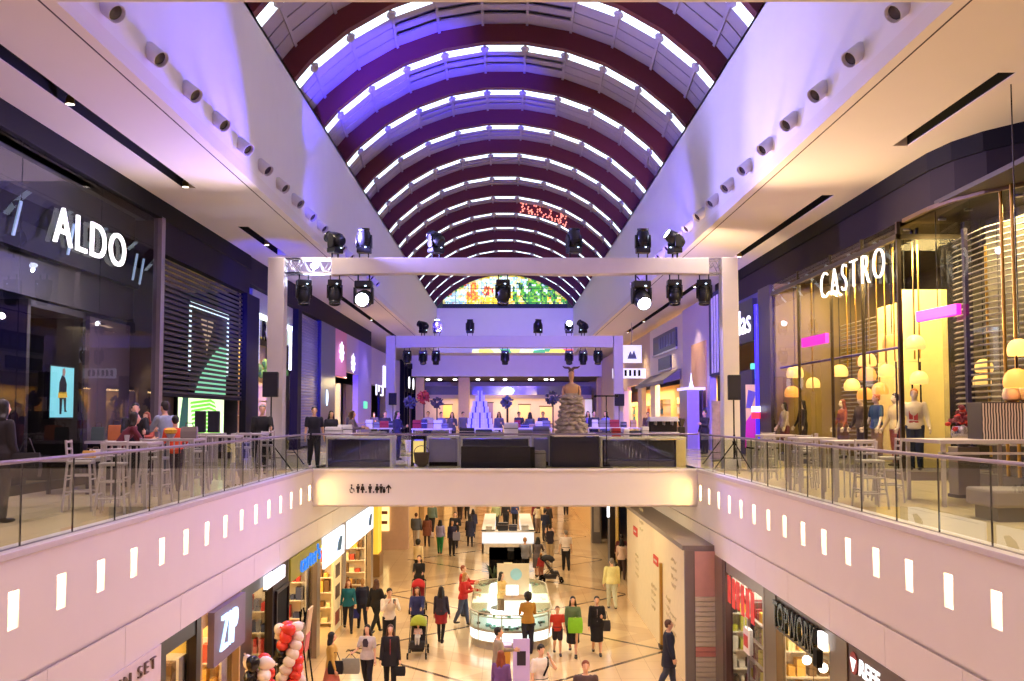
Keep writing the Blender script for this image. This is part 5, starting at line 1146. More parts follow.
# right walkway: long console, striped drum, vases, flowers, sofa
ct = thing('console_table', 'long white console table by the right railing', 'table', (8.0, 17.4, UP)); MB().box(7.2, 16.6, UP+1.04, 9.0, 18.2, UP+1.1).build('tabletop', FW, ct); MB().box(7.2, 16.65, UP+.86, 9.0, 16.7, UP+.9).build('rail', FW, ct)
for a in (7.25, 8.9):
    for b in (16.65, 18.1): MB().box(a, b, UP, a+.06, b+.06, UP+1.04).build('leg', FW, ct)
zd = thing('striped_drum_box', 'wide drum box wrapped in wavy black and white zebra stripes', 'box', (8.6, 17.5, UP+1.1))
def zebra():
    m = bpy.data.materials.new('zebra_stripes'); m.use_nodes = True; nt = m.node_tree; b = nt.nodes['Principled BSDF']; tc = nt.nodes.new('ShaderNodeTexCoord'); w = nt.nodes.new('ShaderNodeTexWave')
    w.inputs['Scale'].default_value = 6.5; w.inputs['Distortion'].default_value = 2.5; w.inputs['Detail Scale'].default_value = .6; rp = nt.nodes.new('ShaderNodeValToRGB'); rp.color_ramp.interpolation = 'CONSTANT'
    rp.color_ramp.elements[0].color = (*lin((40,30,32)),1); rp.color_ramp.elements[1].position = .5; rp.color_ramp.elements[1].color = (*lin((205,190,172)),1)
    nt.links.new(tc.outputs['Object'], w.inputs['Vector']); nt.links.new(w.outputs['Color'], rp.inputs[0]); nt.links.new(rp.outputs[0], b.inputs['Base Color']); return m
a = at_y(981, 430, 17.3).x
MB().loft([[V((xx, yy, z)) for xx, yy in ((a,17.25),(a+.9,17.2),(a+1.4,17.3),(a+1.4,17.8),(a+.9,17.95),(a,17.8))] for z in (UP+1.1, UP+1.1+.62)]).build('body', zebra(), zd); MB().box(a-.0, 17.25, UP+1.1+.62, a+1.4, 17.85, UP+1.74).build('lid', M('lid_dark', (70, 60, 58), .5), zd)
for i, px in enumerate((1013, 1028)):
    p = at_y(px, 407, 17.5); small('cream_vase', 'round cream vase on the zebra striped box, %s' % ['left', 'cut by the picture edge'][i], 'vase', p.x, 17.55, UP+1.74, [(.06,0),(.13,.05),(.15,.14),(.12,.24),(.05,.28),(.001,.28)], M('vase_cream', (235, 215, 165), .35))
fl = at_y(963, 425, 18.6); r = thing('flower_arrangement', 'dark red flower arrangement in a silver bowl beside the zebra box', 'flowers', (fl.x, 18.6, UP+.98)); q = MB(); rq = random.Random(5)
for _ in range(46):
    u = V((rq.gauss(0,1), rq.gauss(0,1), rq.gauss(0,.7))).normalized()*rq.uniform(.1,.27); q.lathe([(.02,-.02),(.05,0),(.06,.03),(.03,.05),(.001,.03)], fl+V((0,0,.08))+u, 7, rq.choice((0,0,1)), Matrix.Rotation(rq.uniform(-1,1),4,'X'))
q.build('blooms', [M('bloom_maroon', (110, 34, 50), .6), M('bloom_red', (190, 50, 46), .6)], r); MB().lathe([(.08,-.4),(.18,-.3),(.22,-.15),(.18,-.02),(.15,-.02),(.19,-.15),(.06,-.36)], fl, 16).build('bowl', M('silver_bowl', (190, 185, 185), .2, .8), r, True)
pp = thing('display_plinth', 'slim grey plinth carrying the red flowers', 'plinth', (fl.x, 18.6, UP)); MB().box(fl.x-.2, 18.4, UP, fl.x+.2, 18.8, fl.z-.4).build('body', M('plinth_grey'), pp, bevel=.01); MB().box(fl.x-.22, 18.38, UP, fl.x+.22, 18.82, UP+.06).build('base', BLACK, pp)
sf = thing('sofa_bench', 'long low grey upholstered bench at the right of the walkway', 'bench', (8.0, 14.6, UP)); MB().box(6.9, 14.2, UP+.2, 9.6, 15.1, UP+.45).build('seat', M('bench_grey', (120, 112, 106), .8), sf, bevel=.04); MB().box(7.0, 14.3, UP, 9.5, 15.0, UP+.2).build('base', M('bench_dark', (80, 72, 68), .6), sf)
MB().box(8.2, 14.9, UP+.45, 9.6, 15.1, UP+.85).build('backrest', M('bench_grey'), sf, bevel=.04)
for i, x in enumerate((8.4, 9.1)):
    c = thing('cushion', 'dark rounded cushion on the long grey bench, '+['left', 'right'][i], 'cushion', (x, 14.6, UP+.46)); MB().ell((x, 14.65, UP+.62), (.28,.16,.17), Matrix.Rotation(.3,4,'X'), 14, 8).build('body', M('cushion_dark', (62, 56, 54), .9), c, True); MB().tube([(x+.27*cos(2*pi*i_/16), 14.65, UP+.62+.16*sin(2*pi*i_/16)) for i_ in range(17)], .008, 5).build('piping', BLACK, c)
# black cloth covered table by the poster, small things at right truss
bt = thing('equipment_case', 'silver equipment case standing by the right truss column', 'case', (at_y(752,450,27).x, 27.2, UP)); x = at_y(764, 450, 27).x; MB().box(x-.35, 26.9, UP, x+.35, 27.5, UP+.85).build('body', M('case_grey', (150, 150, 150), .4, .4), bt, bevel=.01); MB().box(x-.36, 26.89, UP+.62, x+.36, 27.51, UP+.66).build('lid_seam', BLACK, bt)
for dx in (-.2, .2): MB().box(x+dx-.05, 26.86, UP+.58, x+dx+.05, 26.89, UP+.7).build('latch', BLACK, bt)
rb = thing('roll_banner', 'tall iridescent roll-up banner left of the right truss column', 'banner', (at_y(718,420,33).x, 33, UP)); x0, x1 = at_y(712,420,33).x, at_y(724,420,33).x; MB().box(x0, 33, UP+.08, x1, 33.02, at_y(718, 401, 33).z).build('cloth', M('banner_mixed', (150, 130, 190), .5, var=.5, scale=5), rb); MB().box(x0-.02, 32.9, UP, x1+.02, 33.1, UP+.08).build('base', STEEL, rb)
# ================================================================ WAYFINDING ON THE BRIDGE
wf = thing('pictogram_sign', 'row of small black pictograms with an up arrow on the bridge fascia', 'sign', (at_y(370, 488, YB-.13).x, YB-.13, 4.75))
INK = M('ink_black', (30, 22, 20), .6)
def glyph(px, kind):
    p = at_y(px, 488.5, YB-.135); k = .14; o = (p.x, YB-.12, p.z); q = MB()
    def poly(pts): q.prism([(a*k, b*k) for a, b in pts], o, (1,0,0), (0,0,1), (0,-.012,0))
    def disc(cx, cy, r): poly([(cx+r*cos(2*pi*i/10), cy+r*sin(2*pi*i/10)) for i in range(10)])
    if kind == 'arrow': poly([(-.12,-.9),(.12,-.9),(.12,.2),(.5,-.15),(.5,.2),(0,.8),(-.5,.2),(-.5,-.15),(-.12,.2)])
    elif kind == 'man': disc(0,.7,.2); poly([(-.35,.45),(.35,.45),(.35,-.1),(.22,-.1),(.2,-.9),(.03,-.9),(0,-.3),(-.03,-.9),(-.2,-.9),(-.22,-.1),(-.35,-.1)])
    elif kind == 'woman': disc(0,.7,.2); poly([(-.25,.45),(.25,.45),(.45,-.35),(.18,-.35),(.15,-.9),(-.15,-.9),(-.18,-.35),(-.45,-.35)])
    elif kind == 'chair': disc(-.1,.65,.18); poly([(-.25,.4),(.0,.4),(.02,0),(.4,0),(.5,-.6),(.35,-.6),(.25,-.15),(-.25,-.15)]); poly([(-.5,-.1),(-.35,-.1),(-.3,-.6),(.1,-.8),(.2,-.65),(.1,-.95),(-.4,-.8)])
    elif kind == 'baby': disc(0,.1,.2); poly([(-.25,-.1),(.25,-.1),(.3,-.6),(.15,-.9),(-.15,-.9),(-.3,-.6)])
    elif kind == 'dot': disc(0,-.7,.16)
    q.build('pictogram', INK, wf)
for px, kd in ((352, 'chair'), (358, 'man'), (362.5, 'woman'), (366, 'dot'), (370, 'man'), (373.5, 'dot'), (377, 'woman'), (381, 'man'), (384, 'baby'), (388.5, 'arrow')): glyph(px, kd)
# ================================================================ LOWER SHOPS
XL = 5.42
FR_ = M('shopfront_dark_frame', (44, 36, 38), .35, .3); FRS = M('shopfront_steel_frame', (160, 150, 140), .3, .7)
def yl_(px): return XB*1000/abs(px-CX)
def unit(s, ya, yb, label, back=(236, 204, 130), depth=3.2, frame=FR_, jambs=(.25, .25), glass=True, head=None, power=150, open_=None, lc=(255, 224, 164)):
    """One lower shop between ya and yb: room shell, frame, panes and a ceiling lamp."""
    side = 'left' if s < 0 else 'right'; xd = s*(XL+depth)
    mb = MB().box(xd, ya, 0, xd+s*.1, yb, 3.3).box(s*(XL+.05), ya-.05, 0, xd, ya+.03, 3.3).box(s*(XL+.05), yb-.03, 0, xd, yb+.05, 3.3)
    struct('wall_'+label.replace(' ', '_'), mb, M('back_'+label.replace(' ', '_'), back, .6), 'inner walls of the %s on the lower %s side' % (label, side))
    f = MB(); f.box(s*XB, ya, 0, s*(XL+.06), ya+jambs[0], 3.3).box(s*XB, yb-jambs[1], 0, s*(XL+.06), yb, 3.3).box(s*(XB+.02), ya, 3.05, s*(XL+.06), yb, 3.3)
    trim(f, frame, 'frame of the %s on the lower %s side' % (label, side), bevel=.006)
    if glass:
        a, b = (ya+jambs[0], yb-jambs[1]) if open_ is None else open_
        n = max(1, round((b-a)/1.4))
        for i in range(n):
            window(s*(XL), a+(b-a)*i/n+.012, .08, s*(XL+.015), a+(b-a)*(i+1)/n-.012, 3.05, 'pane %s of the %s, lower %s' % (['one','two','three','four','five','six'][i], label, side))
    if power: light('AREA', (s*(XL+depth*.45), (ya+yb)/2, 3.25), power*LSHOP, lc, depth*.6, sy=(yb-ya)*.8)
struct('ceiling_lower', MB().box(-13, Y0, 3.3, -XB-.3, Y1, 3.48).box(XB+.3, Y0, 3.3, 13, Y1, 3.48), CEIL, 'ceilings of the lower shops')
def rack(s, y, d, w, h, label, col, n=5, goods=((200,60,60),(60,70,110),(225,220,210))):
    x = s*(XL+d); r = thing('shop_shelf', label, 'shelf', (x, y, 0)); q = MB(); q.box(x-.02, y-w/2, 0, x+s*.4, y-w/2+.04, h).box(x-.02, y+w/2-.04, 0, x+s*.4, y+w/2, h).box(x+s*.38, y-w/2, 0, x+s*.4, y+w/2, h); q.build('side_panel', M(col+'_panel', (235, 225, 210), .5), r)
    q = MB()
    for i in range(n): q.box(x-.02, y-w/2, .15+(h-.2)*i/n, x+s*.38, y+w/2, .18+(h-.2)*i/n)
    q.build('shelf_board', M(col+'_panel'), r); rq = random.Random(int(y*7)); q = MB()
    for i in range(n):
        yy = y-w/2+.1
        while yy < y+w/2-.15:
            ww = rq.uniform(.1,.22); q.box(x+s*.05, yy, .18+(h-.2)*i/n, x+s*.3, yy+ww, .18+(h-.2)*i/n+rq.uniform(.12,(h-.2)/n*.75), rq.randrange(3)); yy += ww+.05
    q.build('goods', [M('goods_%d_%d_%d' % g, g, .6) for g in goods], r)['kind'] = 'stuff'
def rack2(s, y, d0, d1, h, label, col, goods, n=5):
    """A stocked shelf against the far side wall of a shop, facing the walker coming from the camera."""
    xa, xb = sorted((s*(XL+d0), s*(XL+d1))); r = thing('shop_shelf', label, 'shelf', ((xa+xb)/2, y, 0))
    MB().box(xa, y-.4, 0, xa+.04, y, h).box(xb-.04, y-.4, 0, xb, y, h).build('side_panel', M(col+'_panel', (235, 225, 210), .5), r); MB().box(xa+.04, y-.03, 0, xb-.04, y, h).build('back_panel', M(col+'_panel'), r)
    q = MB()
    for i in range(n): q.box(xa+.04, y-.4, .12+(h-.1)*i/n, xb-.04, y-.03, .15+(h-.1)*i/n)
    q.build('shelf_board', M(col+'_panel'), r); rq = random.Random(int(y*13)); q = MB()
    for i in range(n):
        x = xa+.1
        while x < xb-.2:
            w = rq.uniform(.08,.2); q.box(x, y-.36, .15+(h-.1)*i/n, x+w, y-.12, .15+(h-.1)*i/n+rq.uniform(.12,(h-.1)/n*.8), rq.randrange(len(goods))); x += w+rq.uniform(.02,.08)
    q.build('goods', [M('goods_%d_%d_%d' % g, g, .6) for g in goods], r)['kind'] = 'stuff'
WG = ((250,236,190),(200,80,60),(120,90,60),(240,190,90)); CG = ((60,70,110),(200,60,60),(230,220,200),(120,150,90)); SG_ = ((60,50,46),(150,50,50),(230,225,215),(190,190,60))
rack2(-1, 17.6, .1, 2.2, 2.7, 'stocked shelf against the far wall of the amber glass shop', 'amber', WG)
rack2(-1, 20.2, .1, 2.4, 2.4, 'stocked shelf under the grey letter sign at the lower left', 'bright', WG)
rack2(-1, 24.55, .15, 2.2, 2.6, 'stocked shelf at the back of the dark framed shop', 'pale', CG)
rack2(-1, 28.75, .15, 2.6, 2.6, 'stocked shelf at the back of the blue letter shop', 'pale', CG)
rack2(-1, 33.1, .1, 2.6, 2.5, 'stocked shelf at the back of the first white sign shop', 'pale', WG)
rack2(-1, 40.4, .1, 2.6, 2.5, 'stocked shelf at the back of the second white sign shop', 'bright', WG)
rack2(1, 25.4, .05, 1.8, 2.8, 'stocked shoe shelf against the far wall of the shoe window', 'shoe', SG_, 6)
rack2(1, 20.5, .1, 2.6, 2.6, 'stocked shelf against the far wall of the letter sign shop', 'gold', WG)
# left side, from the camera out
y1_, y2_ = yl_(110), yl_(168)
ts = struct('wall_white_sign_front', MB().box(-XL+.1, 11, 2.4, -XB+.02, 15.6, 3.3).box(-XL+.1, 14.95, 0, -XB+.02, 15.6, 2.4), M('sign_white', (228, 218, 222), .5), 'white front with dark serif lettering, lower left')
sgn = thing('shop_sign', 'dark serif letters on the white front at lower left', 'sign', (-XB, 14.3, 2.8)); text('TWIN SET', (-XB+.025, 13.1, 3.03), (0,1,0), (0,0,1), .17, M('letter_brown', (120, 100, 92), .5), sgn, .03, 2.2, bold=-.012, space=1.3)
vs = thing('letter_strip', 'vertical strip of dark letter shapes on the white pillar at lower left', 'sign', (-XB, 15.3, 1.5))
for i, z in enumerate((2.25, 1.95, 1.6, 1.3)): MB().box(-XB+.03, 15.1, z, -XB+.045, 15.1+(.3 if i % 2 else .22), z+.12).build('letter_bar', M('letter_navy', (50, 44, 70), .5), vs)
MB().box(-XB+.02, 15.08, 1.2, -XB+.03, 15.45, 2.4).build('backing', M('sign_white'), vs)
unit(-1, 11, 14.95, 'red lined shop', (200, 60, 60), 2.5, power=60, glass=True, frame=M('sign_white'))
unit(-1, 15.6, 17.7, 'amber glass shop', (235, 195, 90), 2.5, jambs=(.3, .25), power=90)
unit(-1, 17.7, 20.35, 'short sign shop', (240, 205, 110), 2.8, M('amber_frame', (190, 160, 100), .4), jambs=(.1, .1), power=170, open_=(17.8, 20.2))
zp = thing('shop_sign', 'grey panel sign with three slanted glowing white letters', 'sign', (-XB, 19.2, 2.55)); MB().box(-XB-.02, 18.15, 2.3, -XB+.1, 20.3, 3.28).build('panel', M('zip_grey', (122, 108, 124), .5), zp); text('ZIP', (-XB+.11, 18.45, 2.52), (0,1,0), (0,0,1), .62, M('zip_glow', (190, 225, 255), emit=1.1), zp, .04, 1.15, bold=.0, shear=.15, space=1.1)
unit(-1, 20.35, 24.7, 'dark framed shop', (240, 215, 150), 2.6, jambs=(.9, 1.6), power=140)
ws = thing('wall_sign', 'white lit strip sign high on the dark framed shop', 'sign', (-XB, 23, 3.0)); MB().box(-XB-.02, 22.3, 2.98, -XB+.06, 24.1, 3.26).build('panel', M('strip_glow', (240, 245, 255), emit=1.6), ws); MB().box(-XB-.03, 22.25, 2.94, -XB+.04, 24.15, 2.98).build('frame', FR_, ws)
dr = thing('standing_board', 'tall dark standing board in the black shopfront by the balloons', 'board', (-5.2, 24.0, 0)); MB().box(-5.35, 23.3, 0, -5.28, 24.6, 2.7).build('panel', BLACK, dr); MB().box(-5.29, 23.28, 0, -5.24, 23.36, 2.75).box(-5.29, 24.55, 0, -5.24, 24.63, 2.75).box(-5.29, 23.28, 2.7, -5.24, 24.63, 2.78).build('frame', FR_, dr)
unit(-1, 24.7, 28.9, 'blue letter shop', (245, 220, 150), 3, FRS, jambs=(.1, .35), power=190, open_=(26.9, 28.5))
cv = thing('shop_sign', 'bright blue lowercase letters over the shop behind the balloons', 'sign', (-XB, 27.3, 2.8)); MB().box(-XB-.02, 24.8, 2.72, -XB+.05, 28.8, 3.28).build('panel', M('lime_panel', (165, 165, 60), .5), cv); text("carter's", (-XB+.05, 25.9, 2.78), (0,1,0), (0,0,1), .46, M('cover_blue', (40, 120, 225), emit=.75), cv, .05, 2.7, space=1.1)
rack(-1, 25.6, .5, 1.2, 2.3, 'shelf of bright goods behind the balloon garland', 'pale', goods=((230,80,60),(60,70,100),(235,225,200)))
tag(MB().box(-XL-.3, 27.0, .1, -XL-.28, 28.5, 1.0).build('wall_poster', M('pink_low', (225, 110, 130), .5)), 'pink poster low in the blue letter shop window', 'poster')
gp = thing('graphic_bag', 'navy bag with white circle emblem hanging in the blue letter shop', 'bag', (-XL-.15, 25.3, 1.9)); MB().loft([[V((-XL-.15+a*.1, 25.3+b*.25*k, z)) for a, b in ((-1,-1),(1,-1),(1,1),(-1,1))] for z, k in ((1.85,1),(2.2,.95),(2.4,.6))]).build('body', M('bag_navy', (40, 44, 90), .6), gp, bevel=.02); MB().lathe([(.08,0),(.11,0),(.11,.02),(.08,.02)], (-XL-.04, 25.3, 2.08), 14, 0, Matrix.Rotation(pi/2,4,'Y')).build('emblem', KTOP, gp)
unit(-1, 28.9, 33.2, 'first white sign shop', (250, 225, 160), 3, FRS, jambs=(.15, .2), power=230, open_=(28.9, 28.95))
unit(-1, 33.2, 40.6, 'second white sign shop', (250, 225, 160), 3, FRS, jambs=(.5, .6), power=300, open_=(33.2, 33.25))
for i, (a, b) in enumerate(((29.4, 33.0), (33.8, 40.2))):
    t = thing('shop_sign', 'glowing white panel sign with a blue mark, %s along the lower left' % ['first', 'second'][i], 'sign', (-XB, (a+b)/2, 2.5)); MB().box(-XB-.02, a, 2.35, -XB+.05, b, 3.25).build('panel', M('white_sign_glow', (225, 236, 250), emit=.95), t); MB().prism([(-.5,-.15),(.2,-.2),(.5,.2),(.1,.25),(-.3,.1)], (-XB+.06, b-1.0, 2.75), (0,1,0), (0,0,1), (.01,0,0)).build('blue_mark', M('mark_blue', (70, 120, 170), .5), t)
for i, (y, c) in enumerate(((29.6, 'pale'), (31.2, 'pale'), (34.6, 'bright'), (37.5, 'bright'))):
    rack(-1, y, .25 if i % 2 == 0 else 1.0, 1.1, 2.4, 'stocked shelf in the lit lower left shops, %s' % ['before the walking women', 'second inside', 'third inside', 'farthest inside'][i], c, goods=((225,120,60),(180,60,50),(240,225,190)))
pst = thing('poster_board', 'cream poster board with small pictures at the shop entrance', 'poster', (-5.2, 31.9, 0)); MB().box(-5.36, 31.2, .1, -5.28, 32.6, 2.32).build('panel', M('cream_board', (240, 220, 170), .5, emit=.15), pst)
for z in (.3, 1.1, 1.75): MB().box(-5.285, 31.5, z, -5.27, 32.3, z+.4).build('picture', M('pic_%d' % int(z*10), [(150,60,40),(205,170,120),(90,70,60)][int(z*10)%3], .5), pst)
yc = 6.8/159*1000
struct('pillar', MB().box(-5.95, yc, 0, -5.38, yc+1.2, 4.3), M('yellow_glow_column', (248, 205, 70), .5, emit=.55), 'yellow square column at the back left of the lower floor, its light put in as glow', 'pillar', bevel=.01)  # column is no lamp; its brightness is put in as emission
tag(MB().box(-5.98, yc-.03, 0, -5.3, yc+1.23, .95).build('column_plinth', M('column_base', (160, 125, 80), .5), bevel=.01), 'brownish plinth box around the yellow column', 'plinth')
wall('wall_lower_cross_left', (-9, 51.5, 0, -4.95, 52, 4.3), m=M('cross_wall', (226, 190, 168), .5), label='pinkish wall facing the camera beyond the yellow column')
lp = thing('lit_menu_board', 'warm lit wall board with food pictures beyond the yellow column', 'sign', (-5.9, 51.4, 2.4)); a, b = at_y(378.5, 520, 51.4), at_y(389, 531, 51.4)
MB().box(a.x, 51.4, b.z, b.x, 51.48, 4.2).build('panel', M('menu_glow', (255, 225, 150), emit=1.1), lp)
for z in (.35, .85, 1.3): MB().box(a.x+.08, 51.38, b.z+z, b.x-.08, 51.4, b.z+z+.16).build('picture', M('pic_food', (150, 80, 50), .6), lp)
wall('wall_lower_left_far', [(-5.6, 52, 0, -5.3, 62, 4.3), (-5.6, 66, 0, -5.3, 90, 4.3)], m=M('lower_far', (240, 205, 150), .5), label='far left fronts of the lower floor')
wall('wall_lower_dark_gap', (-7, 60, 0, -6.8, 68, 4.3), m=M('gap_maroon', (70, 36, 34), .6), label='dark doorway at the far lower left')
# ---- right side: hoarding, shutter, shoe shelf window, two sign shops
yn, yf = 25.7, 38.0
struct('wall_hoarding', MB().box(4.6, yn, 0, 4.75, yf, 3.4).box(4.75, yf-.1, 0, XL, yf, 3.4), M('hoarding_cream', (232, 216, 184), .4), 'tall cream hoarding wall with faint writing on the lower right')
trim(MB().box(4.5, yn-.1, 3.4, XL, yf+.1, 3.52).box(4.55, yn-.12, 0, 4.78, yn, 3.4).box(4.75, yn-.1, 0, XL, yn, 3.4), M('hoarding_grey', (136, 124, 118), .5), 'grey cap and end post of the hoarding')
hp_ = thing('hoarding_post', 'ochre post with latch on the hoarding door', 'post', (4.55, 29.6, 0)); MB().box(4.52, 29.5, .0, 4.595, 29.7, 2.5).build('post', M('ochre_post', (180, 140, 60), .5), hp_); MB().box(4.49, 29.4, .05, 4.595, 29.75, .16).build('foot', M('foot_dark', (70, 56, 40), .6), hp_)
hl = thing('red_tag_sign', 'small red sticker with white writing by the ochre post', 'sign', (4.59, 30.6, 2.6)); MB().box(4.575, 30.3, 2.28, 4.6, 31.2, 2.55).build('panel', M('tag_red2', (205, 60, 50), .5), hl); MB().box(4.57, 30.45, 2.38, 4.577, 31.05, 2.44).build('white_bar', KTOP, hl)
hl = thing('red_tag_sign', 'small red sticker high on the far part of the hoarding', 'sign', (4.59, 35.5, 2.7)); MB().box(4.575, 35.0, 2.6, 4.6, 36.0, 2.9).build('panel', M('tag_red2'), hl); MB().box(4.57, 35.2, 2.72, 4.577, 35.8, 2.78).build('white_bar', KTOP, hl)
sw = thing('script_writing', 'faint grey handwriting lines across the cream hoarding', 'writing', (4.59, 30, 1.5)); rq = random.Random(9)
for y, zz in ((28.0, 1.0), (27.3, .7), (30.8, .9), (27.0, 2.2), (33.5, 3.0), (34.6, 1.3)):
    for j in range(4):
        z = zz+.22*j; pts = [(4.585, y+.9-.06*i, z+.05*sin(i*1.7+j)+.03*rq.uniform(-1,1)) for i in range(14+rq.randrange(6))]; MB().tube(pts, .008, 4).build('stroke', M('ink_grey', (204, 190, 160), .6), sw)
unit(1, 20.75, 25.55, 'shoe shelf window', (245, 235, 205), 2.0, FRS, jambs=(.12, .9), power=230, open_=(20.9, 24.35), lc=(255, 246, 226))
sh = thing('roller_shutter', 'pink and white slatted panel closing the gap beside the hoarding end', 'shutter', (5.1, yn, 0)); q = MB(); z = 0; yp = yn-.13
while z < 2.2: q.prism([(0,0),(-.03,.02),(-.03,.1),(0,.12)], (4.8, yp, z), (0,1,0), (0,0,1), (.6, 0, 0), 1 if .72 < z < .9 else 0); z += .125
q.build('slats', [M('shutter_cream', (222, 212, 190), .5), M('shutter_pink', (220, 150, 140), .5)], sh); MB().box(4.8, yp-.02, 2.25, XL-.02, yp, 3.38).build('header_panel', M('header_pink', (222, 170, 160), .5), sh)
trim(MB().box(XB, 24.35, 0, XL+.05, 24.72, 3.3), M('maroon_jamb', (84, 58, 54), .4), 'brown jamb beside the shoe window')
rack(1, 22.6, .35, 3.0, 2.6, 'white shoe shelf in the lower right window', 'shoe', 5, ((70,56,50),(120,40,40),(200,190,60)))
for i in range(6):
    y = 24.1-.45*i; t = thing('sale_flag', 'red hanging sale tag at the top of the shoe window, %s' % (['farthest', 'second farthest', 'third farthest', 'third nearest', 'second nearest', 'nearest'][i]), 'tag', (XB+.04, y, 2.45), 0, 'red sale tags in the shoe window'); h = .35+.05*(i%2)
    MB().loft([[V((XB+.03+d, y-.14, z)) for d in (0,.015)]+[V((XB+.03+d, y+.14, z)) for d in (.015,0)] for z in (2.72-h, 2.9, 3.0)]).build('tag', M('sale_red', (225, 52, 44), .5, emit=.1), t); MB().cyl((XB+.04, y, 3.0), (XB+.04, y, 3.08), .006, n=5).build('string', KTOP, t)
wb = thing('paper_bag', 'white paper sale bag standing in the shoe window', 'bag', (XB+.2, 22.75, 1.5)); MB().loft([[V((XB+.1+a*.1, 22.75+b*.25, z)) for a, b in ((0,-1),(1,-1),(1,1),(0,1))] for z in (1.5, 2.05)]).build('body', M('bag_white', (240, 232, 220), .6), wb); MB().tube([(XB+.1, 22.6, 2.05), (XB+.1, 22.62, 2.3), (XB+.1, 22.88, 2.3), (XB+.1, 22.9, 2.05)], .012, 6).build('handle', FW, wb); MB().box(XB+.085, 22.58, 1.65, XB+.1, 22.92, 1.9).build('red_print', M('tag_red2'), wb)
tb = thing('bag_stand', 'slim white post holding up the sale bag', 'stand', (XB+.15, 22.75, 0)); MB().cyl((XB+.15, 22.75, 0), (XB+.15, 22.75, 1.5), .03).build('post', FW, tb); MB().lathe([(.15,0),(.15,.03),(.03,.04)], (XB+.15,22.75,0), 14).build('base', STEEL, tb)
unit(1, 16.2, 20.7, 'letter sign shop', (245, 210, 125), 3, M('bronze_jamb', (110, 94, 74), .3, .6), jambs=(.4, .85), power=260)
tw = thing('shop_sign', 'row of dark metal letters over the bright lower right shop', 'sign', (XB, 19, 2.6)); ya_, yb_ = yl_(772), yl_(817)
text('TOPWORK', (XB-.06, ya_, 2.72), (0,-1,0), (0,0,1), .5, M('letter_dark_metal', (60, 66, 64), .25, .7), tw, -.07, ya_-yb_-.15, bold=.01); MB().box(XB-.02, yb_, 2.66, XB+.02, ya_, 2.7).build('rail', FR_, tw)
cb = thing('cube_sign', 'small black and white cube sign at the end of the dark letters', 'sign', (XB-.1, 16.9, 2.5)); MB().box(XB-.08, 16.65, 2.95, XB, 16.95, 3.22).build('white_panel', SIGNW, cb); MB().box(XB-.1, 16.95, 2.6, XB, 17.15, 2.9).box(XB-.1, 16.95, 2.98, XB, 17.15, 3.2).build('black_panel', BLACK, cb)
rack(1, 18.9, 1.2, 2.4, 2.6, 'sparkling yellow lit shelf in the letter sign shop', 'gold', 4, ((250,235,170),(235,205,110),(255,250,220)))
for i, (y, z) in enumerate(((17.4, 1.9), (17.9, 1.3), (18.6, 2.2), (19.2, 1.7), (19.6, 2.1), (17.2, 1.0))):
    t = thing('glass_globe_lamp', 'small glowing globe hung in the letter sign shop, %s' % ['nearest upper', 'second, lower', 'third, highest', 'fourth', 'farthest', 'nearest lower'][i], 'lamp', (XL+.4, y, z), 0, 'globe lamps in the letter sign shop'); MB().ell((XL+.4, y, z), .09, None, 12, 8).build('globe', BULB, t, True); MB().cyl((XL+.4, y, z+.08), (XL+.4, y, 3.28), .006, n=5).build('cord', FR_, t)
struct('wall_dark_brand_front', MB().box(XB, 11, 0, XL+.1, 15.7, 3.3), M('brown_front', (78, 58, 58), .4), 'dark brown front with white letters at the lower right')
trim(MB().box(XB-.02, 15.7, 0, XL+.06, 16.2, 3.3), M('bronze_jamb'), 'bronze pier before the dark brown front')
rf_ = thing('shop_sign', 'white letters with a small red emblem on the dark brown front', 'sign', (XB, 15.1, 2.9)); text('REEF', (XB-.01, 15.22, 2.93), (0,-1,0), (0,0,1), .24, SIGNW, rf_, -.03, .85, bold=.02, shear=.15)
MB().prism([(0.13*cos(a+.5), .13*sin(a+.5)) for a in [2*pi*i/3 for i in range(3)]], (XB-.03, 15.42, 3.06), (0,-1,0), (0,0,1), (.02,0,0)).build('emblem', SIGNW, rf_); MB().lathe([(.001,0),(.17,0),(.17,.01),(.001,.01)], (XB-.005, 15.42, 3.06), 16, 0, Matrix.Rotation(-pi/2,4,'Y')).build('emblem_disc', M('emblem_red', (150, 40, 36), .5), rf_)
MB().prism([(-.1,-.1),(.12,.06),(.16,.1),(-.04,.02)], (XB-.01, 14.2, 2.98), (0,-1,0), (0,0,1), (-.02,0,0)).build('swoosh', GOLDM, rf_)
om = thing('round_emblem', 'large gold round emblem low on the dark brown front', 'sign', (XB, 14.7, 2.0)); MB().lathe([(.001,0),(.42,0),(.45,.03),(.001,.05)], (XB-.01, 14.6, 2.25), 24, 0, Matrix.Rotation(-pi/2,4,'Y')).build('disc', GOLDM, om, True); MB().lathe([(.28,0.04),(.32,.06),(.28,.06)], (XB-.01, 14.6, 2.25), 24, 0, Matrix.Rotation(-pi/2,4,'Y')).build('inner_ring', M('emblem_red'), om)
ws2 = thing('shop_sign', 'white lettered sign at the bottom right picture edge', 'sign', (XB, 13.5, 2.9)); text('Seq', (XB-.01, 13.75, 2.9), (0,-1,0), (0,0,1), .3, SIGNW, ws2, -.03, .6, bold=.02)
wall('wall_lower_right_far', [(5.1, 38, 0, 5.4, 40.5, 4.3), (5.0, 56, 0, 5.3, 90, 4.3)], m=M('lower_far'), label='far right fronts of the lower floor')
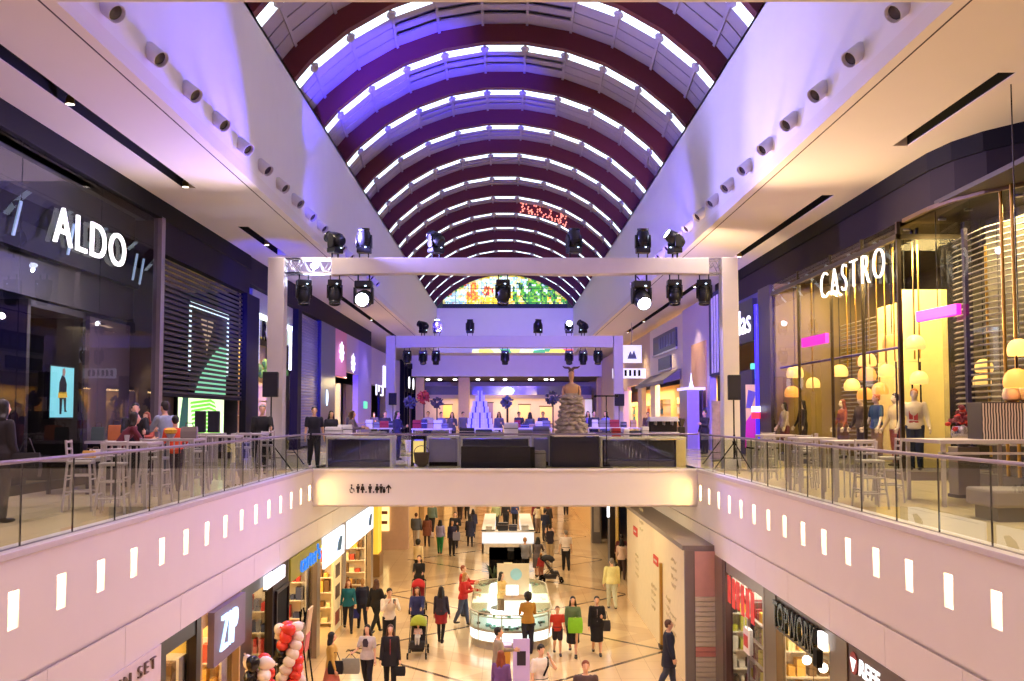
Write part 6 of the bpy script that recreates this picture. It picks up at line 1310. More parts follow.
bp = thing('black_pillar_sign', 'black pillar with a bright white strip light at the far lower right', 'pillar', (5.0, 46, 0)); x0, x1 = at_y(610, 540, 46).x, at_y(620, 540, 46).x; MB().box(x0, 46, 0, x1, 47, 4.3).build('body', M('pillar_black', (34, 26, 24), .4), bp); MB().box(x0-.12, 45.95, 2.2, x0-.02, 46.05, 4.2).build('strip_light', M('strip_white', (245,250,255), emit=3), bp)
vd = thing('vending_machine', 'grey upright glass display tower at the far right of the lower floor', 'display case', (3.9, 54, 0)); x0, x1 = at_y(592, 530, 54).x, at_y(601.5, 530, 54).x; MB().box(x0, 54, 0, x1, 54.8, 4.2).build('body', M('tower_grey', (110, 104, 104), .3, .3), vd, bevel=.02); MB().box(x0+.1, 53.97, .6, x1-.1, 54.0, 3.8).build('glass_panel', M('tower_pane', (170, 160, 150), .1), vd)
q = MB()
for i in range(9): q.cyl((5.0, 44.6+.1*i, .3), (5.0, 44.6+.1*i, 3.6), .03, n=6)
bd = thing('bead_string_stand', 'stand of golden bead strings beside the far end of the hoarding', 'stand', (5.0, 45.0, 0)); MB().box(4.85, 44.4, 0, 5.2, 45.6, .3).build('base', FR_, bd); q.build('strings', M('bead_gold', (225, 180, 90), .3, var=.6, scale=40), bd)
wall('wall_lower_end', (-6, 90, 0, 6, 90.3, 4.3), m=M('lower_end', (240, 200, 140), .5), label='far end wall of the lower floor')
for i in range(11):
    x = -4.5+.9*i
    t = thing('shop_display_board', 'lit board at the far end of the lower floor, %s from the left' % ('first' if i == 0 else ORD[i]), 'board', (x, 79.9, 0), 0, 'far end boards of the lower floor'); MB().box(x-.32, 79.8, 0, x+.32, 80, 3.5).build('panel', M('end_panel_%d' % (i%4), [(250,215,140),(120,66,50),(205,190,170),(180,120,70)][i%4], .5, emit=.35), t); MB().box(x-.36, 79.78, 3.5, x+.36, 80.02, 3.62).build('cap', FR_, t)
for y in (34, 42, 50, 58, 66, 74): light('AREA', (0, y, 4.27), UNDER, (255, 230, 188), 7, sy=2.5)
for s in (-1, 1): light('AREA', (s*3.2, 30, 4.27), UNDER*.3, (255, 226, 176), 1.2, sy=2.5)
# ================================================================ LOWER KIOSKS
KG = M('kiosk_glow', (226, 244, 242), emit=1.25); KF = M('kiosk_frame_metal', (200, 190, 175), .3, .6); KW = M('kiosk_white', (240, 240, 240), .4)
kx = .18; ky0, ky1 = 29.35, 36.0; kr = 1.22
def stadium(r, y0, y1, n=14):
    return [(kx + r*cos(a), y0 + kr + r*sin(a)) for a in [pi + pi*i/n for i in range(n+1)]] + [(kx + r*cos(a), y1 - kr + r*sin(a)) for a in [pi*i/n for i in range(n+1)]]
def ringm(mb, r0, r1, z0, z1, m=0):
    o, i = stadium(r0, ky0, ky1), stadium(r1, ky0, ky1)
    n = len(o); mb.loft([[V((*o[k], z0)), V((*o[k], z1)), V((*i[k], z1)), V((*i[k], z0))] for k in range(n)], m, close=True)
kk = thing('oval_kiosk', 'large oval glass kiosk glowing white in the middle of the lower floor', 'kiosk', (kx, 32.6, 0))
q = MB(); ringm(q, kr-.05, kr-.5, 0, .22); q.build('base', M('kiosk_base', (170, 168, 165), .3, .3), kk)
q = MB(); ringm(q, kr, kr-.06, .24, .52); q.build('lower_light_band', KG, kk)
q = MB(); ringm(q, kr-.02, kr-.55, .54, .58); ringm(q, kr-.02, kr-.55, .92, .95); q.build('shelf', KW, kk)
q = MB(); ringm(q, kr-.5, kr-.55, .24, 1.0); q.build('back_panel', KG, kk)
q = MB(); ringm(q, kr, kr-.02, .56, 1.02); q.build('glass_front', PANE, kk)
q = MB(); ringm(q, kr+.02, kr-.03, .52, .55); ringm(q, kr+.02, kr-.03, .22, .25); ringm(q, kr+.02, kr-.03, 1.02, 1.05)
st_ = stadium(kr+.015, ky0, ky1)
for k in range(0, len(st_), 3): q.cyl((*st_[k], .22), (*st_[k], 1.05), .018, n=6)
q.build('metal_frame', KF, kk)
q = MB(); ringm(q, kr, kr-.56, 1.03, 1.05); q.build('glass_top', PANE, kk)
rq = random.Random(2); q = MB()
for k in range(150):
    a = rq.uniform(0, 1); st2 = stadium(kr-rq.uniform(.1,.45), ky0, ky1); p = st2[int(a*(len(st2)-1))]; p2 = st2[(int(a*(len(st2)-1))+1) % len(st2)]; f = rq.random(); x, y = p[0]+(p2[0]-p[0])*f, p[1]+(p2[1]-p[1])*f
    z = rq.choice((.58, .95)); q.obox((x, y, z+.03), (rq.uniform(.04,.12), rq.uniform(.04,.12), .06), Matrix.Rotation(rq.uniform(0,3), 4, 'Z'), rq.randrange(3))
q.build('goods', [M('jewel_silver', (200, 205, 210), .2, .6), M('jewel_dark', (50, 60, 60), .4), M('jewel_teal', (130, 200, 200), .3)], kk)['kind'] = 'stuff'
light('AREA', (kx, ky0+1.2, 1.6), 40, (235, 245, 255), 1.2, V((kx, ky0-2, .0)))
t = thing('desk_cabinet', 'white cabinet with till standing inside the oval kiosk', 'cabinet', (kx+.25, 32.4, 0)); MB().box(kx-.2, 32.2, 0, kx+.55, 32.9, .95).build('body', KW, t, bevel=.01); MB().box(kx-.22, 32.18, .95, kx+.57, 32.92, 1.0).build('top', M('till_top', (160, 130, 100), .5), t)
t = thing('till_screen', 'white tilted till screen on the kiosk cabinet', 'screen', (kx+.1, 32.4, 1.0)); MB().obox((kx+.05, 32.5, 1.22), (.4, .04, .32), Matrix.Rotation(-.25, 4, 'X')).build('panel', M('till_glow', (235, 240, 250), emit=.9), t); MB().cyl((kx+.05, 32.55, 1.0), (kx+.05, 32.55, 1.15), .03).build('stand', STEEL, t)
t = thing('round_logo_panel', 'beige panel with a pale blue round emblem at the back of the oval kiosk', 'sign', (kx+.2, 34.6, 1.0)); MB().box(kx-.45, 34.6, 0, kx+.65, 34.68, 1.75).build('panel', M('kiosk_beige', (216, 196, 165), .5), t); MB().lathe([(.001,0),(.2,0),(.2,.02),(.001,.02)], (kx+.2, 34.59, 1.4), 18, 0, Matrix.Rotation(pi/2,4,'X')).build('emblem', M('emblem_sky', (150, 195, 205), .5), t)
# black kiosk with plants
bk_ = thing('black_kiosk', 'black open fronted kiosk with plants behind the oval kiosk', 'kiosk', (.2, 40, 0)); yb_ = 40.5; a, b = at_y(489, 560, yb_).x, at_y(521, 560, yb_).x; zt = at_y(505, 551, yb_).z
MB().box(a, yb_, 0, a+.75, yb_+1.2, zt).build('side_panel', BLACK, bk_); MB().box(b-.28, yb_, 0, b, yb_+1.2, zt).build('side_panel', BLACK, bk_); MB().box(a, yb_, zt-.35, b, yb_+1.2, zt).build('top', BLACK, bk_); MB().box(a, yb_+1.15, 0, b, yb_+1.2, zt).build('back_panel', BLACK, bk_)
pm = thing('menu_card', 'cream card sign standing in the opening of the black kiosk', 'sign', (at_y(508,566,yb_).x, yb_, .4)); x = at_y(508,566,yb_).x; MB().box(x-.18, yb_-.05, .2, x+.18, yb_-.02, .95).build('panel', M('card_cream', (240, 225, 180), .5, emit=.2), pm); MB().box(x-.2, yb_-.06, 0, x-.17, yb_-.01, .97).box(x+.17, yb_-.06, 0, x+.2, yb_-.01, .97).build('leg', BLACK, pm)
def leafy(px, py, Y, h, label, n=26, pot=True):
    p = at_z(px, py, 0) if Y is None else V((at_y(px, py, Y).x, Y, 0)); t = thing('potted_plant', label, 'plant', p); rq = random.Random(int(px*3+py)); q = MB()
    for k in range(n):
        a = rq.uniform(0, 2*pi); l = h*rq.uniform(.5, 1); c0 = p+V((0,0,.35)); tip = c0+V((cos(a)*l*.6, sin(a)*l*.6, l*rq.uniform(.35,.9))); mid = c0.lerp(tip, .5)+V((0,0,l*.2)); w = V((-sin(a), cos(a), 0))*.05*h
        q.add([c0-w*.3, c0+w*.3, mid+w, mid-w, tip, c0+V((0,0,-.02)), mid+V((0,0,-.015))], [(0,1,2,3), (3,2,4), (0,6,1), (1,6,2), (3,6,0), (2,6,4), (4,6,3)])
    q.build('foliage', M('leaf_dark', (52, 72, 46), .6, var=.3), t); MB().lathe([(.14,0),(.19,.35),(.17,.35),(.13,.05),(.001,.05)], p, 14).build('pot', M('pot_dark', (50, 44, 42), .6), t, True)
leafy(494, 577, 39.9, .9, 'dark leafy plant at the left front of the black kiosk')
leafy(516, 580, 39.8, .7, 'leafy plant at the right front of the black kiosk'); leafy(497, 550, 43, .9, 'leafy plant beside the far white kiosk')
wk = thing('white_kiosk', 'long white glowing counter kiosk beyond the black one', 'kiosk', (.3, 52, 0)); yb_ = 50.0; a, b = at_y(482, 550, yb_).x, at_y(534, 550, yb_).x
MB().box(a, yb_, 0, b, yb_+.08, .5).box(a, yb_, 0, a+.08, yb_+9, .5).box(b-.08, yb_, 0, b, yb_+9, .5).build('base', KW, wk); MB().box(a, yb_-.02, .5, b, yb_+.6, 1.05).box(a, yb_, .5, a+.6, yb_+9, 1.05).box(b-.6, yb_, .5, b, yb_+9, 1.05).build('light_case', M('kiosk_glow_soft', (215, 232, 250), emit=.6), wk)
MB().box(a-.03, yb_-.05, 1.05, b+.03, yb_+.65, 1.1).box(a-.03, yb_, 1.05, a+.62, yb_+9, 1.1).box(b-.62, yb_, 1.05, b+.03, yb_+9, 1.1).build('top', KW, wk)
for i, (px, w, h, c) in enumerate(((503, .5, .4, (40,44,60)), (513, .4, .3, (60,64,90)), (489, .3, .25, (235,235,235)), (525, .35, .3, (220,225,235)))):
    x = at_y(px, 545, yb_+.3).x; t = thing('display_box', 'small %s on the far white kiosk, %s from the left' % (['dark box', 'slate box', 'white case', 'pale case'][i], ['second', 'third', 'first', 'last'][i]), 'box', (x, yb_+.3, 1.1)); MB().box(x-w/2, yb_+.1, 1.1, x+w/2, yb_+.5, 1.1+h).build('body', M('dbox_%d' % i, c, .4), t, bevel=.02); MB().box(x-w/2-.01, yb_+.09, 1.1+h*.7, x+w/2+.01, yb_+.51, 1.1+h*.75).build('band', STEEL, t)
# low display with purple poster near the bottom edge
bs = thing('poster_stand', 'small lilac poster stand with a yellow box at the bottom edge', 'stand', at_z(522, 690, 0)); p = at_z(521, 690, 0); MB().box(p.x-.2, p.y, 0, p.x+.22, p.y+.06, 1.25).build('panel', M('lilac_poster', (190, 165, 215), .5, emit=.15), bs); MB().box(p.x-.1, p.y-.01, .6, p.x+.12, p.y, .95).build('picture', M('poster_dark', (50, 40, 60), .5), bs); MB().box(p.x-.25, p.y-.05, 0, p.x+.27, p.y+.1, .05).build('base', STEEL, bs)
yb2 = thing('display_cabinet', 'yellow wooden cabinet beside the lilac poster', 'cabinet', (p.x-.55, p.y+.3, 0)); MB().box(p.x-.66, p.y+.1, 0, p.x-.26, p.y+.5, 1.02).build('body', M('cabinet_yellow', (214, 160, 60), .5), yb2, bevel=.01); MB().box(p.x-.69, p.y+.07, 1.02, p.x-.23, p.y+.53, 1.07).build('top', M('cabinet_top', (190, 165, 215), .5), yb2)
# balloons
BR_, BWh, BB = M('balloon_red', (226, 62, 46), .25), M('balloon_white', (238, 222, 206), .25), M('balloon_black', (30, 26, 28), .2)
rb_ = random.Random(11); nb_ = 0
def balloon(p, col):
    nm = ['red', 'white', 'black'][col]; t = thing('balloon', '%s balloon in the twisted balloon column by the dark shopfront' % nm, 'balloon', p, 0, '%s balloons of the balloon column' % nm)
    d = V((rb_.uniform(-1,1), rb_.uniform(-1,1), rb_.uniform(-.6,.6))).normalized(); R = d.to_track_quat('Z','Y').to_matrix().to_4x4()
    MB().lathe([(.001,-.17),(.05,-.15),(.11,-.07),(.135,.02),(.12,.1),(.07,.145),(.001,.155)], p, 14, 0, R).build('skin', (BR_, BWh, BB)[col], t, True); MB().lathe([(.025,-.2),(.01,-.165),(.02,-.16)], p, 8, 0, R).build('knot', (BR_, BWh, BB)[col], t)
pth = [(at_x(252, 690, -4.75), .3), (at_x(262, 668, -4.72), .3), (at_x(283, 634, -4.75), .22), (at_x(281, 618, -4.8), .2)]
def colm(pa, pb, lv, c0):
    for i in range(lv):
        c = pa.lerp(pb, i/(lv-1))
        for k in range(4):
            a = k*pi/2 + i*.42; col = [0, 1, 2, 1][(k + c0) % 4]
            if col == 2 and c0 and i > lv*.6: col = 0
            balloon(c + V((cos(a)*.19, sin(a)*.19, rb_.uniform(-.02,.02))), col)
pA, pB = at_x(279, 700, -4.7), at_x(283, 622, -4.75); pB.y = pA.y = 22.6
colm(V((-4.72, 22.4, at_y(278, 690, 22.4).z)), V((-4.78, 22.4, at_y(283, 628, 22.4).z)), 9, 1)
colm(V((-4.72, 19.6, at_y(262, 700, 19.6).z)), V((-4.76, 19.6, at_y(262, 662, 19.6).z)), 4, 0)
bst = thing('balloon_pole', 'thin white pole carrying the balloon column', 'pole', (-4.75, 22.4, 0)); MB().cyl((-4.75, 22.4, 0), (-4.75, 22.4, at_y(283, 628, 22.4).z), .02).build('pole', FW, bst); MB().lathe([(.25,0),(.25,.04),(.03,.06)], (-4.75,22.4,0), 16).build('base', FW, bst)
# easel sign by blue letter shop
ea = thing('sign_easel', 'tall narrow sign easel with pink and dark print by the balloons', 'sign', (-4.9, 25.2, 0)); R = Matrix.Rotation(.12, 4, 'Y')
MB().obox((-4.95, 25.2, 1.1), (.04, .55, 1.9), R).build('panel', M('easel_cream', (230, 200, 170), .5), ea); MB().obox((-4.93, 25.2, 1.85), (.04, .5, .25), R).build('dark_print', BLACK, ea); MB().obox((-4.92, 25.2, 1.2), (.04, .5, .45), R).build('pink_print', M('pink_low'), ea); MB().tube([(-4.8, 24.9, 0), (-5.06, 24.95, 2.0)], .02, 6).tube([(-4.8, 25.5, 0), (-5.06, 25.45, 2.0)], .02, 6).tube([(-5.25, 25.2, 0), (-5.06, 25.2, 2.0)], .02, 6).build('frame', BLACK, ea)
# ================================================================ PEOPLE
TMP = bpy.data.scenes.new('workshop')
def remesh(mb, voxel, smooth=4):
    me = bpy.data.meshes.new('tmp'); me.from_pydata([tuple(v) for v in mb.v], [], mb.f)
    bm = bmesh.new(); bm.from_mesh(me); bmesh.ops.recalc_face_normals(bm, faces=bm.faces); bm.to_mesh(me); bm.free()
    o = bpy.data.objects.new('tmp', me); TMP.collection.objects.link(o)
    r = o.modifiers.new('r', 'REMESH'); r.mode = 'VOXEL'; r.voxel_size = voxel
    s = o.modifiers.new('s', 'SMOOTH'); s.iterations = smooth; s.factor = .5
    TMP.view_layers[0].update(); dg = TMP.view_layers[0].depsgraph; out = bpy.data.meshes.new_from_object(o.evaluated_get(dg))
    bpy.data.objects.remove(o); bpy.data.meshes.remove(me)
    return out
def cap(mb, p0, r0, p1, r1):
    mb.tube([p0, p1], [r0, r1], 10); mb.ell(p0, r0, None, 10, 6); mb.ell(p1, r1, None, 10, 6)
def rings(mb, sec, n=16):
    """sec: (centre, rx, ry, forward lean vector ignored) horizontal ellipses."""
    mb.loft([[c + V((rx*cos(2*pi*j/n), ry*sin(2*pi*j/n), 0)) for j in range(n)] for c, rx, ry in sec])
def hand(mb, w, d, side, curl=.5):
    """Palm, four unequal bent fingers and a thumb at wrist w pointing along d."""
    d = d.normalized(); a = V((0,-1,0)) if abs(d.y) < .8 else V((0,0,1)); fwd = (a - d*a.dot(d)).normalized(); out = d.cross(fwd)*(-side)
    # fwd: the thumb side; out: back of the hand
    mb.loft([[w + d*t + fwd*(x*k) + out*(y*k2) for x, y in ((-1,-1),(1,-1),(1,1),(-1,1))] for t, k, k2 in ((-.02,.024,.018),(.03,.036,.015),(.085,.042,.013))])
    for i, (x, l) in enumerate(((.032,.068),(.011,.078),(-.011,.072),(-.031,.056))):
        b = w + d*.08 + fwd*x; c = b + d*l*.5 - out*l*.5*curl*.5; e = c + d*l*.42*(1-curl*.5) - out*l*.5*curl
        mb.tube([b, c, e], [.0095, .0088, .0065], 6)
    b = w + d*.025 + fwd*.03; mb.tube([b, b + d*.03 + fwd*.028 - out*.005, b + d*.062 + fwd*.032 - out*.014], [.012, .0105, .007], 6)
SKINS = {0: (226, 178, 146), 1: (205, 152, 118), 2: (236, 194, 164), 'm': (228, 214, 196)}
HAIRC = {'dark': (34, 26, 24), 'brown': (84, 52, 34), 'blond': (176, 128, 70), 'red': (130, 62, 34), 'grey': (120, 112, 106), 'black': (20, 18, 20)}
def fabric(c, rough=.85): return M('fabric_%d_%d_%d' % c, c, rough, var=.14, scale=14)
VOX = .0155
def person(pos, face, H, label, top, bottom, top_c, bot_c, hair='short', hair_c='dark', fem=False, pose='stand', armL=(0,8,10,0), armR=(0,8,10,0), legs=None, lean=0, headyaw=0, headpitch=0, skin=0, shoe=(30,26,26), sleeve='long', cat='person', open_c=None, name='person', grp=None, scarf=None, hide_legs=False):
    """face: heading in degrees (0 looks at the camera, 90 to the picture's right). arms: swing forward, outward, elbow bend, forearm inward."""
    s = H/1.7; g = 1.0
    root = thing(name, label, cat, pos, radians(face), grp)
    if legs is None: legs = {'stand': (0,2,0,2), 'walk': (24,6,-20,14), 'walk2': (-20,14,24,6), 'step': (12,6,-10,16), 'sit': (85,85,85,85)}[pose]
    hw = .105 if fem else .098
    J = {}
    def leg(sgn, a, b):
        h = V((sgn*hw*.85, 0, .91)); ra = radians(a); k = h + V((sgn*.0, -sin(ra), -cos(ra)))*.43; rb = radians(a-b); an = k + V((0, -sin(rb), -cos(rb)))*.41
        return h, k, an, radians(max(-25, min(50, b*.5 - a*.4))) if pose != 'sit' else 0
    lL, lR = leg(1, legs[0], legs[1]), leg(-1, legs[2], legs[3])
    drop = -min(lL[2].z, lR[2].z) + .075
    off = V((0,0,drop)); lL = [p+off for p in lL[:3]] + [lL[3]]; lR = [p+off for p in lR[:3]] + [lR[3]]
    pz = .91 + drop; la = radians(lean); up_ = V((0, -sin(la), cos(la)))
    def sp(t, fx=0, sx=0): return V((sx, 0, pz)) + up_*t + V((0, -fx, 0))
    sh = .165 if fem else .19
    TOR = [(0, hw+.075 if fem else hw+.07, .112, 0), (.06, hw+.07, .115, 0), (.17, .122 if fem else .142, .098, 0), (.3, .145 if fem else .165, .118 if fem else .115, .01), (.4, .155 if fem else .178, .118 if fem else .11, .005), (.475, sh*.93, .082, 0), (.515, .085, .065, 0)]
    def torso(mb, gr, t0=0, t1=9, kx=1.0):
        sec = [(sp(t, f), rx*kx+gr, ry+gr) for t, rx, ry, f in TOR if t0 <= t <= t1]; rings(mb, sec)
    sL, sR = sp(.455, 0, sh), sp(.455, 0, -sh)
    def arm(S, sgn, q):
        sw, ab, el, inn = [radians(v) for v in q]
        d = V((sgn*sin(ab)*cos(sw), -sin(sw)*1.0, -cos(sw)*cos(ab))).normalized(); e = S + d*.285
        # forearm: bend forward by el in the plane of d and -y
        f = V((0,-1,0)); f = (f - d*f.dot(d)); f = f.normalized() if f.length > .05 else V((0,0,1))
        d2 = (d*cos(el) + f*sin(el)); d2 = (d2 + V((-sgn*sin(inn),0,0))).normalized(); return e, e + d2*.245, d2
    eL, wL, dL = arm(sL, 1, armL); eR, wR, dR = arm(sR, -1, armR)
    hy, hp = radians(headyaw), radians(headpitch); HR = Matrix.Rotation(hy, 4, 'Z') @ Matrix.Rotation(hp, 4, 'X')
    nb = sp(.50); hc = nb + up_*.045 + V((0,-.018,.135)); hv = lambda x, y, z: hc + HR @ V((x, y, z))
    b = MB(); torso(b, 0)
    b.tube([nb - up_*.03, nb + up_*.03, hc + V((0,.012,-.06))], [.062 if not fem else .052, .052 if not fem else .044, .05], 10)
    b.ell(hv(0,.012,.022), (.073,.09,.092), HR, 14, 10); b.ell(hv(0,-.016,-.05), (.056,.068,.062), HR, 12, 8); b.ell(hv(0,-.045,-.088), (.03,.03,.022), HR, 8, 6)
    b.tube([hv(0,-.078,.018), hv(0,-.1,-.022), hv(0,-.088,-.034)], [.01,.017,.016], 6)
    for q in (-1, 1): b.ell(hv(q*.076,.012,-.008), (.012,.022,.033), HR, 6, 6)
    for l in (lL, lR):
        h, k, an, fp = l; cap(b, h, .088, k, .055); calf = k.lerp(an, .3) + V((0,.012,0)); cap(b, k, .054, calf, .056); cap(b, calf, .055, an, .035)
        if pose == 'sit': fp = 0
        FR = Matrix.Rotation(-fp, 4, 'X'); b.ell(an + FR @ V((0,-.07,-.042)), (.042,.115,.032), FR, 10, 6)
    for S, e, w in ((sL, eL, wL), (sR, eR, wR)): cap(b, S, .052 if not fem else .045, e, .04 if not fem else .034); cap(b, e, .039 if not fem else .033, w, .026 if not fem else .022)
    me = remesh(b, VOX, 3)
    h2 = MB(); hand(h2, wL, dL, 1); hand(h2, wR, dR, -1)
    bm = bmesh.new(); bm.from_mesh(me); base = [bm.verts.new(v) for v in h2.v]
    for f in h2.f: bm.faces.new([base[i] for i in f])
    bm.normal_update()
    inv = HR.inverted()
    bm.faces.ensure_lookup_table()
    for f in bm.faces:
        c = inv @ (f.calc_center_median() - hc); f.smooth = True
        if c.y < -.05:
            if abs(abs(c.x)-.03) < .014 and abs(c.z-.012) < .0085: f.material_index = 1
            elif abs(abs(c.x)-.03) < .018 and abs(c.z-.034) < .006: f.material_index = 2
            elif abs(c.x) < .024 and abs(c.z+.058) < .008: f.material_index = 3
    for v in bm.verts: v.co *= s
    bm.to_mesh(me); bm.free(); me.materials.clear(); hm = M('hair_'+hair_c, HAIRC[hair_c], .55, var=.2, scale=30); sk = M('skin_%s' % skin, SKINS[skin], .5, var=.05)
    for m in (sk, M('eye_dark', (40, 30, 28), .2), hm if skin != 'm' else sk, M('lip_%s' % skin, (176, 92, 82) if skin != 'm' else (205, 180, 160), .5)): me.materials.append(m)
    me.name = 'body'; bo = bpy.data.objects.new('body', me); COL.objects.link(bo); bo.parent = root
    def part(nm, mb, mat, vox=VOX, sm=4, raw=False):
        if raw: return MB.build(_sc(mb, s), nm, mat, root, True, local=True)
        m2 = remesh(mb, vox, sm)
        for v in m2.vertices: v.co *= s
        m2.polygons.foreach_set('use_smooth', [True]*len(m2.polygons)); m2.materials.clear(); m2.materials.append(mat); o = bpy.data.objects.new(nm, m2); COL.objects.link(o); o.parent = root; m2.name = nm; return o
    # trousers / skirt / dress
    if not hide_legs:
        q = MB()
        gl = .016 if bottom == 'leggings' else .022 if fem else .028
        if bottom in ('trousers', 'leggings', 'shorts'):
            rings(q, [(sp(t), rx+gl*.6, ry+gl*.6) for t, rx, ry, f in TOR[:2]] + [(sp(.11), (.14 if fem else .155)+gl*.5, .108+gl*.5)])
            for h, k, an, fp in (lL, lR):
                if bottom == 'shorts': m_ = h.lerp(k, .75); cap(q, h, .088+gl, m_, .07+gl)
                else: cap(q, h, .088+gl, k, .055+gl); calf = k.lerp(an, .3) + V((0,.012,0)); cap(q, k, .054+gl, calf, .056+gl*.9); cap(q, calf, .055+gl*.9, an+V((0,0,.01)), .036+gl*.75)
            part('trousers' if bottom != 'shorts' else 'shorts', q, fabric(bot_c))
        else:
            ln = {'skirt': .42, 'mini': .3, 'dress': .5, 'long': .62}[bottom]; mid = (lL[1]+lR[1])/2; fl = {'skirt': .2, 'mini': .19, 'dress': .19, 'long': .24}[bottom]
            spread = abs(lL[1].y-lR[1].y)*.4
            rings(q, [(sp(.14), .14 if fem else .155, .115), (sp(.05), hw+.092, .135), (sp(-.08), hw+.1, .14), (V((0, mid.y*.3, pz-ln*.6)), fl*.95, .15+spread*.5), (V((0, mid.y*.6, pz-ln)), fl, .155+spread)])
            part('skirt', q, fabric(bot_c))
            if bottom in ('skirt', 'mini') and shoe != (1,1,1):
                q = MB()
                for h, k, an, fp in (lL, lR): cap(q, h.lerp(k,.3), .085, k, .06); calf = k.lerp(an, .3) + V((0,.012,0)); cap(q, k, .059, calf, .061); cap(q, calf, .06, an, .042)
                part('stockings', q, fabric((30, 26, 28)))
    for h, k, an, fp in (lL, lR):
        q = MB(); FR = Matrix.Rotation(-fp, 4, 'X'); q.ell(an + FR @ V((0,-.072,-.044)), (.05,.128,.036), FR, 10, 6); q.ell(an + FR @ V((0,.0,-.02)), (.048,.055,.05), FR, 10, 6)
        part('shoe', q, M('shoe_%d_%d_%d' % shoe, shoe, .4), .014, 2)
    # top
    gt = {'shirt': .016, 'tee': .014, 'jacket': .03, 'coat': .032, 'dress': .014, 'vest': .016, 'cardigan': .024}[top]
    q = MB(); torso(q, gt, 0 if top != 'coat' else 0)
    if top in ('coat', 'cardigan'):
        rings(q, [(sp(.08), hw+.07+gt+.01, .115+gt), (sp(-.1), hw+.085+gt, .135+gt), (V((0,0,pz-.3 if top == 'coat' else pz-.2)), hw+.1+gt, .15+gt)])
    elif top != 'dress': rings(q, [(sp(.06), hw+.07+gt+.006, .115+gt+.006), (sp(-.06), hw+.078+gt, .125+gt)])
    if sleeve != 'none':
        for S, e, w in ((sL, eL, wL), (sR, eR, wR)):
            r0 = (.045 if fem else .052)+gt*.9
            if sleeve == 'short': cap(q, S, r0, S.lerp(e, .7), r0*.92)
            else: cap(q, S, r0, e, (.034 if fem else .04)+gt*.85); cap(q, e, (.033 if fem else .039)+gt*.85, e.lerp(w, .93), (.022 if fem else .026)+gt*.8)
    part({'shirt': 'shirt', 'tee': 'tee_shirt', 'jacket': 'jacket', 'coat': 'coat', 'dress': 'bodice', 'vest': 'vest', 'cardigan': 'cardigan'}[top], q, fabric(top_c))
    if open_c:     # lighter shirt front shown by an open jacket
        q = MB(); rings(q, [(sp(t, f+.012), rx*.34, ry+gt*.7) for t, rx, ry, f in TOR[1:6]]); part('shirt_front', q, fabric(open_c))
    if scarf: q = MB(); rings(q, [(nb - up_*.03, .1, .09), (nb + up_*.02, .085, .085)]); part('scarf', q, fabric(scarf))
    # hair
    if hair != 'bald':
        q = MB(); q.ell(hv(0,.024,.034), (.084,.093,.095), HR, 14, 10)
        if hair in ('long', 'mid', 'bun', 'pony'): q.ell(hv(0,.05,-.01), (.08,.065,.09), HR, 12, 8)
        if hair == 'short': q.ell(hv(0,.05,-.005), (.072,.06,.075), HR, 12, 8)
        if hair in ('long', 'mid'):
            ln = .34 if hair == 'long' else .2
            for x in (-.068, -.03, .03, .068):
                y0 = .0 if abs(x) > .05 else .07
                q.tube([hv(x, y0, .0), hv(x*1.08, y0+.02, -.1), hc+V((x*1.3, .06+.03*(abs(x)<.05), -ln*.75)), hc+V((x*1.1, .075+.03*(abs(x)<.05), -ln))], [.03,.038,.042,.02], 8)
        if hair == 'bun': q.ell(hv(0,.1,.07), .045, None, 10, 8)
        if hair == 'pony': q.tube([hv(0,.1,.04), hv(0,.14,-.02), hv(0,.13,-.16)], [.025,.035,.01], 8)
        if hair == 'afro': q.ell(hv(0,.03,.03), (.12,.12,.12), HR, 14, 10); q.ell(hv(0,.06,-.03), (.11,.1,.1), HR, 12, 8)
        m2 = remesh(q, .014, 2); bm = bmesh.new(); bm.from_mesh(m2)
        kill = []
        for f in bm.faces:
            c = inv @ (f.calc_center_median() - hc)
            if c.y < -.035 and abs(c.x) < .062 and -.12 < c.z < .058: kill.append(f)
        bmesh.ops.delete(bm, geom=kill, context='FACES')
        for v in bm.verts: v.co *= s
        for f in bm.faces: f.smooth = True
        bm.to_mesh(m2); bm.free(); m2.materials.clear(); m2.materials.append(hm); m2.name = 'hair'; o = bpy.data.objects.new('hair', m2); COL.objects.link(o); o.parent = root
    W = root.matrix_basis
    return dict(root=root, wL=W @ (wL*s + dL*.09*s), wR=W @ (wR*s + dR*.09*s), sL=W @ (sL*s), sR=W @ (sR*s), W=W, s=s, pz=pz*s)
def _sc(mb, s): mb.v = [v*s for v in mb.v]; return mb
def lowpos(px, feet): return at_z(px, feet, 0)
def handbag(hold, label, col, w=.32, h=.26, drop=.18, name='handbag', rz=0.0, shoulder=False):
    """A bag hanging below the point that carries it."""
    c = V(hold) + V((0,0,-drop-h/2)); r = thing(name, label, 'bag', (c.x, c.y, c.z-h/2)); R = Matrix.Rotation(rz, 4, 'Z'); k = .1
    MB().loft([[c + R @ V((sx*w/2*a, sy*k/2*b, z)) for sx, sy in ((-1,-1),(-.5,-1.15),(.5,-1.15),(1,-1),(1,1),(.5,1.15),(-.5,1.15),(-1,1))] for z, a, b in ((-h/2,.92,1),(-h*.2,1,1.2),(h*.25,.98,.9),(h/2,.9,.4))]).build('body', fabric(col, .6), r, True)
    MB().tube([c + R @ V((-w*.3,0,h*.45)), V(hold) + R @ V((-.03,0,0)), V(hold) + R @ V((.03,0,0)), c + R @ V((w*.3,0,h*.45))], .009, 6).build('strap', fabric(tuple(max(0,int(q*.6)) for q in col), .6), r)
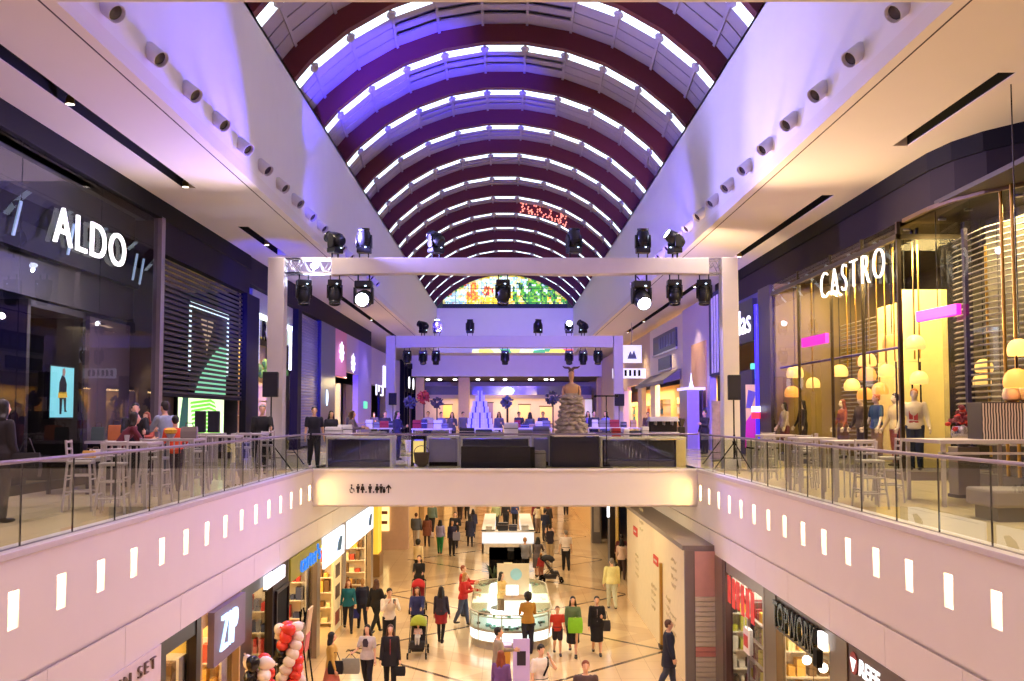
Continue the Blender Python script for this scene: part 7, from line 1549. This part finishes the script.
def stroller(pos, face, label, shell, seat, frame=(60,60,64), stripes=None):
    r = thing('baby_stroller', label, 'stroller', pos, radians(face)); fm = M('stroller_frame_%d' % frame[0], frame, .35, .5); sm = fabric(shell); se = fabric(seat)
    q = MB()
    for x in (-.24, .24): q.tube([(x,-.42,.14), (x,-.05,.5), (x,.38,1.02)], .014, 6).tube([(x,.36,.16), (x,-.02,.52)], .014, 6).tube([(x,-.38,.16), (x,.34,.18)], .012, 6)
    q.tube([(-.24,.34,.18), (.24,.34,.18)], .012, 6); q.build('frame', fm, r, local=True)
    MB().tube([(-.24,.38,1.02), (-.2,.44,1.05), (.2,.44,1.05), (.24,.38,1.02)], .02, 8).build('handle', BLACK, r, True, local=True)
    MB().loft([[V((-.21,y,z)), V((.21,y,z)), V((.21,y2,z2)), V((-.21,y2,z2))] for y, z, y2, z2 in ((-.36,.3,-.33,.24), (-.3,.44,-.26,.36), (-.02,.44,0,.36), (.2,.82,.26,.8), (.24,.92,.28,.9))]).build('seat', se, r, local=True, bevel=.015)
    q = MB(); n = 9; rows = []
    for i in range(6):
        a = radians(20 + 26*i); rows.append([V((.235*cos(pi*j/n)*(1 if True else 1), .16 - .36*cos(a)*(.4+.6*sin(pi*j/n)) , .78 + .34*sin(a)*(.35+.65*sin(pi*j/n)))) for j in range(n+1)])
    vs = [p for row in rows for p in row]; fs = [(i*(n+1)+j, i*(n+1)+j+1, (i+1)*(n+1)+j+1, (i+1)*(n+1)+j) for i in range(5) for j in range(n)]
    q.add(vs, fs); o = q.build('canopy', sm, r, True, local=True); so = o.modifiers.new('thick', 'SOLIDIFY'); so.thickness = .015
    MB().loft([[V((-.19*k,y0,z)), V((.19*k,y0,z)), V((.19*k,y1,z)), V((-.19*k,y1,z))] for k, z, y0, y1 in ((.85,.16,-.2,.26), (1,.3,-.24,.3))]).build('basket', se, r, local=True)
    for x in (-.26, .26):
        for y, rr in ((-.42,.09), (.36,.13)):
            w = MB(); w.lathe([(rr*.55,-.02),(rr,-.02),(rr,.02),(rr*.55,.02)], (x,y,rr), 16, 0, Matrix.Rotation(pi/2,4,'Y')); o = w.build('wheel', BLACK, r, True, local=True)
            MB().lathe([(.001,-.025),(rr*.56,-.012),(rr*.56,.012),(.001,.025)], (x,y,rr), 10, 0, Matrix.Rotation(pi/2,4,'Y')).build('hub', STEEL, o, local=True)
    if stripes:
        q = MB()
        for i in range(6): q.obox((0, -.05+.04*i, .48+.06*i), (.38, .03, .04), Matrix.Rotation(.5*(-1)**i, 4, 'Z'))
        q.build('blanket', fabric(stripes), r, local=True)
    return r
A_DOWN = (5, 8, 12, 0); A_SW1 = (22, 7, 22, 0); A_SW2 = (-18, 8, 12, 0); A_FWD = (35, 8, 55, 10); A_PHONE = (35, 12, 110, 25); A_HOLD = (20, 12, 85, 20); A_PUSH = (38, 6, 45, 5)
NAVY = (30, 32, 56); BLK = (24, 22, 26); JEANS = (44, 50, 74); RED = (176, 34, 34); CREAM = (226, 214, 180)
# ---- lower floor
P = person
a = P(lowpos(348, 631), 12, 1.66, 'woman in teal top and dark jeans walking beside the lower left shops', 'shirt', 'leggings', (28, 112, 132), (40, 42, 58), 'mid', 'red', True, 'walk', A_SW1, A_SW2)
a = P(lowpos(362, 629), 200, 1.6, 'woman with blond ponytail in dark navy clothes, carrying a blue bag', 'jacket', 'leggings', NAVY, (36, 38, 54), 'pony', 'blond', True, 'step', A_DOWN, A_DOWN)
handbag(a['wL'], 'blue patterned shopping bag hanging from the navy dressed blond woman', (50, 56, 150), .34, .3, .08, 'shopping_bag')
a = P(lowpos(376, 633), 150, 1.72, 'long haired woman all in black striding away near the blue bag', 'jacket', 'leggings', BLK, BLK, 'long', 'brown', True, 'walk', A_SW2, A_HOLD)
a = P(lowpos(389, 650), 20, 1.78, 'man in white shirt and black trousers looking at the phone before his chest', 'shirt', 'trousers', (232, 222, 208), (30, 28, 34), 'short', 'black', False, 'step', A_PHONE, (40, 14, 120, 30), headpitch=14)
ph = thing('mobile_phone', 'dark mobile phone held by the white shirted man', 'phone', a['wL']); MB().obox(a['wL']+V((0,-.01,.03)), (.07, .012, .14), Matrix.Rotation(.4,4,'X')).build('body', BLACK, ph, bevel=.004); MB().obox(a['wL']+V((0,-.018,.03)), (.062, .002, .12), Matrix.Rotation(.4,4,'X')).build('screen', M('phone_screen', (90, 110, 130), .1), ph)
a = P(lowpos(367, 693), -10, 1.66, 'woman in pale printed top with dark bob carrying a grey tote', 'tee', 'leggings', (206, 196, 194), (34, 32, 44), 'mid', 'dark', True, 'step', A_DOWN, (10, 16, 70, -10), sleeve='short')
handbag(a['wR'], 'large grey tote bag on the arm of the woman in the pale top', (150, 150, 138), .46, .36, .1, 'tote_bag')
MB().prism([(-.06,-.1),(.05,-.11),(.07,.0),(.03,.1),(-.05,.09),(-.08,.02)], (0, -.152, 1.25), (1,0,0), (0,0,1), (0,.02,0)).build('shirt_print', fabric((70, 60, 70)), a['root'], local=True)
a = P(lowpos(390, 694), 5, 1.68, 'woman in long black cardigan with long brown hair beside the grey tote', 'cardigan', 'leggings', (28, 24, 32), BLK, 'long', 'brown', True, 'step', A_DOWN, A_DOWN, open_c=(150, 60, 70))
handbag(a['wL'], 'small black handbag in the left hand of the long haired woman in black', BLK, .26, .22, .06)
a = P(lowpos(331, 704), 100, 1.68, 'dark haired woman in yellow and grey top, cut by the bottom picture edge', 'shirt', 'skirt', (206, 168, 84), (196, 110, 90), 'mid', 'black', True, 'step', A_DOWN, A_DOWN)
handbag(a['sR']+V((.1,0,-.1)), 'black shoulder bag on the woman in the yellow and grey top', BLK, .36, .3, .2)
a = P(lowpos(418, 578), 170, 1.66, 'woman in cream top seen from behind, just beyond the black dressed stroller pusher', 'shirt', 'leggings', (228, 208, 164), BLK, 'afro', 'black', True, 'walk', A_SW1, A_SW2)
a = P(lowpos(419, 602), 0, 1.7, 'woman in black dress pushing a red stroller toward the camera', 'dress', 'dress', BLK, BLK, 'bun', 'brown', True, 'step', A_PUSH, A_PUSH)
stroller(lowpos(418, 612), 0, 'red baby stroller pushed by the woman in the black dress', (180, 30, 36), (120, 24, 30))
a = P(lowpos(417, 642), 0, 1.64, 'woman in blue jacket with long curly hair pushing a lime edged stroller', 'jacket', 'leggings', (46, 52, 110), (40, 40, 50), 'long', 'brown', True, 'step', A_PUSH, A_PUSH)
stroller(lowpos(418, 656), 0, 'black baby stroller with lime green canopy pushed by the woman in blue', (150, 165, 50), (36, 34, 38))
cb_ = P(lowpos(418, 656) + V((0, -.12, .36)), 0, .75, 'baby with pale blanket lying in the lime edged stroller', 'shirt', 'trousers', (200, 170, 165), (190, 190, 190), 'short', 'brown', False, 'sit', A_HOLD, A_HOLD, lean=-40)
a = P(lowpos(441, 643), 170, 1.68, 'woman in navy top and dark red mini skirt walking away', 'shirt', 'mini', (48, 42, 62), (150, 28, 36), 'long', 'dark', True, 'step', A_DOWN, A_DOWN)
a = P(lowpos(463, 625), 70, 1.7, 'blond person in red jacket and jeans leaning at the oval kiosk', 'jacket', 'trousers', (196, 40, 40), (70, 74, 96), 'mid', 'blond', True, 'step', A_FWD, A_HOLD, lean=8)
a = P(lowpos(463, 616), 80, 1.7, 'second person in red jacket behind the blond one at the oval kiosk', 'jacket', 'trousers', (186, 44, 40), (60, 62, 80), 'short', 'red', False, 'stand', A_FWD, A_FWD)
a = P((kx-.3, 33.2, 0), 60, 1.68, 'shop assistant in beige clothes standing inside the oval kiosk', 'shirt', 'trousers', (216, 180, 110), (120, 90, 60), 'mid', 'dark', True, 'stand', A_FWD, A_HOLD)
a = P((at_z(528, 654, 0)), 190, 1.74, 'woman with black curly hair and yellow black top at the oval kiosk front', 'shirt', 'trousers', (176, 134, 56), (34, 36, 52), 'afro', 'black', True, 'stand', A_HOLD, A_HOLD)
handbag(a['sL']+V((.12,0,-.15)), 'black shoulder bag of the curly haired woman at the kiosk', BLK, .3, .28, .3)
a = P(lowpos(557.5, 655), 5, 1.38, 'child in red and black top walking left of the woman with the lime bag', 'tee', 'shorts', (190, 56, 36), (44, 34, 44), 'short', 'brown', False, 'step', A_SW1, A_SW2, sleeve='short')
a = P(lowpos(573, 655), -5, 1.7, 'woman in green top and black skirt carrying a big lime bag', 'shirt', 'dress', (96, 122, 84), BLK, 'long', 'dark', True, 'walk', (25, 10, 70, 25), A_DOWN)
handbag(a['wL']+V((0,0,.1)), 'big bright lime green shopping bag held by the woman in green', (130, 205, 30), .42, .42, .05, 'shopping_bag')
a = P(lowpos(597, 655), 0, 1.66, 'woman in black suit jacket, grey blouse and black skirt, rightmost of the walking trio', 'jacket', 'dress', BLK, BLK, 'short', 'dark', True, 'step', A_HOLD, A_DOWN, open_c=(140, 132, 130))
handbag(a['sL']+V((.08,0,-.1)), 'black shoulder bag of the woman in the black suit', (40, 38, 40), .3, .3, .25)
a = P(lowpos(612, 609), 185, 1.78, 'man in cream jacket and light trousers seen from behind near the hoarding', 'jacket', 'trousers', (222, 214, 150), (190, 192, 170), 'short', 'grey', False, 'step', A_DOWN, A_DOWN)
a = P(lowpos(669, 692), 85, 1.76, 'man in dark navy coat in profile walking right beside the hoarding', 'coat', 'trousers', (34, 36, 56), (60, 64, 84), 'short', 'brown', False, 'step', A_DOWN, A_DOWN)
a = P(lowpos(566, 571), 185, 1.78, 'grey haired man in white shirt and black trousers walking away alone', 'tee', 'trousers', (228, 214, 206), BLK, 'short', 'grey', False, 'step', A_DOWN, A_DOWN, sleeve='short')
a = P(lowpos(550, 563), 185, 1.76, 'man in dark vest and khaki trousers beyond the patterned stroller', 'vest', 'trousers', (52, 46, 60), (190, 166, 130), 'short', 'dark', False, 'stand', (120, 20, 120, 20), (120, 20, 120, 20), sleeve='none')
a = P(lowpos(525, 580), 185, 1.74, 'man in grey blue shirt and black trousers behind the black kiosk', 'shirt', 'trousers', (150, 152, 166), BLK, 'short', 'blond', False, 'stand', A_DOWN, A_DOWN)
a = P(lowpos(537, 577), 160, 1.68, 'dark haired woman in patterned dress bending by the patterned stroller', 'dress', 'dress', (86, 76, 80), (96, 84, 86), 'mid', 'black', True, 'step', A_FWD, A_FWD, lean=15)
a = P(lowpos(541, 580), 200, 1.1, 'small child in pink red top beside the patterned stroller', 'tee', 'trousers', (206, 70, 70), (190, 120, 90), 'mid', 'blond', True, 'stand', A_DOWN, A_DOWN)
stroller(lowpos(551, 582), 90, 'black and white patterned stroller near the far kiosks', (40, 38, 44), (70, 66, 72), stripes=(220, 214, 214))
for spec in ((416, 547, 180, 1.76, 'man in grey jacket and light trousers seen from behind at the far left', 'jacket', 'trousers', (92, 96, 104), (200, 190, 176), 'short', 'brown', False, 'step'),
             (427, 547, 190, 1.66, 'woman in rust brown coat at the far left of the lower floor', 'coat', 'leggings', (130, 76, 56), (60, 48, 46), 'mid', 'dark', True, 'step'),
             (432, 533, 175, 1.78, 'person in greyish teal jacket beyond the rust coat', 'jacket', 'trousers', (110, 134, 130), (40, 40, 46), 'short', 'dark', False, 'step'),
             (440, 554, 175, 1.68, 'woman in lilac top and bright green trousers far off', 'shirt', 'trousers', (160, 156, 206), (34, 130, 70), 'mid', 'black', True, 'step'),
             (452, 556, 20, 1.72, 'woman in dark navy dress with a pale bag facing the green trousered woman', 'shirt', 'trousers', (46, 42, 74), (36, 34, 44), 'mid', 'dark', True, 'stand'),
             (455, 548, 0, 1.84, 'tall man in dark jacket holding his hands together behind the navy woman', 'jacket', 'trousers', (32, 30, 36), (40, 38, 44), 'short', 'dark', False, 'stand'),
             (470, 547, 185, 1.68, 'woman in dark knee length coat walking away at mid distance', 'coat', 'mini', (44, 40, 58), (44, 40, 58), 'long', 'dark', True, 'walk'),
             (473, 538, 180, 1.6, 'small dark figure left of the far white kiosk', 'jacket', 'leggings', (60, 60, 84), (50, 50, 60), 'mid', 'black', True, 'step'),
             (548, 533, 170, 1.72, 'woman with long brown hair in dark clothes beyond the far kiosk', 'jacket', 'long', (60, 52, 52), (40, 38, 44), 'long', 'red', True, 'step'),
             (538, 533, 200, 1.7, 'woman in cream top beyond the far white kiosk', 'shirt', 'trousers', (226, 206, 168), (150, 120, 100), 'mid', 'brown', True, 'stand'),
             (545, 541, 150, 1.7, 'person in dark top leaning on the right of the far white kiosk', 'shirt', 'trousers', (44, 46, 66), (70, 60, 60), 'short', 'dark', False, 'stand'),
             (536, 530, 10, 1.72, 'person in wine red top far behind the white kiosk', 'shirt', 'trousers', (120, 40, 50), (60, 50, 56), 'short', 'dark', False, 'stand'),
             (506, 530, 0, 1.7, 'attendant in dark clothes inside the far white kiosk, left', 'shirt', 'trousers', (46, 42, 48), (40, 40, 44), 'short', 'dark', False, 'stand'),
             (515, 528, 0, 1.7, 'attendant in blue top inside the far white kiosk, right', 'shirt', 'trousers', (56, 70, 130), (40, 40, 44), 'mid', 'black', True, 'stand'),
             (496, 531, 180, 1.7, 'shopper in pale green top behind the far white kiosk', 'shirt', 'trousers', (170, 178, 130), (60, 60, 60), 'short', 'brown', False, 'stand'),
             (622, 580, 175, 1.7, 'person in pale pink top walking close by the hoarding', 'shirt', 'trousers', (226, 200, 186), (70, 52, 50), 'mid', 'black', True, 'step'),
             (622, 574, 180, 1.7, 'person in maroon clothes at the far end of the hoarding', 'shirt', 'trousers', (110, 54, 56), (70, 44, 46), 'short', 'dark', False, 'step'),
             (460, 520, 180, 1.75, 'dark clothed shopper under the bridge, left of two', 'jacket', 'trousers', (40, 36, 44), (60, 50, 50), 'short', 'dark', False, 'step'),
             (467, 519, 180, 1.7, 'brown clothed shopper under the bridge, right of two', 'jacket', 'trousers', (110, 70, 50), (50, 44, 44), 'mid', 'brown', True, 'step'),
             (566, 515, 180, 1.75, 'dark reddish figure far under the bridge, right of centre', 'coat', 'trousers', (90, 46, 40), (50, 40, 40), 'short', 'dark', False, 'step')):
    px, fy, face, H, lab, top, bot, tc, bc, hair, hc_, fem, pose = spec
    a = P(lowpos(px, fy), face, H, lab, top, bot, tc, bc, hair, hc_, fem, pose, A_SW1 if pose != 'stand' else A_HOLD, A_DOWN)
    if px == 452: handbag(a['wL'], 'pale blue patterned bag of the navy woman far off', (150, 156, 200), .36, .4, .0, 'shopping_bag')
    if px == 427: handbag(a['wR'], 'white shopping bag of the woman in the rust coat', (232, 210, 200), .26, .24, .0, 'shopping_bag')
a = P(lowpos(498, 703), 100, 1.78, 'man in grey shirt in profile at the bottom centre', 'shirt', 'trousers', (150, 138, 120), (70, 74, 92), 'short', 'black', False, 'step', A_FWD, A_DOWN)
a = P(lowpos(501, 727), 160, 1.64, 'woman with auburn hair in purple top at the bottom picture edge', 'shirt', 'leggings', (110, 76, 140), (60, 50, 70), 'long', 'red', True, 'stand', A_DOWN, A_DOWN)
a = P(lowpos(541, 725), 30, 1.74, 'man in white shirt with black shoulder strap touching his face, bottom edge', 'tee', 'trousers', (230, 222, 216), (60, 60, 74), 'short', 'black', False, 'stand', (60, 10, 130, 20), A_DOWN, headpitch=15, sleeve='short')
MB().tube([(-.02,-.15,1.1), (.1,-.14,1.3), (.16,-.04,1.46), (.15,.08,1.4)], .022, 6).build('shoulder_strap', BLACK, a['root'], local=True)
a = P(lowpos(586, 747), 0, 1.74, 'person with reddish brown hair, only head and shoulders at the bottom edge', 'shirt', 'trousers', (80, 60, 60), (60, 60, 70), 'short', 'red', False, 'stand')
# ---- upper storey
def upos(px, Y): return V((at_y(px, 440, Y).x, Y, UP))
a = P(upos(2, 14.2), 150, 1.72, 'dark clothed person at the left picture edge by the railing', 'jacket', 'trousers', (30, 26, 34), (36, 32, 40), 'mid', 'black', True, 'stand', A_DOWN, A_DOWN)
handbag(a['sR']+V((.25,0,-.2)), 'black shoulder bag of the person at the left picture edge', BLK, .4, .34, .2)
a = P(upos(117, 19.0), 120, 1.66, 'woman in wine red top bending over the left slatted table', 'shirt', 'trousers', (96, 30, 46), BLK, 'mid', 'dark', True, 'stand', A_FWD, A_FWD, lean=35)
a = P(upos(135, 20.9), 20, 1.78, 'man with short black hair in black at the left slatted table', 'shirt', 'trousers', (28, 28, 36), BLK, 'short', 'black', False, 'stand', A_FWD, A_FWD, lean=18)
a = P(upos(150, 22.1), -10, 1.6, 'person in brick orange top at the left slatted table', 'shirt', 'trousers', (176, 84, 62), (70, 50, 50), 'mid', 'red', True, 'stand', A_FWD, A_FWD, lean=18)
a = P(upos(169, 21.0), 240, 1.82, 'man in light blue shirt leaning at the left slatted table', 'shirt', 'trousers', (140, 152, 176), (80, 84, 100), 'short', 'dark', False, 'stand', A_FWD, A_FWD, lean=14)
a = P(upos(175, 20.0), 200, 1.5, 'child in bright orange top before the light blue shirt', 'tee', 'trousers', (222, 76, 40), (70, 60, 70), 'short', 'black', False, 'stand', A_HOLD, A_HOLD)
a = P(upos(262, 25.9), 15, 1.78, 'man in black shirt smiling at the camera below the left speaker', 'shirt', 'trousers', (24, 24, 30), (28, 28, 36), 'short', 'grey', False, 'stand', (30, 10, 60, 5), A_DOWN)
a = P(upos(314, 29.4), 20, 1.78, 'man in black tee shirt and trousers standing left of the dark counter', 'tee', 'trousers', (28, 28, 44), (28, 28, 40), 'short', 'black', False, 'step', A_DOWN, A_DOWN, sleeve='short')
a = P(upos(352, 31.8), 90, 1.66, 'woman in grey mauve top behind the dark glossy counter', 'shirt', 'trousers', (110, 96, 116), (60, 56, 70), 'mid', 'brown', True, 'stand', A_FWD, A_HOLD)
a = P(upos(331, 33), 20, 1.66, 'dark haired person in dark clothes right of the black tee shirted man', 'jacket', 'trousers', (40, 36, 48), (40, 36, 44), 'mid', 'black', True, 'stand')
for px, Y, face, H, lab, tc, hair, fem in ((385, 44, 20, 1.7, 'dark figure by the left foot of the far truss', (50, 44, 60), 'short', False), (397, 34.5, 60, 1.66, 'dark figure behind the white goods at the left of the plaza', (44, 40, 56), 'mid', True),
        (428, 46, 0, 1.7, 'pale shirted person left of the dark topiary', (170, 166, 200), 'short', False), (441, 47, 40, 1.68, 'lilac shirted person under the dark topiary', (150, 146, 190), 'short', False), (452, 45, 0, 1.66, 'dark haired person between topiary and gift tower', (90, 84, 110), 'mid', True), (463, 50, 30, 1.7, 'slim person just left of the gift tower', (120, 110, 140), 'short', False),
        (499, 47, 0, 1.68, 'person in violet right of the gift tower', (90, 84, 140), 'mid', True), (519, 50, 20, 1.7, 'dark person under the flood lamp, right side', (60, 56, 80), 'short', False), (530, 46, 180, 1.66, 'person in slate top at mid plaza', (90, 94, 130), 'mid', True), (543, 48, 0, 1.7, 'dark haired person left of the dress mannequin', (70, 60, 110), 'short', False),
        (588, 45, 0, 1.7, 'person in pale violet right of the dress mannequin', (120, 110, 190), 'mid', True), (594, 42, 20, 1.72, 'dark figure at the hook stand, left', (40, 38, 70), 'short', False), (606, 43, -40, 1.7, 'person in bright blue lit shirt at the hook stand', (120, 120, 210), 'mid', True), (648, 52, 0, 1.7, 'figure before the white portal shops', (90, 70, 80), 'short', False), (705, 40, -60, 1.72, 'dark figure in front of the lilac display case', (44, 38, 54), 'short', False), (350, 58, 20, 1.72, 'figure in dark blue before the pink sign shop', (60, 56, 90), 'mid', True), (374, 62, 0, 1.7, 'figure before the purple pier', (70, 60, 100), 'short', False)):
    P(upos(px, Y), face, H, lab, 'shirt', 'trousers', tc, (46, 42, 54), hair, 'dark', fem, 'stand', A_HOLD, A_DOWN)
# ---- shop window mannequins
def manq(px, X, H, label, top, bot, tc, bc, hair='bald', hc_='dark', fem=False, face=-80, **k):
    p = at_x(px, 430, X); return P(V((p.x, p.y, UP+.2)), face, H, label, top, bot, tc, bc, hair, hc_, fem, 'stand', (8, 14, 20, 0), (8, 14, 20, 0), skin='m', cat='mannequin', name='shop_mannequin', **k)
manq(785, 9.5, 1.75, 'shop mannequin in white and wine top, farthest left in the fashion window', 'shirt', 'skirt', (200, 180, 170), (110, 50, 56), 'mid', 'dark', True)
manq(803, 10.0, 1.82, 'shop mannequin in white blouse and black vest with dark hat hair', 'vest', 'trousers', (40, 34, 34), (50, 40, 40), 'mid', 'dark', True)
manq(843, 10.4, 1.8, 'shop mannequin in long red brown patterned dress', 'dress', 'long', (150, 80, 50), (100, 70, 50), 'long', 'red', True)
manq(862, 10.2, 1.88, 'shop mannequin in dark patterned jacket behind the blue shirt', 'jacket', 'trousers', (70, 60, 54), (60, 50, 46), 'short', 'dark')
manq(877, 10.05, 1.9, 'shop mannequin in blue denim shirt with straw hat hair', 'shirt', 'trousers', (50, 80, 120), (150, 120, 80), 'short', 'blond', sleeve='short')
manq(896, 10.2, 1.88, 'shop mannequin in cream shirt with dark beard and hair', 'shirt', 'trousers', (220, 200, 150), (170, 90, 60), 'short', 'dark')
mq = manq(915, 9.9, 1.95, 'shop mannequin in white sweatshirt with red print nearest the window corner', 'shirt', 'trousers', (226, 212, 180), (50, 60, 80), 'short', 'blond', face=-30)
MB().box(-.11, -.142, 1.22, -.02, -.13, 1.42).box(.0, -.142, 1.2, .09, -.13, 1.42).box(-.11, -.142, 1.14, .1, -.13, 1.18).build('red_print', fabric((190, 60, 56)), mq['root'], local=True)
bpy.data.scenes.remove(TMP)
# ================================================================ CAMERA, WORLD, RENDER
cam = bpy.data.cameras.new('camera'); co = bpy.data.objects.new('camera', cam); COL.objects.link(co)
co.location = CAM; co.rotation_euler = (pi/2 + PITCH, 0, 0)
cam.sensor_fit = 'HORIZONTAL'; cam.sensor_width = 36; cam.lens = F/1024*36
cam.shift_x = (512 - CX)/1024; cam.shift_y = (CY - 340.5)/1024; cam.clip_start = 0.1; cam.clip_end = 400
SC.camera = co
w = bpy.data.worlds.new('world'); SC.world = w; w.use_nodes = True
w.node_tree.nodes['Background'].inputs[0].default_value = (*lin((190, 205, 255)), 1); w.node_tree.nodes['Background'].inputs[1].default_value = 0.05
for x, y, z, pw, c in FILL_SPOTS: light('SPOT', (x, y, z), pw, c, 0.25, None, 95, .5)
for x, y, z, pw, c in FILL_AREA: light('AREA', (x, y, z), pw, c, 2.5, sy=6)
SC.view_settings.view_transform = 'Standard'; SC.view_settings.look = 'None'; SC.view_settings.gamma = 1; SC.view_settings.exposure = EXPO; SC.view_settings.use_curve_mapping = False
c = SC.cycles
c.use_denoising = True
try: c.denoiser = 'OPENIMAGEDENOISE'
except Exception: pass
c.max_bounces = 8; c.diffuse_bounces = 5; c.glossy_bounces = 4; c.transparent_max_bounces = 24; c.transmission_bounces = 4
c.sample_clamp_indirect = 4; c.caustics_reflective = False; c.caustics_refractive = False; c.use_light_tree = True
